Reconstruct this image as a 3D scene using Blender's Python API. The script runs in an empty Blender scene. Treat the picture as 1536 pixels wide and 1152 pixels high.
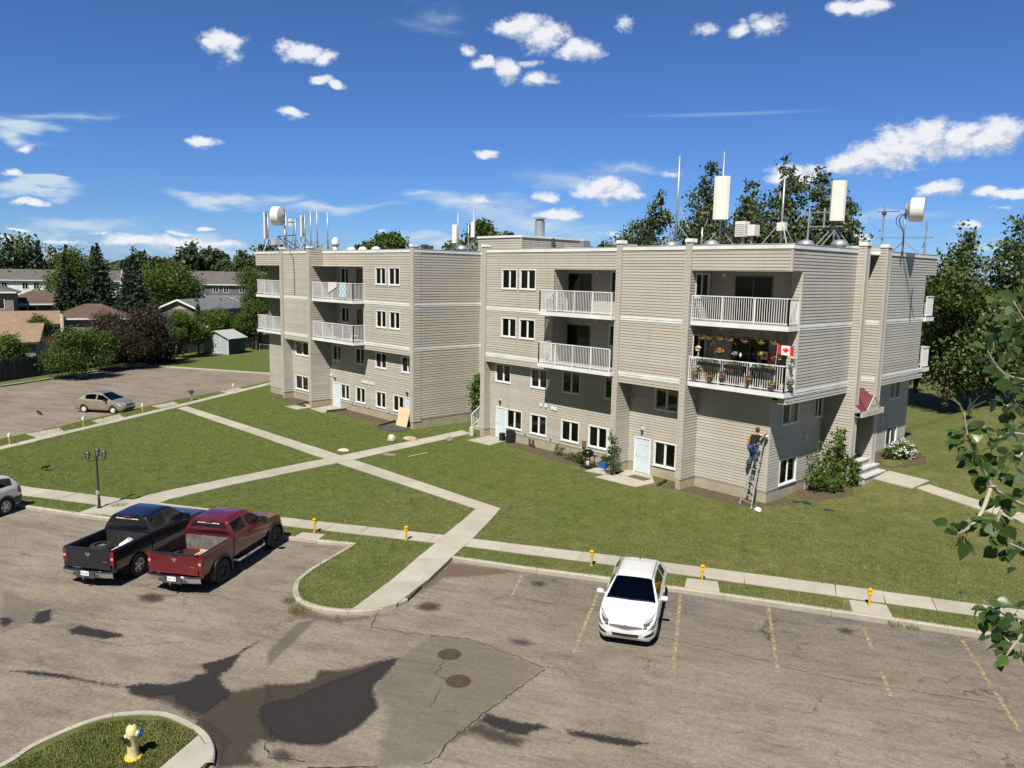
import bpy, math, random
import numpy as np
from mathutils import Vector, Matrix
from mathutils.bvhtree import BVHTree
from mathutils.geometry import tessellate_polygon
random.seed(7); RNG = np.random.default_rng(7)
scene = bpy.context.scene
col = scene.collection
PI = math.pi

# ------------------------------------------------------------------ mesh builder
class MB:
    def __init__(s): s.v = []; s.f = []; s.m = []
    def face(s, pts, m=0):
        n = len(s.v); s.v.extend([tuple(map(float, p)) for p in pts]); s.f.append(tuple(range(n, n+len(pts)))); s.m.append(m)
    def raw(s, vs, fs, m=0):
        n = len(s.v); s.v.extend([tuple(map(float, p)) for p in vs])
        for f in fs: s.f.append(tuple(i+n for i in f)); s.m.append(m)
    def box(s, x0, x1, y0, y1, z0, z1, m=0):
        s.raw([(x0,y0,z0),(x1,y0,z0),(x1,y1,z0),(x0,y1,z0),(x0,y0,z1),(x1,y0,z1),(x1,y1,z1),(x0,y1,z1)],
              [(0,3,2,1),(4,5,6,7),(0,1,5,4),(1,2,6,5),(2,3,7,6),(3,0,4,7)], m)
    def obox(s, c, ax, ay, az, m=0):            # oriented box: centre and three half vectors
        c, ax, ay, az = (Vector(q) for q in (c, ax, ay, az))
        vs = [c+i*ax+j*ay+k*az for k in (-1,1) for (i,j) in ((-1,-1),(1,-1),(1,1),(-1,1))]
        s.raw(vs, [(0,3,2,1),(4,5,6,7),(0,1,5,4),(1,2,6,5),(2,3,7,6),(3,0,4,7)], m)
    def bar(s, a, b, w, h=None, m=0, up=(0,0,1)):
        a, b = Vector(a), Vector(b); d = (b-a); L = d.length
        if L < 1e-6: return
        d.normalize(); up = Vector(up)
        if abs(d.dot(up)) > .99: up = Vector((0,1,0))
        sx = d.cross(up).normalized(); sz = sx.cross(d).normalized()
        s.obox((a+b)/2, d*L/2, sx*w/2, sz*(h or w)/2, m)
    def tube(s, pts, r, n=8, m=0, cap=True):
        pts = [Vector(p) for p in pts]; k = len(pts)
        rs = r if isinstance(r, (list, tuple)) else [r]*k
        ref = None; rings = []
        for i, p in enumerate(pts):
            t = (pts[min(i+1,k-1)]-pts[max(i-1,0)])
            if t.length < 1e-9: t = Vector((0,0,1))
            t.normalize()
            if ref is None:
                ref = Vector((1,0,0)) if abs(t.x) < .9 else Vector((0,1,0))
            u = (ref - t*ref.dot(t))
            if u.length < 1e-6: u = t.orthogonal()
            u.normalize(); ref = u; w = t.cross(u)
            rings.append([p + (u*math.cos(2*PI*j/n) + w*math.sin(2*PI*j/n))*rs[i] for j in range(n)])
        vs = [q for rg in rings for q in rg]; fs = []
        for i in range(k-1):
            for j in range(n):
                a = i*n+j; b = i*n+(j+1)%n; fs.append((a, b, b+n, a+n))
        if cap: fs.append(tuple(range(n-1,-1,-1))); fs.append(tuple(range((k-1)*n, k*n)))
        s.raw(vs, fs, m)
    def lathe(s, prof, c=(0,0,0), n=16, m=0, ax='z', cap=True):
        vs = []; fs = []
        for r, z in prof:
            for j in range(n):
                a = 2*PI*j/n; x, y = r*math.cos(a), r*math.sin(a)
                p = {'z':(x,y,z),'x':(z,x,y),'y':(y,z,x)}[ax]
                vs.append((c[0]+p[0], c[1]+p[1], c[2]+p[2]))
        for i in range(len(prof)-1):
            for j in range(n):
                a = i*n+j; b = i*n+(j+1)%n; fs.append((a,b,b+n,a+n))
        if cap: fs.append(tuple(range(n-1,-1,-1))); fs.append(tuple(range((len(prof)-1)*n, len(prof)*n)))
        s.raw(vs, fs, m)
    def prism(s, poly, z0, z1, m=0, mt=None):
        n = len(poly)
        if sum(poly[i][0]*poly[(i+1)%n][1]-poly[(i+1)%n][0]*poly[i][1] for i in range(n)) < 0: poly = poly[::-1]
        tris = tessellate_polygon([[Vector((p[0],p[1],0)) for p in poly]])
        vs = [(p[0],p[1],z1) for p in poly] + [(p[0],p[1],z0) for p in poly]
        ft = []
        for t in tris:
            a, b, c = (Vector((poly[i][0], poly[i][1])) for i in t)
            cr = (b-a).x*(c-a).y-(b-a).y*(c-a).x
            ft.append(tuple(t) if cr > 0 else tuple(t[::-1]))
        s.raw(vs, ft, m if mt is None else mt)
        s.raw(vs, [(i+n, (i+1)%n+n, (i+1)%n, i) for i in range(n)], m)
    def extrude_profile(s, prof, origin, u, w, length, m=0):   # 2D profile (a along u, b along z) extruded along w
        o = Vector(origin); u = Vector(u); w = Vector(w)*length; n = len(prof)
        vs = [o+u*a+Vector((0,0,b)) for a,b in prof]; vs += [v+w for v in vs]
        s.raw(vs, [(i,(i+1)%n,(i+1)%n+n,i+n) for i in range(n)]+[tuple(range(n-1,-1,-1)), tuple(range(n,2*n))], m)
    def build(s, name, mats, parent=None, smooth=False, angle=None):
        me = bpy.data.meshes.new(name)
        off = (0,0,0)
        if parent is not None:
            q = parent; off = Vector((0,0,0))
            while q is not None: off = off + q.location; q = q.parent
        me.from_pydata([(x-off[0], y-off[1], z-off[2]) for x,y,z in s.v], [], s.f)
        if not isinstance(mats, (list, tuple)): mats = [mats]
        for q in mats: me.materials.append(q)
        if len(mats) > 1: me.polygons.foreach_set('material_index', s.m)
        if smooth:
            me.polygons.foreach_set('use_smooth', [True]*len(s.f))
        me.update()
        if smooth and angle: me.set_sharp_from_angle(angle=math.radians(angle))
        o = bpy.data.objects.new(name, me); col.objects.link(o)
        if parent is not None: o.parent = parent
        return o

def tag(o, label=None, cat=None, group=None, kind=None):
    if label: o['label'] = label
    if cat: o['category'] = cat
    if group: o['group'] = group
    if kind: o['kind'] = kind
    return o
def thing(name, label, cat, loc=(0,0,0), group=None):
    o = bpy.data.objects.new(name, None); col.objects.link(o); o.location = loc; o.empty_display_size = .2
    bpy.context.view_layer.update() if False else None
    return tag(o, label, cat, group)
def copy_tree(o, parent=None):
    c = o.copy(); col.objects.link(c)
    if parent is not None: c.parent = parent
    for ch in list(o.children): copy_tree(ch, c)
    return c
def place(proto, first, loc, rz=0, label=None, scale=None):
    o = proto if first else copy_tree(proto)
    o.location = loc; o.rotation_euler = (0,0,rz)
    if label: o['label'] = label
    if scale: o.scale = scale if isinstance(scale,(tuple,list)) else (scale,)*3
    return o
def smoothstep(a, b, x):
    t = min(1, max(0, (x-a)/(b-a))); return t*t*(3-2*t)
def smooth_pts(P, k=5):
    P = [Vector(p) for p in P]; out = []
    for i in range(len(P)-1):
        a, b, c, d = P[max(i-1,0)], P[i], P[i+1], P[min(i+2,len(P)-1)]
        for j in range(k): t = j/k; out.append(.5*((2*b)+(c-a)*t+(2*a-5*b+4*c-d)*t*t+(3*b-a-3*c+d)*t**3))
    return out+[P[-1]]
def hz(x, y):                                     # lawn height: rises along the right-hand face of the block
    return .75*smoothstep(34.5, 45, y)*smoothstep(-21, -18.5, x)

# ------------------------------------------------------------------ materials
class NT:
    def __init__(s, name):
        s.mat = bpy.data.materials.new(name); s.mat.use_nodes = True
        s.t = s.mat.node_tree; s.bsdf = s.t.nodes['Principled BSDF']; s.out = s.t.nodes['Material Output']; s._co = None
    def n(s, typ, **kw):
        nd = s.t.nodes.new(typ)
        for k, v in kw.items(): setattr(nd, k, v)
        return nd
    def l(s, a, b): s.t.links.new(a, b)
    def co(s, kind='Object'):
        return s.n('ShaderNodeTexCoord').outputs[kind]
    def noise(s, scale, detail=4, rough=.55, vec=None, dist=0, out='Fac'):
        nd = s.n('ShaderNodeTexNoise'); nd.inputs['Scale'].default_value = scale; nd.inputs['Detail'].default_value = detail
        nd.inputs['Roughness'].default_value = rough; nd.inputs['Distortion'].default_value = dist
        s.l(vec if vec is not None else s.co(), nd.inputs['Vector']); return nd.outputs[out]
    def map(s, vec, scale=(1,1,1), rot=(0,0,0), loc=(0,0,0)):
        nd = s.n('ShaderNodeMapping'); nd.inputs['Scale'].default_value = scale; nd.inputs['Rotation'].default_value = rot; nd.inputs['Location'].default_value = loc
        s.l(vec, nd.inputs['Vector']); return nd.outputs[0]
    def ramp(s, fac, stops):
        nd = s.n('ShaderNodeValToRGB'); e = nd.color_ramp.elements
        while len(e) < len(stops): e.new(.5)
        for i, (p, c) in enumerate(stops):
            e[i].position = p; e[i].color = (c[0],c[1],c[2],1) if hasattr(c,'__len__') else (c,c,c,1)
        s.l(fac, nd.inputs[0]); return nd.outputs[0]
    def mix(s, fac, a, b, typ='MIX'):
        nd = s.n('ShaderNodeMix', data_type='RGBA', blend_type=typ)
        for k, v in ((0, fac), (6, a), (7, b)):
            sock = nd.inputs[k]
            if hasattr(v, 'links'): s.l(v, sock)
            elif isinstance(v, (int, float)): sock.default_value = v if k == 0 else (v,v,v,1)
            else: sock.default_value = (v[0],v[1],v[2],1)
        return nd.outputs[2]
    def math(s, op, a, b=None, c=None, clamp=False):
        nd = s.n('ShaderNodeMath', operation=op); nd.use_clamp = clamp
        for i, v in enumerate((a,b,c)):
            if v is None: continue
            if hasattr(v, 'links'): s.l(v, nd.inputs[i])
            else: nd.inputs[i].default_value = v
        return nd.outputs[0]
    def attr(s, name):
        nd = s.n('ShaderNodeAttribute'); nd.attribute_name = name; return nd
    def base(s, c):
        if hasattr(c, 'links'): s.l(c, s.bsdf.inputs['Base Color'])
        else: s.bsdf.inputs['Base Color'].default_value = (c[0],c[1],c[2],1)
    def bump(s, h, strength=.3, dist=.02):
        nd = s.n('ShaderNodeBump'); nd.inputs['Strength'].default_value = strength; nd.inputs['Distance'].default_value = dist
        s.l(h, nd.inputs['Height']); s.l(nd.outputs[0], s.bsdf.inputs['Normal'])
    def set(s, **kw):
        for k, v in kw.items():
            i = s.bsdf.inputs[k.replace('_',' ')]
            if hasattr(v, 'links'): s.l(v, i)
            else: i.default_value = v
        return s.mat

def plain(name, c, rough=.55, var=.12, scale=6, metal=0, bump=0, bscale=60, coat=0, spec=.5):
    t = NT(name)
    nz = t.noise(scale, 4)
    d = tuple(q*(1-var) for q in c); e = tuple(min(1, q*(1+var)) for q in c)
    t.base(t.ramp(nz, [(.3, d), (.7, e)]))
    if bump: t.bump(t.noise(bscale, 3), bump, .01)
    t.set(Roughness=rough, Metallic=metal, Specular_IOR_Level=spec)
    if coat: t.set(Coat_Weight=coat, Coat_Roughness=.04)
    return t.mat
CUMULUS = [(-1.1616,0.2534,0.0278,0.015,1),(-1.1762,0.2485,0.0146,0.0092,1),(-1.157,0.2408,0.0164,0.0152,0.5),(-1.0786,0.2506,0.0327,0.0129,1),(-1.0541,0.2483,0.0208,0.0104,1),(-1.0577,0.2214,0.0192,0.0079,1),(-1.0367,0.2162,0.0123,0.0072,1),(-1.0907,0.1839,0.0216,0.0082,1),(-1.1906,0.1444,0.0244,0.0081,1),(-0.8156,0.2892,0.041,0.0172,1),(-0.787,0.2802,0.0364,0.019,1),(-0.832,0.2931,0.0227,0.0111,1),(-0.7434,0.2645,0.0326,0.014,1),(-0.8327,0.244,0.0256,0.0161,1),(-0.8639,0.2499,0.0165,0.0089,1),(-0.8804,0.2633,0.0128,0.0071,0.7),(-0.7915,0.2336,0.0248,0.0099,1),(-0.8026,0.2511,0.0256,0.0054,0.5),(-0.6929,0.2925,0.0179,0.0102,0.6),(-0.5965,0.2831,0.0147,0.0076,0.5),(-0.5574,0.2805,0.0152,0.0093,0.8),(-0.524,0.2847,0.0249,0.0157,0.75),(-0.4181,0.2958,0.0304,0.0111,1),(-0.4423,0.2969,0.0195,0.0088,1),(-0.2833,0.1534,0.0336,0.0234,1),(-0.314,0.1507,0.0315,0.0225,1),(-0.3463,0.1526,0.0326,0.0275,1),(-0.3757,0.1471,0.0336,0.0316,1),(-0.4058,0.1385,0.0308,0.0239,1),(-0.4333,0.13,0.0284,0.0126,1),(-0.4875,0.1226,0.038,0.0156,1),(-0.4686,0.1168,0.0245,0.0092,1),(-0.3291,0.1025,0.0287,0.0113,1),(-0.2659,0.0953,0.0241,0.0076,1),(-0.2874,0.0968,0.0124,0.0068,1),(-0.7079,0.1064,0.0368,0.0195,1),(-0.683,0.1017,0.0274,0.0117,1),(-0.78,0.0968,0.0262,0.0089,0.8),(-0.7627,0.0759,0.0318,0.011,1),(-0.8543,0.1466,0.0195,0.0067,1),(-0.8636,0.0912,0.0159,0.006,0.6),(-1.3822,0.098,0.0148,0.0067,1),(-1.366,0.0668,0.018,0.0051,1),(-1.3689,0.1202,0.0102,0.005,0.6),(-1.189,0.0467,0.0149,0.0038,1),(-0.2999,0.0604,0.0197,0.0061,1),(-0.4097,0.0487,0.0197,0.0065,1),(-0.6287,0.1231,0.0134,0.0048,0.5),(-0.6894,0.0514,0.0204,0.006,0.5),(-1.3768,0.0375,0.0137,0.0034,0.8),(-1.3404,0.0247,0.0289,0.0044,0.6),(-1.2676,0.0294,0.0469,0.0073,0.8),(-1.2222,0.0286,0.0489,0.0074,0.8),(-1.1749,0.0278,0.0336,0.0057,0.7),(-1.2182,0.0387,0.0243,0.0028,0.7),(-1.3836,0.0253,0.0205,0.0051,0.7),(-1.301,0.0356,0.0104,0.0027,0.6),(-0.9822,0.0509,0.0092,0.004,0.5),(-0.2676,0.0808,0.0136,0.0034,0.5)]
CIRRUS = [(-1.3703,0.1455,0.0463,0.016,0.9),(-1.3328,0.1617,0.0716,0.0095,0.35),(-1.3651,0.0821,0.0407,0.0097,0.8),(-1.1658,0.0791,0.0683,0.0122,0.6),(-1.1052,0.085,0.0548,0.0125,0.4),(-1.0427,0.0684,0.0894,0.0128,0.55),(-0.9943,0.0675,0.0576,0.0081,0.35),(-0.8786,0.0828,0.1089,0.021,0.5),(-0.9451,0.0851,0.0498,0.0097,0.4),(-0.8113,0.0719,0.1004,0.0244,0.5),(-0.7457,0.1237,0.1065,0.0206,0.4),(-0.6803,0.1374,0.0963,0.011,0.35),(-0.9291,0.2941,0.0605,0.0181,0.28),(-1.2043,0.0254,0.1213,0.0139,0.6),(-1.3343,0.0199,0.0802,0.0101,0.45),(-0.7605,0.0562,0.1161,0.0205,0.35),(-1.3204,0.04,0.1024,0.0116,0.5),(-1.1066,0.0241,0.1202,0.0096,0.5),(-0.359,0.0648,0.1021,0.0103,0.4),(-0.2792,0.0388,0.0598,0.01,0.5),(-0.9284,0.0308,0.1347,0.0116,0.5)]
CAMM = Matrix(((0.682039, -0.114257, 0.722335),(0.731099, 0.08244, -0.677273),(0.017834, 0.990025, 0.139761)))
# ------------------------------------------------------------------ camera, sun, sky
cam = bpy.data.cameras.new('camera'); cam.sensor_width = 36; cam.lens = 1166.54/1536*36; cam.clip_end = 6000; cam.clip_start = .05
co_ = bpy.data.objects.new('camera', cam); col.objects.link(co_); scene.camera = co_
co_.matrix_world = Matrix.Translation((0,0,10.5)) @ CAMM.to_4x4()
SUN = Vector((.355,-.645,1)).normalized()
sl = bpy.data.lights.new('sun','SUN'); sl.energy = 5.0; sl.angle = math.radians(.5); sl.color = (1,.94,.83)
so = bpy.data.objects.new('sun', sl); col.objects.link(so); so.rotation_euler = SUN.to_track_quat('Z','Y').to_euler(); so.location = (0,0,40)
w = bpy.data.worlds.new('World'); scene.world = w; w.use_nodes = True
def build_sky():
    t = w.node_tree; N = t.nodes; L = t.links
    bg = N['Background']
    def nd(typ, **kw):
        x = N.new(typ)
        for k, v in kw.items(): setattr(x, k, v)
        return x
    def mth(op, a, b=None, clamp=False):
        x = nd('ShaderNodeMath', operation=op); x.use_clamp = clamp
        for i, v in enumerate((a, b)):
            if v is None: continue
            if hasattr(v, 'links'): L.new(v, x.inputs[i])
            else: x.inputs[i].default_value = v
        return x.outputs[0]
    sky = nd('ShaderNodeTexSky', sky_type='NISHITA', sun_disc=False)
    sky.sun_elevation = math.asin(SUN.z); sky.sun_rotation = math.atan2(SUN.x, SUN.y)
    sky.altitude = 700; sky.air_density = 1.0; sky.dust_density = .25; sky.ozone_density = 1.6
    tc = nd('ShaderNodeTexCoord'); sep = nd('ShaderNodeSeparateXYZ'); L.new(tc.outputs['Generated'], sep.inputs[0])
    az = mth('ARCTAN2', sep.outputs[0], sep.outputs[1]); el = mth('ARCSINE', sep.outputs[2])
    cmb = nd('ShaderNodeCombineXYZ'); L.new(az, cmb.inputs[0]); L.new(el, cmb.inputs[1]); P = cmb.outputs[0]
    def noise(vec, scale, detail, rough, out='Fac', sc=(1,1,1)):
        mp = nd('ShaderNodeMapping'); mp.inputs['Scale'].default_value = sc; L.new(vec, mp.inputs[0])
        x = nd('ShaderNodeTexNoise'); x.inputs['Scale'].default_value = scale; x.inputs['Detail'].default_value = detail; x.inputs['Roughness'].default_value = rough
        L.new(mp.outputs[0], x.inputs['Vector']); return x.outputs[out]
    def warp(vec, amt, scale, sc=(1,1,1), detail=3):
        c = noise(vec, scale, detail, .55, 'Color', sc)
        a = nd('ShaderNodeVectorMath', operation='SUBTRACT'); L.new(c, a.inputs[0]); a.inputs[1].default_value = (.5,.5,.5)
        b = nd('ShaderNodeVectorMath', operation='MULTIPLY_ADD'); L.new(a.outputs[0], b.inputs[0]); b.inputs[1].default_value = (amt, amt*.6, 0); L.new(vec, b.inputs[2])
        return b.outputs[0]
    def field(vec, blobs):
        acc = None
        for a, e, wd, h, k in blobs:
            v = nd('ShaderNodeVectorMath', operation='MULTIPLY_ADD'); L.new(vec, v.inputs[0])
            v.inputs[1].default_value = (1/wd, 1/h, 0); v.inputs[2].default_value = (-a/wd, -e/h, 0)
            ln = nd('ShaderNodeVectorMath', operation='LENGTH'); L.new(v.outputs[0], ln.inputs[0])
            q = nd('ShaderNodeMath', operation='MULTIPLY_ADD'); L.new(ln.outputs['Value'], q.inputs[0]); q.inputs[1].default_value = -k; q.inputs[2].default_value = k
            acc = q.outputs[0] if acc is None else mth('MAXIMUM', acc, q.outputs[0])
        return acc
    def mr(v, a, b, c=0, d=1):
        x = nd('ShaderNodeMapRange', interpolation_type='SMOOTHSTEP'); L.new(v, x.inputs[0])
        for i, q in enumerate((a,b,c,d)): x.inputs[i+1].default_value = q
        return x.outputs[0]
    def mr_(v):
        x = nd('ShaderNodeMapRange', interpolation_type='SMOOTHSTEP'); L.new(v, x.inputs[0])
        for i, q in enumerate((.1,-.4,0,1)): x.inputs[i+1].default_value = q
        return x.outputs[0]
    Pw = warp(P, .04, 22, (1,1.5,1), 4)
    fc = field(Pw, CUMULUS)
    puff = noise(P, 62, 8, .66, sc=(1,1.35,1))
    dens = mth('ADD', fc, mth('MULTIPLY', mth('SUBTRACT', puff, .5), 1.3))
    cov = mth('MULTIPLY', mr(dens, -.04, .60), mr(fc, -.25, .1))
    # sunlit tops, greyer undersides: compare the puff field a little higher up
    up = nd('ShaderNodeVectorMath', operation='ADD'); L.new(P, up.inputs[0]); up.inputs[1].default_value = (-.003,.009,0)
    fu = field(warp(up.outputs[0], .04, 22, (1,1.5,1), 2), [b for b in CUMULUS if b[2] > .012])
    puff2 = noise(up.outputs[0], 70, 4, .6, sc=(1,1.5,1))
    lit = mth('ADD', mth('MULTIPLY', mth('SUBTRACT', fc, fu), .9), mth('MULTIPLY', mth('SUBTRACT', puff, puff2), 1.6))
    shade = mr(lit, -.42, .26)
    ccol = nd('ShaderNodeMix', data_type='RGBA'); L.new(shade, ccol.inputs[0]); ccol.inputs[6].default_value = (7.4,8.6,10.6,1); ccol.inputs[7].default_value = (12.8,13.2,13.9,1)
    Pc = warp(P, .16, 7, (1,3,1), 4)
    fi = field(Pc, CIRRUS)
    wisp = noise(warp(P, .12, 12, (1,2,1)), 9, 7, .62, sc=(1,5,1))
    ci = mth('MULTIPLY', mr(fi, 0, .7), mr(wisp, .15, .62))
    tr = field(P, [(-.5640,.1920,.155,.0035,.5)]); ci = mth('ADD', ci, mth('MULTIPLY', mr(tr, 0, .6), .22))
    m1 = nd('ShaderNodeMix', data_type='RGBA'); L.new(mth('MULTIPLY', ci, 1.5, True), m1.inputs[0])
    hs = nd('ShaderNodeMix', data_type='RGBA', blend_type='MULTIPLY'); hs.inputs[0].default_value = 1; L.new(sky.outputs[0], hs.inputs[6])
    tint = nd('ShaderNodeValToRGB'); e = tint.color_ramp.elements; e[0].position = 0; e[0].color = (.62,.98,1.75,1); e[1].position = .3; e[1].color = (.56,.885,1.46,1)
    e.new(.08).color = (.54,.90,1.60,1); L.new(el, tint.inputs[0]); sun_side = mr_(sep.outputs[1]); dim = nd('ShaderNodeMix', data_type='RGBA', blend_type='MULTIPLY'); L.new(sun_side, dim.inputs[0]); L.new(tint.outputs[0], dim.inputs[6]); dim.inputs[7].default_value = (.55,.36,.22,1); L.new(dim.outputs[2], hs.inputs[7])  # unseen sky on the sun's side darkened, less blue, to deepen the shade
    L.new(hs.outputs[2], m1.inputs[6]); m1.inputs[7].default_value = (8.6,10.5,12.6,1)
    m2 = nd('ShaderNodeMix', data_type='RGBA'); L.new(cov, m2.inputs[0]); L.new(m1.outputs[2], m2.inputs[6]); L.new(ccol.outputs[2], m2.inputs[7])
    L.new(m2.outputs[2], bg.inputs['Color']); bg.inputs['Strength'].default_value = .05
    w.cycles.sampling_method = 'MANUAL'; w.cycles.sample_map_resolution = 512
build_sky()
scene.view_settings.view_transform = 'Standard'; scene.view_settings.look = 'None'; scene.view_settings.exposure = .42; scene.view_settings.gamma = 1
scene.cycles.max_bounces = 6; scene.cycles.diffuse_bounces = 1; scene.cycles.transparent_max_bounces = 12; scene.cycles.use_denoising = True
try: scene.cycles.denoiser = 'OPENIMAGEDENOISE'
except Exception: pass

# ------------------------------------------------------------------ shared materials
def m_siding():
    t = NT('beige vinyl siding')
    co = t.co()
    n1 = t.noise(.55, 5, .6, t.map(co, (1,1,.5))); n2 = t.noise(9, 3, .5, t.map(co, (.15,.15,6)))
    c = t.ramp(n1, [(.3,(.43,.41,.366)),(.72,(.50,.475,.428))])
    c = t.mix(1, c, t.ramp(t.n('ShaderNodeNewGeometry').outputs['Random Per Island'], [(0,.90),(1,1.05)]), 'MULTIPLY')
    c = t.mix(t.ramp(t.noise(1.6, 5, .65, t.map(co, (1,1,.10))), [(.52,0),(.72,.35)]), c, (.33,.30,.25))
    t.base(t.mix(t.ramp(n2, [(.35,0),(.7,.22)]), c, (.36,.335,.29)))
    t.bump(t.noise(2.2, 2, .5, t.map(co, (.5,.5,3))), .12, .03)
    return t.set(Roughness=.5, Specular_IOR_Level=.35)
SIDING = m_siding()
TRIM = plain('beige trim', (.47,.445,.40), .5, .05, 2)
WHITE = plain('white painted metal', (.78,.79,.80), .4, .05, 2)
WHITE_DIRTY = plain('weathered white fascia', (.74,.76,.78), .5, .1, 1.3)
def m_conc(name, c1, c2, sc=1.2, joint=False):
    t = NT(name); co = t.co()
    a = t.ramp(t.noise(sc, 6, .62), [(.3,c1),(.72,c2)])
    b = t.mix(t.ramp(t.noise(45, 3, .6), [(.35,0),(.75,.35)]), a, tuple(q*.72 for q in c1))
    if joint:
        g = t.n('ShaderNodeNewGeometry'); r = g.outputs['Random Per Island']
        b = t.mix(.5, b, t.ramp(r, [(0,.78),(1,1.1)]), 'MULTIPLY')
        b = t.mix(t.ramp(t.noise(2.3, 5, .7), [(.52,0),(.7,.4)]), b, (.30,.27,.21))
    t.base(b); t.bump(t.noise(70, 3), .25, .01)
    return t.set(Roughness=.85, Specular_IOR_Level=.2)
CONC = m_conc('pale path concrete', (.37,.345,.285), (.47,.445,.38), .9, True)
KERB = m_conc('kerb concrete', (.34,.315,.26), (.47,.44,.375), 1.6)
FOUND = m_conc('stuccoed foundation', (.33,.29,.225), (.46,.41,.33), 1.5)
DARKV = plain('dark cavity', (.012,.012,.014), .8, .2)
FLOORG = plain('grey deck membrane', (.30,.31,.33), .8, .15, 3)
SOFFIT = plain('beige soffit panel', (.42,.38,.32), .7, .06, 3)
GALV = plain('galvanised steel', (.42,.44,.46), .45, .18, 5, metal=.6)
DARKST = plain('dark weathered steel', (.10,.11,.13), .5, .25, 6, metal=.5)
BLACKP = plain('black plastic', (.014,.014,.016), .45, .3, 8)
RUBBER = plain('tyre rubber', (.016,.016,.017), .8, .2, 8)
CHROME = plain('chrome', (.72,.73,.75), .16, .06, 3, metal=1)
PANELW = plain('antenna radome', (.72,.72,.68), .42, .06, 1.5)
DOORB = plain('pale blue door paint', (.60,.70,.78), .42, .05, 3)
def m_glass(name, tint, rough=.02):
    t = NT(name); N = t
    tr = N.n('ShaderNodeBsdfTransparent'); tr.inputs[0].default_value = (*tint,1)
    gl = N.n('ShaderNodeBsdfGlossy'); gl.inputs['Roughness'].default_value = rough; gl.inputs['Color'].default_value = (.9,.93,.95,1)
    fr = N.n('ShaderNodeFresnel'); fr.inputs['IOR'].default_value = 1.55
    mx = N.n('ShaderNodeMixShader'); N.l(fr.outputs[0], mx.inputs[0]); N.l(tr.outputs[0], mx.inputs[1]); N.l(gl.outputs[0], mx.inputs[2])
    N.l(mx.outputs[0], N.out.inputs['Surface']); return N.mat
GLASS = m_glass('window glass', (.74,.78,.78))
def m_curtain(name, c1, c2):
    t = NT(name)
    wv = t.n('ShaderNodeTexWave'); wv.inputs['Scale'].default_value = 3.2; wv.inputs['Distortion'].default_value = 2.5
    t.l(t.map(t.co(), (1,1,.08)), wv.inputs['Vector'])
    t.base(t.ramp(wv.outputs['Fac'], [(.1,c1),(.9,c2)])); return t.set(Roughness=.9)
CURT = [m_curtain('grey blind', (.16,.16,.16), (.30,.29,.28)), m_curtain('beige curtain', (.27,.23,.18), (.42,.37,.29)),
        m_curtain('green curtain', (.07,.11,.09), (.16,.22,.18)), m_curtain('white blind', (.33,.34,.35), (.48,.49,.5))]
WALNUT = plain('weathered grey timber', (.33,.29,.24), .85, .3, 5, bump=.3)
PLY = plain('pale plywood', (.62,.50,.32), .7, .1, 3)
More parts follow.
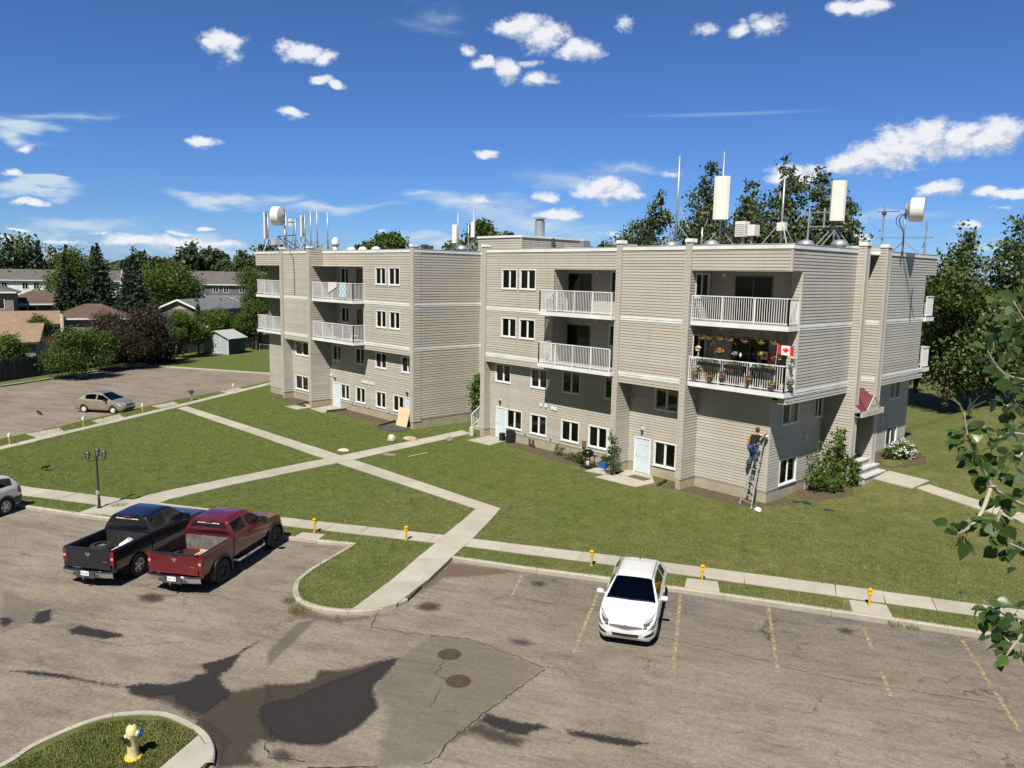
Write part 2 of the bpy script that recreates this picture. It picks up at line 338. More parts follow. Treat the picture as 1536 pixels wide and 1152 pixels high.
STAINS = {
'wet_main':[(-17.06,7.74),(-16.74,7.54),(-16.31,7.47),(-15.79,7.41),(-15.46,7.46),(-15.18,7.69),(-14.89,7.9),(-14.67,8.27),(-14.7,8.74),(-14.77,9.13),(-14.94,9.48),(-15.12,9.85),(-15.43,10.02),(-15.8,10.13),(-16.12,10.4),(-16.32,10.84),(-16.61,11.38),(-16.88,11.68),(-17.03,11.17),(-16.93,10.49),(-17.03,9.69),(-16.97,9.03),(-16.93,8.53),(-17.09,8.09)],
'damp_main':[(-17.94,8.33),(-17.5,8.83),(-17.3,9.22),(-17.67,9.64),(-17.33,10.2),(-17.16,11.12),(-16.92,11.67),(-16.18,10.34),(-15.2,9.9),(-14.71,8.92),(-14.65,8.04),(-15.45,7.45),(-15.8,7.3)],
'damp_mainL':[(-19.57,6.57),(-19.1,7.28),(-18.22,7.48),(-18.09,7.94),(-17.7,8.64),(-17.33,9.3),(-17.72,9.71),(-17.52,10.03),(-14.7,8.39),(-14.93,7.88),(-15.39,7.48),(-15.66,7.24),(-15.73,6.96),(-15.49,6.75),(-14.9,6.73),(-15.46,6.01),(-16.17,6.23),(-17.3,6.35),(-18.24,6.25),(-18.78,6.08),(-19.56,5.72)],
'wet_mid':[(-20.26,5.63),(-20.03,6.08),(-19.59,6.47),(-19.48,6.92),(-19.65,7.16),(-19.55,7.43),(-20.14,7.46),(-20.01,7.89),(-20.04,8.42),(-20.22,8.78),(-20.38,9.31),(-20.17,8.95),(-20.0,8.56),(-19.44,8.09),(-19.13,7.58),(-18.49,7.48),(-18.1,7.46),(-17.85,6.99),(-17.68,6.61),(-18.11,6.41),(-18.7,6.31),(-19.04,6.38),(-19.28,5.89),(-19.7,5.56)],
'wet_streak':[(-23.03,3.59),(-22.53,4.16),(-21.89,4.62),(-21.35,4.9),(-20.33,5.54),(-20.22,5.51),(-20.82,5.12),(-21.49,4.68),(-22.24,4.1)],
'wet_a':[(-24.64,5.34),(-24.76,5.74),(-24.3,5.95),(-23.39,6.46),(-23.14,6.44),(-23.36,5.98),(-23.98,5.57),(-24.35,5.35)],
'wet_b':[(-25.9,4.65),(-26.62,4.97),(-26.58,5.38),(-25.67,5.14),(-25.58,4.87)],
'wet_b2':[(-26.91,4.05),(-26.63,4.31),(-26.32,4.28),(-26.07,4.01),(-26.31,3.95)],
'patch_L':[(-29.46,4.5),(-28.98,4.78),(-27.89,4.99),(-26.92,5.48),(-26.64,4.95),(-25.9,4.65),(-25.74,4.17),(-25.59,3.82)],
'wet_c':[(-13.11,11.42),(-13.19,11.76),(-12.8,11.91),(-12.32,12.11),(-11.94,12.45),(-11.76,12.42),(-11.93,12.08),(-11.91,11.78),(-12.21,11.57),(-12.74,11.44)],
'damp_c':[(-13.04,10.95),(-13.1,11.41),(-12.74,11.44),(-12.17,11.54),(-11.85,11.72),(-11.71,11.38),(-12.03,11.14),(-12.51,11.03),(-12.84,10.92),(-12.84,10.59),(-12.88,10.36)],
'wet_d':[(-11.48,12.66),(-11.0,13.03),(-10.33,13.43),(-9.84,13.71),(-9.97,13.31),(-10.62,12.91),(-11.18,12.6)],
'oil1':[(-19.41,14.15),(-19.39,14.57),(-18.98,14.79),(-18.59,14.48),(-18.79,14.12),(-19.13,13.98)],
'oil2':[(-18.43,18.33),(-18.13,18.62),(-17.86,18.56),(-17.78,18.27),(-18.11,18.12)],
'oil3':[(-9.62,22.9),(-9.47,23.17),(-9.19,23.18),(-9.13,22.84),(-9.39,22.7)],
'oil4':[(-25.88,7.73),(-25.88,8.13),(-25.33,8.36),(-24.95,8.16),(-25.04,7.79),(-25.52,7.61)],
'oil5':[(-15.73,14.84),(-15.34,15.18),(-15.02,15.13),(-15.09,14.85),(-15.39,14.7)],
'patchstrip':[(-19.57,9.11),(-20.76,10.66),(-20.55,11.25),(-19.16,9.3),(-18.72,8.7)],
'patchsq':[(-16.9,11.8),(-17.39,13.23),(-16.52,13.92),(-13.82,14.4),(-12.63,9.38),(-13.21,8.54),(-14.87,9.99),(-15.78,10.15),(-16.12,10.4),(-16.53,11.12)],
'repair':[(-25.33,4.98),(-25.23,5.42),(-24.78,5.84),(-24.56,5.43),(-25.04,5.03)],
'wet_bl':[(-17.83,6.3),(-17.38,6.59),(-17.08,6.6),(-16.17,6.6),(-15.46,6.01),(-16.17,6.23),(-16.97,6.33)],
'crack':[(-12.65,9.4),(-12.59,9.77),(-12.84,10.15),(-13.0,10.59),(-13.18,11.34),(-13.33,12.03),(-13.79,14.33)],
'wet_blob':[(-15.16,7.13),(-15.13,7.4),(-14.77,7.45),(-14.57,7.21),(-14.83,7.04)],
}
# ------------------------------------------------------------------ ground
ZA = -.12                                              # asphalt level; lawns and paths lie at z = 0
KERB_LINE = [(-49,1.35),(-39.13,6.9),(-36.81,8.15),(-34.73,9.31),(-27.74,13.87),(-26.64,14.55),(-25.39,15.48),(-24.13,12.94),(-23.56,12.15),(-22.94,11.7),(-22.19,11.38),(-21.72,11.35),(-21.09,11.52),(-20.45,11.89),(-20.15,12.23),(-19.79,12.73),(-19.66,13.43),(-19.76,14.04),(-21.78,17.5),(-19.28,18.81),(-16.65,20.35),(-14.86,21.32),(-13.14,22.26),(-11.12,23.33),(-8.35,24.8),(-6.18,25.9),(6,32.3),(40,50.4)]
KERB_LINE = KERB_LINE[:7]+[tuple(p) for p in smooth_pts(KERB_LINE[7:17], 4)]+KERB_LINE[17:]
LAWN = KERB_LINE + [(60,62),(40,130),(-55,130),(-60,60),(-66,42),(-69.3,33.3),(-66.57,28.54),(-63.3,22.0),(-60.64,17.97),(-58.67,14.73),(-57.36,12.9),(-55.69,9.9),(-53.4,5.9),(-51,2)]
def m_grass(name='mown grass', blades=False):
    t = NT(name); co = t.co()
    big = t.noise(.16, 5, .6); mid = t.noise(.9, 5, .65); fine = t.noise(14, 4, .7)
    g = t.ramp(mid, [(.28,(.070,.106,.020)),(.5,(.092,.130,.027)),(.75,(.138,.160,.044))])
    sx = t.n('ShaderNodeSeparateXYZ'); t.l(co, sx.inputs[0])
    dry = t.math('MULTIPLY', t.math('ADD', t.math('MULTIPLY', sx.outputs[0], .030), 1.14, clamp=True), t.ramp(big, [(.36,.2),(.58,1)]))
    g = t.mix(dry, g, t.ramp(mid, [(.3,(.118,.130,.042)),(.72,(.255,.222,.105))]))
    g = t.mix(t.ramp(t.noise(3.3, 6, .7), [(.44,0),(.66,.75)]), g, (.19,.172,.074))
    if blades:
        r = t.n('ShaderNodeNewGeometry').outputs['Random Per Island']
        g = t.mix(.6, g, t.ramp(r, [(0,(.55,.62,.5)),(.5,(1.1,1.1,1.05)),(1,(1.8,1.7,1.35))]), 'MULTIPLY')
    else:
        g = t.mix(t.ramp(fine, [(.32,.4),(.6,0)]), g, (.034,.056,.013))
        g = t.mix(t.ramp(t.noise(1.7, 5, .7), [(.36,.4),(.54,0)]), g, (.052,.084,.017))
        t.bump(t.noise(30, 5, .75), .8, .05)
    t.base(g); return t.set(Roughness=.9, Specular_IOR_Level=.15)
GRASS = m_grass(); BLADE = m_grass('grass blades', True)
def m_soil():
    t = NT('bare garden soil')
    t.base(t.ramp(t.noise(4, 6, .7), [(.3,(.065,.05,.036)),(.7,(.15,.118,.085))])); t.bump(t.noise(25, 5, .7), .8, .04)
    return t.set(Roughness=.95, Specular_IOR_Level=.1)
SOIL = m_soil()
def m_field():
    t = NT('far ground')
    t.base(t.ramp(t.noise(.02, 5, .6), [(.3,(.045,.065,.02)),(.7,(.085,.10,.035))])); return t.set(Roughness=1, Specular_IOR_Level=0)
g = MB(); g.face([(-2500,-600,-.3),(2500,-600,-.3),(2500,3000,-.3),(-2500,3000,-.3)]); tag(g.build('ground', m_field()), kind='structure')

def m_asphalt():
    t = NT('weathered asphalt'); co = t.co()
    rot = t.map(co, (1,1,1), (0,0,math.radians(-28.6)))          # along / across the parking rows
    n1 = t.noise(.22, 6, .62); n2 = t.noise(.75, 6, .68, t.map(rot, (.45,1.3,1))); n3 = t.noise(34, 4, .8); n4 = t.noise(18, 4, .7)
    base = t.ramp(n1, [(.3,(.195,.166,.130)),(.52,(.242,.207,.163)),(.75,(.285,.245,.195))])
    base = t.mix(t.ramp(n2, [(.46,0),(.68,.55)]), base, (.115,.102,.09))
    # worn, oilier stalls along the kerb: distance from the kerb line on the right
    s = t.n('ShaderNodeSeparateXYZ'); t.l(co, s.inputs[0])
    d = t.math('ADD', t.math('ADD', t.math('MULTIPLY', s.outputs[0], .468), t.math('MULTIPLY', s.outputs[1], -.884)), 25.75)
    inx = t.math('ADD', t.math('MULTIPLY', s.outputs[0], .25), 5.2, clamp=True)
    near = t.math('SUBTRACT', 1, t.math('MULTIPLY', t.math('ADD', d, t.math('MULTIPLY', t.math('SUBTRACT', n2, .5), 7)), .17, clamp=True), clamp=True)
    stall = t.math('MULTIPLY', t.math('MULTIPLY', near, inx), t.ramp(t.noise(.55, 6, .66, t.map(rot, (.7,1.2,1))), [(.34,.12),(.6,.92)]))
    base = t.mix(stall, base, t.ramp(n4, [(.3,(.085,.077,.070)),(.7,(.165,.146,.124))]))
    base = t.mix(t.ramp(n4, [(.35,.25),(.6,0)]), base, (.10,.085,.07))
    base = t.mix(1, base, t.ramp(n3, [(.28,.58),(.5,1),(.72,1.5)]), 'MULTIPLY')
    n5 = t.noise(7.5, 5, .75); n6 = t.noise(2.6, 6, .7, t.map(rot, (.35,1.6,1)))
    base = t.mix(1, base, t.ramp(n5, [(.3,.74),(.5,1),(.7,1.2)]), 'MULTIPLY')
    base = t.mix(1, base, t.ramp(n6, [(.32,.76),(.5,1),(.7,1.1)]), 'MULTIPLY')
    base = t.mix(t.ramp(t.noise(21, 2, .5), [(.66,0),(.74,.6)]), base, (.05,.043,.037))
    # cracks
    dist = t.n('ShaderNodeTexVoronoi', feature='DISTANCE_TO_EDGE'); dist.inputs['Scale'].default_value = .28
    wv = t.n('ShaderNodeVectorMath', operation='MULTIPLY_ADD'); t.l(t.noise(1.1, 5, .65, out='Color'), wv.inputs[0]); wv.inputs[1].default_value = (1.6,1.6,0); t.l(co, wv.inputs[2])
    t.l(wv.outputs[0], dist.inputs['Vector'])
    cr = t.math('MULTIPLY', t.ramp(dist.outputs['Distance'], [(.0,1),(.006,0)]), t.ramp(t.noise(.4, 3), [(.48,0),(.6,.8)]))
    base = t.mix(cr, base, (.035,.03,.026))
    t.base(base); t.bump(t.math('ADD', n3, t.math('MULTIPLY', cr, -1.5)), .35, .015)
    return t.set(Roughness=.88, Specular_IOR_Level=.22)
ASPH = m_asphalt()
g = MB()
n = 60
g.prism([(-49,1.2),(-58,-14),(-58,-60),(60,-60),(60,60.8),(40,50.2),(6,32.1),(-6.18,25.7),(-14.86,21.2),(-19.28,18.7),(-21.78,17.4),(-21.78,17.9),(-26,18),(-27.74,13.9),(-34.73,9.2),(-39.13,6.8)], -.25, ZA)
tag(g.build('parking_lot', ASPH), kind='structure')
g = MB(); g.prism([(-54,5.2),(-55.69,9.6),(-57.36,12.8),(-60.64,17.9),(-63.3,21.8),(-69.2,33.3),(-66,42),(-62,44),(-75,35.7),(-88.1,28.5),(-89.3,26.1),(-84.2,20.3),(-79.9,13.3),(-74,3),(-80,-20),(-66,-20)], -.25, ZA)
tag(g.build('rear_parking_lot', ASPH), kind='structure')
def walls_top(name, poly, z0, z1, m):
    g = MB(); g.prism(poly, z0, z1); return tag(g.build(name, m), kind='structure')
walls_top('lawn', LAWN, -.25, 0, GRASS)
walls_top('rear_lawn', [(-79.9,13.5),(-84.2,20.4),(-89.25,26.1),(-88.12,28.6),(-75,35.9),(-56,46.3),(-56,100),(-200,100),(-200,-30),(-90,-20)], -.25, -.02, GRASS)
walls_top('hydrant_island', [tuple(p) for p in smooth_pts([(-18.45,2.62),(-18.77,3.18),(-18.97,4.05),(-18.98,4.67),(-18.77,5.2),(-18.22,5.82),(-17.56,6.1),(-16.83,6.26),(-16.23,6.22),(-15.78,6.07)], 4)]+[(-15.0,5.2),(-14.2,3.6),(-14,1),(-18,0)], -.25, -.01, GRASS)
# rising lawn on the right-hand side
def lawn_slope():
    xs = np.arange(-20.8, 30, .6); ys = np.arange(34.5, 72, .6); vs = []; fs = []
    for y in ys:
        for x in xs: vs.append((x, y, hz(x,y)+.004))
    nx = len(xs)
    for j in range(len(ys)-1):
        for i in range(nx-1):
            a = j*nx+i; fs.append((a,a+1,a+nx+1,a+nx))
    g = MB(); g.raw(vs, fs); tag(g.build('lawn_bank', GRASS, smooth=True), kind='structure')
lawn_slope()
def offset_line(pts, d):
    out = []
    for i, p in enumerate(pts):
        a = Vector(pts[max(i-1,0)]); b = Vector(pts[min(i+1,len(pts)-1)])
        t = (b-a).normalized(); out.append((p[0]-t.y*d, p[1]+t.x*d))
    return out
def kerb(name, pts, d=.16, z1=.014, flip=1):
    # rounded kerb section swept along the line, cut into lengths by joints
    L = []; q = [Vector(p) for p in pts]
    for a, b in zip(q[:-1], q[1:]):
        k = max(1, int((b-a).length/.5)); L += [a+(b-a)*i/k for i in range(k)]
    L.append(q[-1]); L = [Vector(p) for p in offset_line([tuple(p) for p in L], -.025*flip)]; o = offset_line([tuple(p) for p in L], d*flip); o2 = offset_line([tuple(p) for p in L], .03*flip)
    g = MB()
    for i in range(len(L)-1):
        gap = .01 if i % 6 == 5 else 0
        A, B = L[i], L[i+1]; t = (B-A).normalized()*gap
        j = [random.uniform(-.004,.004) for _ in range(2)]
        P = [[(A.x,A.y,-.2),(A.x,A.y,z1-.03),(o2[i][0],o2[i][1],z1+j[0]),(o[i][0],o[i][1],z1),(o[i][0],o[i][1],-.2)],
             [(B.x-t.x,B.y-t.y,-.2),(B.x-t.x,B.y-t.y,z1-.03),(o2[i+1][0]-t.x,o2[i+1][1]-t.y,z1+j[1]),(o[i+1][0]-t.x,o[i+1][1]-t.y,z1),(o[i+1][0]-t.x,o[i+1][1]-t.y,-.2)]]
        for k in range(4): g.face([P[0][k],P[1][k],P[1][k+1],P[0][k+1]] if flip > 0 else [P[0][k+1],P[1][k+1],P[1][k],P[0][k]])
    tag(g.build(name, KERB), kind='structure')
kerb('kerb', KERB_LINE[:-10]); kerb('kerb', KERB_LINE[-10:])
kerb('kerb', [(-79.9,13.3),(-84.2,20.3),(-89.25,26.05),(-88.12,28.55),(-75,35.78),(-64,41.9)], .16, .03, 1)
HYI = [(-18.3,1.6),(-18.45,2.62),(-18.77,3.18),(-18.97,4.05),(-18.98,4.67),(-18.77,5.2),(-18.22,5.82),(-17.56,6.1),(-16.83,6.26),(-16.23,6.22),(-15.78,6.07),(-15.52,5.93)]
HYI = [tuple(p) for p in smooth_pts(HYI, 4)]; kerb('kerb', HYI, .17, .02, -1)
def path(name, left, right, z, step=1.5, zb=-.1, mat=None):
    # a strip of cast slabs between two edges
    def resample(P):
        P = [Vector((p[0],p[1],p[2] if len(p) > 2 else 0)) for p in P]; cum = [0]
        for a, b in zip(P[:-1], P[1:]): cum.append(cum[-1]+(b-a).length)
        return P, cum
    Lp, Lc = resample(left); Rp, Rc = resample(right)
    def at(P, c, f):
        s = f*c[-1]
        for i in range(len(P)-1):
            if s <= c[i+1]+1e-9: return P[i].lerp(P[i+1], (s-c[i])/max(1e-9, c[i+1]-c[i]))
        return P[-1]
    n = max(1, round(max(Lc[-1], Rc[-1])/step)); g = MB()
    for i in range(n):
        e = .008/step
        a, b, c, d = at(Lp,Lc,(i+e)/n), at(Lp,Lc,(i+1-e)/n), at(Rp,Rc,(i+1-e)/n), at(Rp,Rc,(i+e)/n)
        dz = random.uniform(-.005,.005)
        T = [Vector((p.x+random.uniform(-.02,.02),p.y+random.uniform(-.02,.02),p.z+z+dz)) for p in (d,c,b,a)]; B = [Vector((p.x,p.y,p.z+zb)) for p in (d,c,b,a)]
        g.raw(T+B, [(0,1,2,3),(4,5,1,0),(5,6,2,1),(6,7,3,2),(7,4,0,3)])
    return tag(g.build(name, mat or CONC), kind='structure')
path('path', [(-48.5,2.2),(-52.7,8.58),(-59.98,20.07),(-68.48,32.96),(-72.3,38.8)], [(-47.5,1.75),(-51.81,8.43),(-58.88,19.69),(-67.06,32.27),(-70.9,38.2)], .02)
path('path', [(-59.95,22.03),(-49,22.4),(-38.6,22.74),(-25.06,22.95)], [(-59.5,21.18),(-48,21.45),(-38.3,21.62),(-25.74,22.07)], .026)
path('path', [(-39.8,32.77),(-38.47,22.75),(-38.38,21.66),(-37.35,12.92),(-36.92,10.84),(-35.4,9.25)], [(-38.66,32.62),(-37.2,22.83),(-37.08,21.68),(-36.35,15),(-35.7,11.6),(-34.1,10.0)], .031)
path('path', [(-50,3.5),(-42.6,7.57),(-36.92,10.84),(-30.07,14.93),(-24.01,18.67),(-22.75,19.4),(-17.62,22.39),(-12.48,25.2),(-6.05,28.6),(8,36),(30,47.6)], [(-49.4,2.5),(-41.7,6.75),(-36.5,9.8),(-29.3,14.28),(-23.49,17.88),(-22.35,18.59),(-17.26,21.49),(-11.99,24.28),(-5.6,27.65),(8.4,35.1),(30.4,46.7)], .021)
path('path', [(-25.74,22.07),(-22.4,16.3),(-21.05,13.96),(-20.17,12.24)], [(-25.06,22.95),(-22.81,19.47),(-21.71,17.43),(-19.98,14.5),(-19.62,13.5)], .036, 2.4, -.2)
g = MB(); g.prism([(-20.17,12.24),(-19.62,13.5),(-19.68,13.1),(-19.82,12.7)], -.2, .034); tag(g.build('path', CONC), kind='structure')
path('path', [(-15.5,41.83,.60),(-13.4,41.5,.56)], [(-15.83,40.2,.45),(-13.6,39.85,.42)], .03, 3, -.25)
path('path', [(-13.2,40.9,.52),(-10.7,40.0,.42),(-8.6,39.5,.34),(0,36.4,.05)], [(-13.5,40.05,.43),(-11.1,39.1,.34),(-8.9,38.5,.27),(-.6,35.5,.03)], .03)
for L, R, z in (([(-27.85,14.63),(-27.46,13.95)],[(-27.03,15.2),(-26.55,14.55)],.012), ([(-14.81,22.52),(-14.39,21.75)],[(-13.91,23.05),(-13.36,22.3)],.012),
             ([(-10.19,25.07),(-9.7,24.2)],[(-9.2,25.6),(-8.65,24.75)],.012), ([(-36.92,9.6),(-36.28,8.6)],[(-35.95,10.1),(-35.33,9.25)],.012),
             ([(-58.1,17.0),(-59.6,17.1)],[(-57.0,15.0),(-58.2,14.9)],.006), ([(-55.1,12.5),(-56.8,12.6)],[(-53.9,10.8),(-55.9,10.5)],.006), ([(-61.4,22.0),(-62.7,22.0)],[(-60.4,20.2),(-61.7,20.0)],.006), ([(-66.0,29.3),(-67.0,29.2)],[(-64.6,27.2),(-65.6,27.0)],.006),
             ([(-15.72,6.02),(-14.9,4.9),(-13,1.8)],[(-16.7,6.1),(-16.06,5.05),(-14.2,2.0)],.02)):
    path('paved_pad', L, R, z, 4)
# patio slabs at the basement doors
for poly in ([(-27.2,31.05),(-26.0,31.3),(-25.6,31.9),(-26.0,33.1),(-27.4,33.1)], [(-26.0,30.5),(-23.4,30.6),(-23.3,32.0),(-24.3,33.1),(-25.9,33.1)], [(-37.2,31.1),(-35.2,31.2),(-35.6,33.1),(-37.4,33.1)],
             [(-55.4,27.9),(-53.7,27.9),(-53.9,29.7),(-55.6,29.7)], [(-53.4,28.9),(-51.3,28.8),(-51.6,31),(-53.8,31)]):
    walls_top('patio_slab', poly, -.1, .03, CONC)
walls_top('patio_slab', [(-45.0,29.2),(-43.6,28.65),(-42.0,28.95),(-42.2,30.4),(-43.6,30.6)], -.1, .03, plain('dark rubber mat', (.055,.055,.058), .8, .25, 3))
# garden soil along the foundations
for poly in ([(-34.6,32.2),(-31,31.6),(-27.6,31.5),(-27.4,33.1),(-34.6,33.1)], [(-22.9,32.9),(-22.6,31.7),(-21,31.9),(-18.6,31.9),(-17.5,32.2),(-17.5,33.1),(-21.6,33.1)], [(-51.4,30.9),(-51.2,29.6),(-47,29.6),(-45.2,30.2),(-45.2,31)],
             [(-61,29.4),(-58.8,28.9),(-55.9,29.4),(-55.6,30.4),(-61,30.3)], [(-17.7,33.2),(-17.3,32.9),(-16.6,34.2),(-16.4,35.6),(-17.7,36.4)]):
    walls_top('garden_bed', poly, -.08, .008, SOIL)
def soil_disc(cx, cy, rx, ry):
    g = MB(); p = [(cx+rx*math.cos(a)*random.uniform(.8,1.1), cy+ry*math.sin(a)*random.uniform(.8,1.1)) for a in np.linspace(0,2*PI,26)[:-1]]
    ctr = (cx, cy, hz(cx,cy)+.012)
    for i in range(len(p)):
        a, b = p[i], p[(i+1)%len(p)]; g.face([ctr,(a[0],a[1],hz(*a)+.012),(b[0],b[1],hz(*b)+.012)])
    tag(g.build('garden_bed', SOIL), kind='structure')
soil_disc(-16.1, 44.6, 1.4, 2.2); soil_disc(-16.9, 37.3, 1.3, 2.2)

# ---- stains, puddles and markings on the asphalt
def in_poly(px, py, poly):
    inside = np.zeros(px.shape, bool); n = len(poly)
    for i in range(n):
        x1, y1 = poly[i]; x2, y2 = poly[(i+1)%n]
        if y1 == y2: continue
        inside ^= ((y1 > py) != (y2 > py)) & (px < (x2-x1)*(py-y1)/(y2-y1)+x1)
    return inside
def sdist(px, py, poly):
    d = np.full(px.shape, 1e9); n = len(poly)
    for i in range(n):
        a = np.array(poly[i]); b = np.array(poly[(i+1)%n]); ab = b-a; L = (ab**2).sum()+1e-12
        t = np.clip(((px-a[0])*ab[0]+(py-a[1])*ab[1])/L, 0, 1)
        d = np.minimum(d, np.hypot(px-a[0]-t*ab[0], py-a[1]-t*ab[1]))
    return np.where(in_poly(px, py, poly), d, -d)
def stain(name, poly, z, mat, step=.06, pad=.22):
    P = np.array(poly); x0, y0 = P.min(0)-pad; x1, y1 = P.max(0)+pad
    xs = np.arange(x0, x1, step); ys = np.arange(y0, y1, step); X, Y = np.meshgrid(xs, ys)
    D = sdist(X, Y, poly); keep = D > -pad
    idx = np.arange(X.size).reshape(X.shape); q = keep[:-1,:-1]&keep[1:,:-1]&keep[:-1,1:]&keep[1:,1:]
    f = np.stack([idx[:-1,:-1][q], idx[:-1,1:][q], idx[1:,1:][q], idx[1:,:-1][q]], 1)
    used = np.unique(f); remap = np.full(X.size, -1); remap[used] = np.arange(len(used))
    me = bpy.data.meshes.new(name)
    me.from_pydata(np.stack([X.ravel()[used], Y.ravel()[used], np.full(len(used), z)], 1).tolist(), [], remap[f].tolist())
    at = me.attributes.new('edge', 'FLOAT', 'POINT'); at.data.foreach_set('value', D.ravel()[used].astype(np.float32))
    me.materials.append(mat); o = bpy.data.objects.new(name, me); col.objects.link(o); return tag(o, kind='structure')
def m_stain(name, c1, c2, rough, amp, soft, opac=1, nsc=5, spec=.4, bump=0):
    t = NT(name); e = t.attr('edge').outputs['Fac']
    nz = t.noise(nsc, 6, .68); d = t.math('ADD', e, t.math('MULTIPLY', t.math('SUBTRACT', nz, .5), amp))
    mr = t.n('ShaderNodeMapRange', interpolation_type='SMOOTHSTEP'); t.l(d, mr.inputs[0]); mr.inputs[1].default_value = -soft/2; mr.inputs[2].default_value = soft; mr.inputs[4].default_value = opac
    t.base(t.ramp(t.noise(40, 3, .7), [(.3,c1),(.7,c2)])); t.l(mr.outputs[0], t.bsdf.inputs['Alpha'])
    if bump: t.bump(t.noise(55, 3), bump, .012)
    return t.set(Roughness=rough, Specular_IOR_Level=spec)
WET = m_stain('wet asphalt', (.024,.022,.020), (.042,.038,.034), .5, .42, .13, .95, 9, .16, .1)
DAMP = m_stain('damp asphalt', (.035,.029,.022), (.085,.07,.052), .7, .5, .22, .85, 4, .2, .3)
OIL = m_stain('oil stain', (.028,.025,.023), (.06,.052,.046), .7, .3, .3, .8, 8)
PATCH = m_stain('smooth asphalt patch', (.150,.134,.112), (.215,.195,.165), .85, .25, .2, .38, 9, .2, .2)
DPATCH = m_stain('dark repair strip', (.10,.092,.082), (.165,.15,.13), .85, .2, .12, .5, 9, .2, .2)
MUD = m_stain('silt washed to the kerb', (.10,.07,.048), (.22,.165,.12), .95, .5, .3, .75, 6, .1, .5)
for nm, m, z in (('patchsq',PATCH,.004),('patchstrip',DPATCH,.0045),('patch_L',PATCH,.004),('repair',PATCH,.0045),('damp_mainL',DAMP,.006),('damp_main',DAMP,.0065),('damp_c',DAMP,.006),('wet_main',WET,.009),('wet_mid',WET,.009),('wet_streak',WET,.008),('wet_a',WET,.008),('wet_b',WET,.008),('wet_b2',WET,.008),
                 ('wet_c',WET,.009),('wet_d',WET,.008),('wet_bl',DAMP,.0085),('wet_blob',DAMP,.008),('oil1',OIL,.005),('oil2',OIL,.005),('oil3',OIL,.005),('oil4',OIL,.005),('oil5',OIL,.005)):
    stain('puddle' if m is WET else 'asphalt_stain', STAINS[nm], ZA+z, m)
stain('asphalt_stain', [(-21.6,17.3),(-19.3,18.6),(-19.9,17.3),(-20.6,16.2),(-19.9,14.3),(-20.2,14.4)], ZA+.005, MUD)
stain('asphalt_stain', [(-22.9,11.5),(-21.7,11.1),(-20.3,11.7),(-19.6,12.7),(-19.3,13.3),(-19.9,11.6),(-21.2,10.7)], ZA+.005, MUD)
def jag(pts, w, name, z, mat, seg=.12, amp=.03):
    P = [Vector(p) for p in pts]; L = []
    for a, b in zip(P[:-1], P[1:]):
        k = max(1, int((b-a).length/seg)); L += [a+(b-a)*i/k for i in range(k)]
    L.append(P[-1]); L = [p+Vector((random.gauss(0,amp),random.gauss(0,amp))) for p in L]; g = MB()
    W = [w*random.uniform(.35,1.3) for _ in L]; l = [Vector(q) for q in offset_line([tuple(p) for p in L], .5)]
    for i in range(len(L)-1):
        na, nb = (l[i]-L[i])*W[i], (l[i+1]-L[i+1])*W[i+1]
        g.face([(*(L[i]-na),z),(*(L[i+1]-nb),z),(*(L[i+1]+nb),z),(*(L[i]+na),z)])
    tag(g.build(name, mat), kind='structure')
CRACK = plain('crack', (.022,.019,.017), .9, .2)
for pts, wd in ((STAINS['crack'],.035), ([(-16.52,13.92),(-13.82,14.4)],.02), ([(-17.4,13.2),(-16.5,13.9)],.03), ([(-15.9,12.5),(-15.45,11.9),(-15.1,12.0)],.03), ([(-14.9,11.6),(-14.3,10.9)],.02), ([(-19.9,13.0),(-19.0,12.2),(-17.3,13.2)],.025),
                ([(-13.2,8.6),(-14.5,7.0),(-15.0,6.4)],.05), ([(-16.9,7.7),(-15.1,7.0),(-14.4,7.5)],.04), ([(-13.8,17.9),(-11.2,18.9),(-8.2,19.9),(-5.2,21.6)],.015), ([(-16.3,17.6),(-18.2,16.9)],.015),
                ([(-26.4,5.5),(-24.6,6.6),(-22.8,8.3)],.012), ([(-21.7,7.6),(-22.6,6.2),(-24,5.5)],.014)):
    jag(pts, wd, 'pavement_crack', ZA+.0075, CRACK)
def m_line():
    t = NT('worn yellow line paint')
    a = t.ramp(t.noise(7, 6, .72), [(.40,0),(.60,.85)])
    t.base(t.ramp(t.noise(30, 3), [(.3,(.36,.28,.14)),(.7,(.52,.42,.22))])); t.l(a, t.bsdf.inputs['Alpha']); return t.set(Roughness=.8)
LINE = m_line()
def stripe(a, b, wd=.10):
    a, b = Vector(a), Vector(b); t = (b-a).normalized(); n = Vector((-t.y,t.x))*wd/2; g = MB()
    k = 12
    for i in range(k):
        p, q = a.lerp(b, i/k), a.lerp(b, (i+1)/k)
        g.face([(*(p-n),ZA+.007),(*(q-n),ZA+.007),(*(q+n),ZA+.007),(*(p+n),ZA+.007)])
    tag(g.build('stall_line', LINE), kind='structure')
for a, b in (((-16.6,20.0),(-13.9,15.62)),((-14.3,21.4),(-11.47,16.99)),((-11.85,22.8),(-9.47,19.02)),((-9.11,23.65),(-8.3,22.3)),((-7.6,21.2),(-6.91,20.09)),((-6.75,25.0),(-4.2,20.8)),((-3.5,26.6),(-1.0,22.6)),((-18.99,18.49),(-17.89,16.9)),((-36.4,8.3),(-35.6,7.2))):
    stripe(a, b)
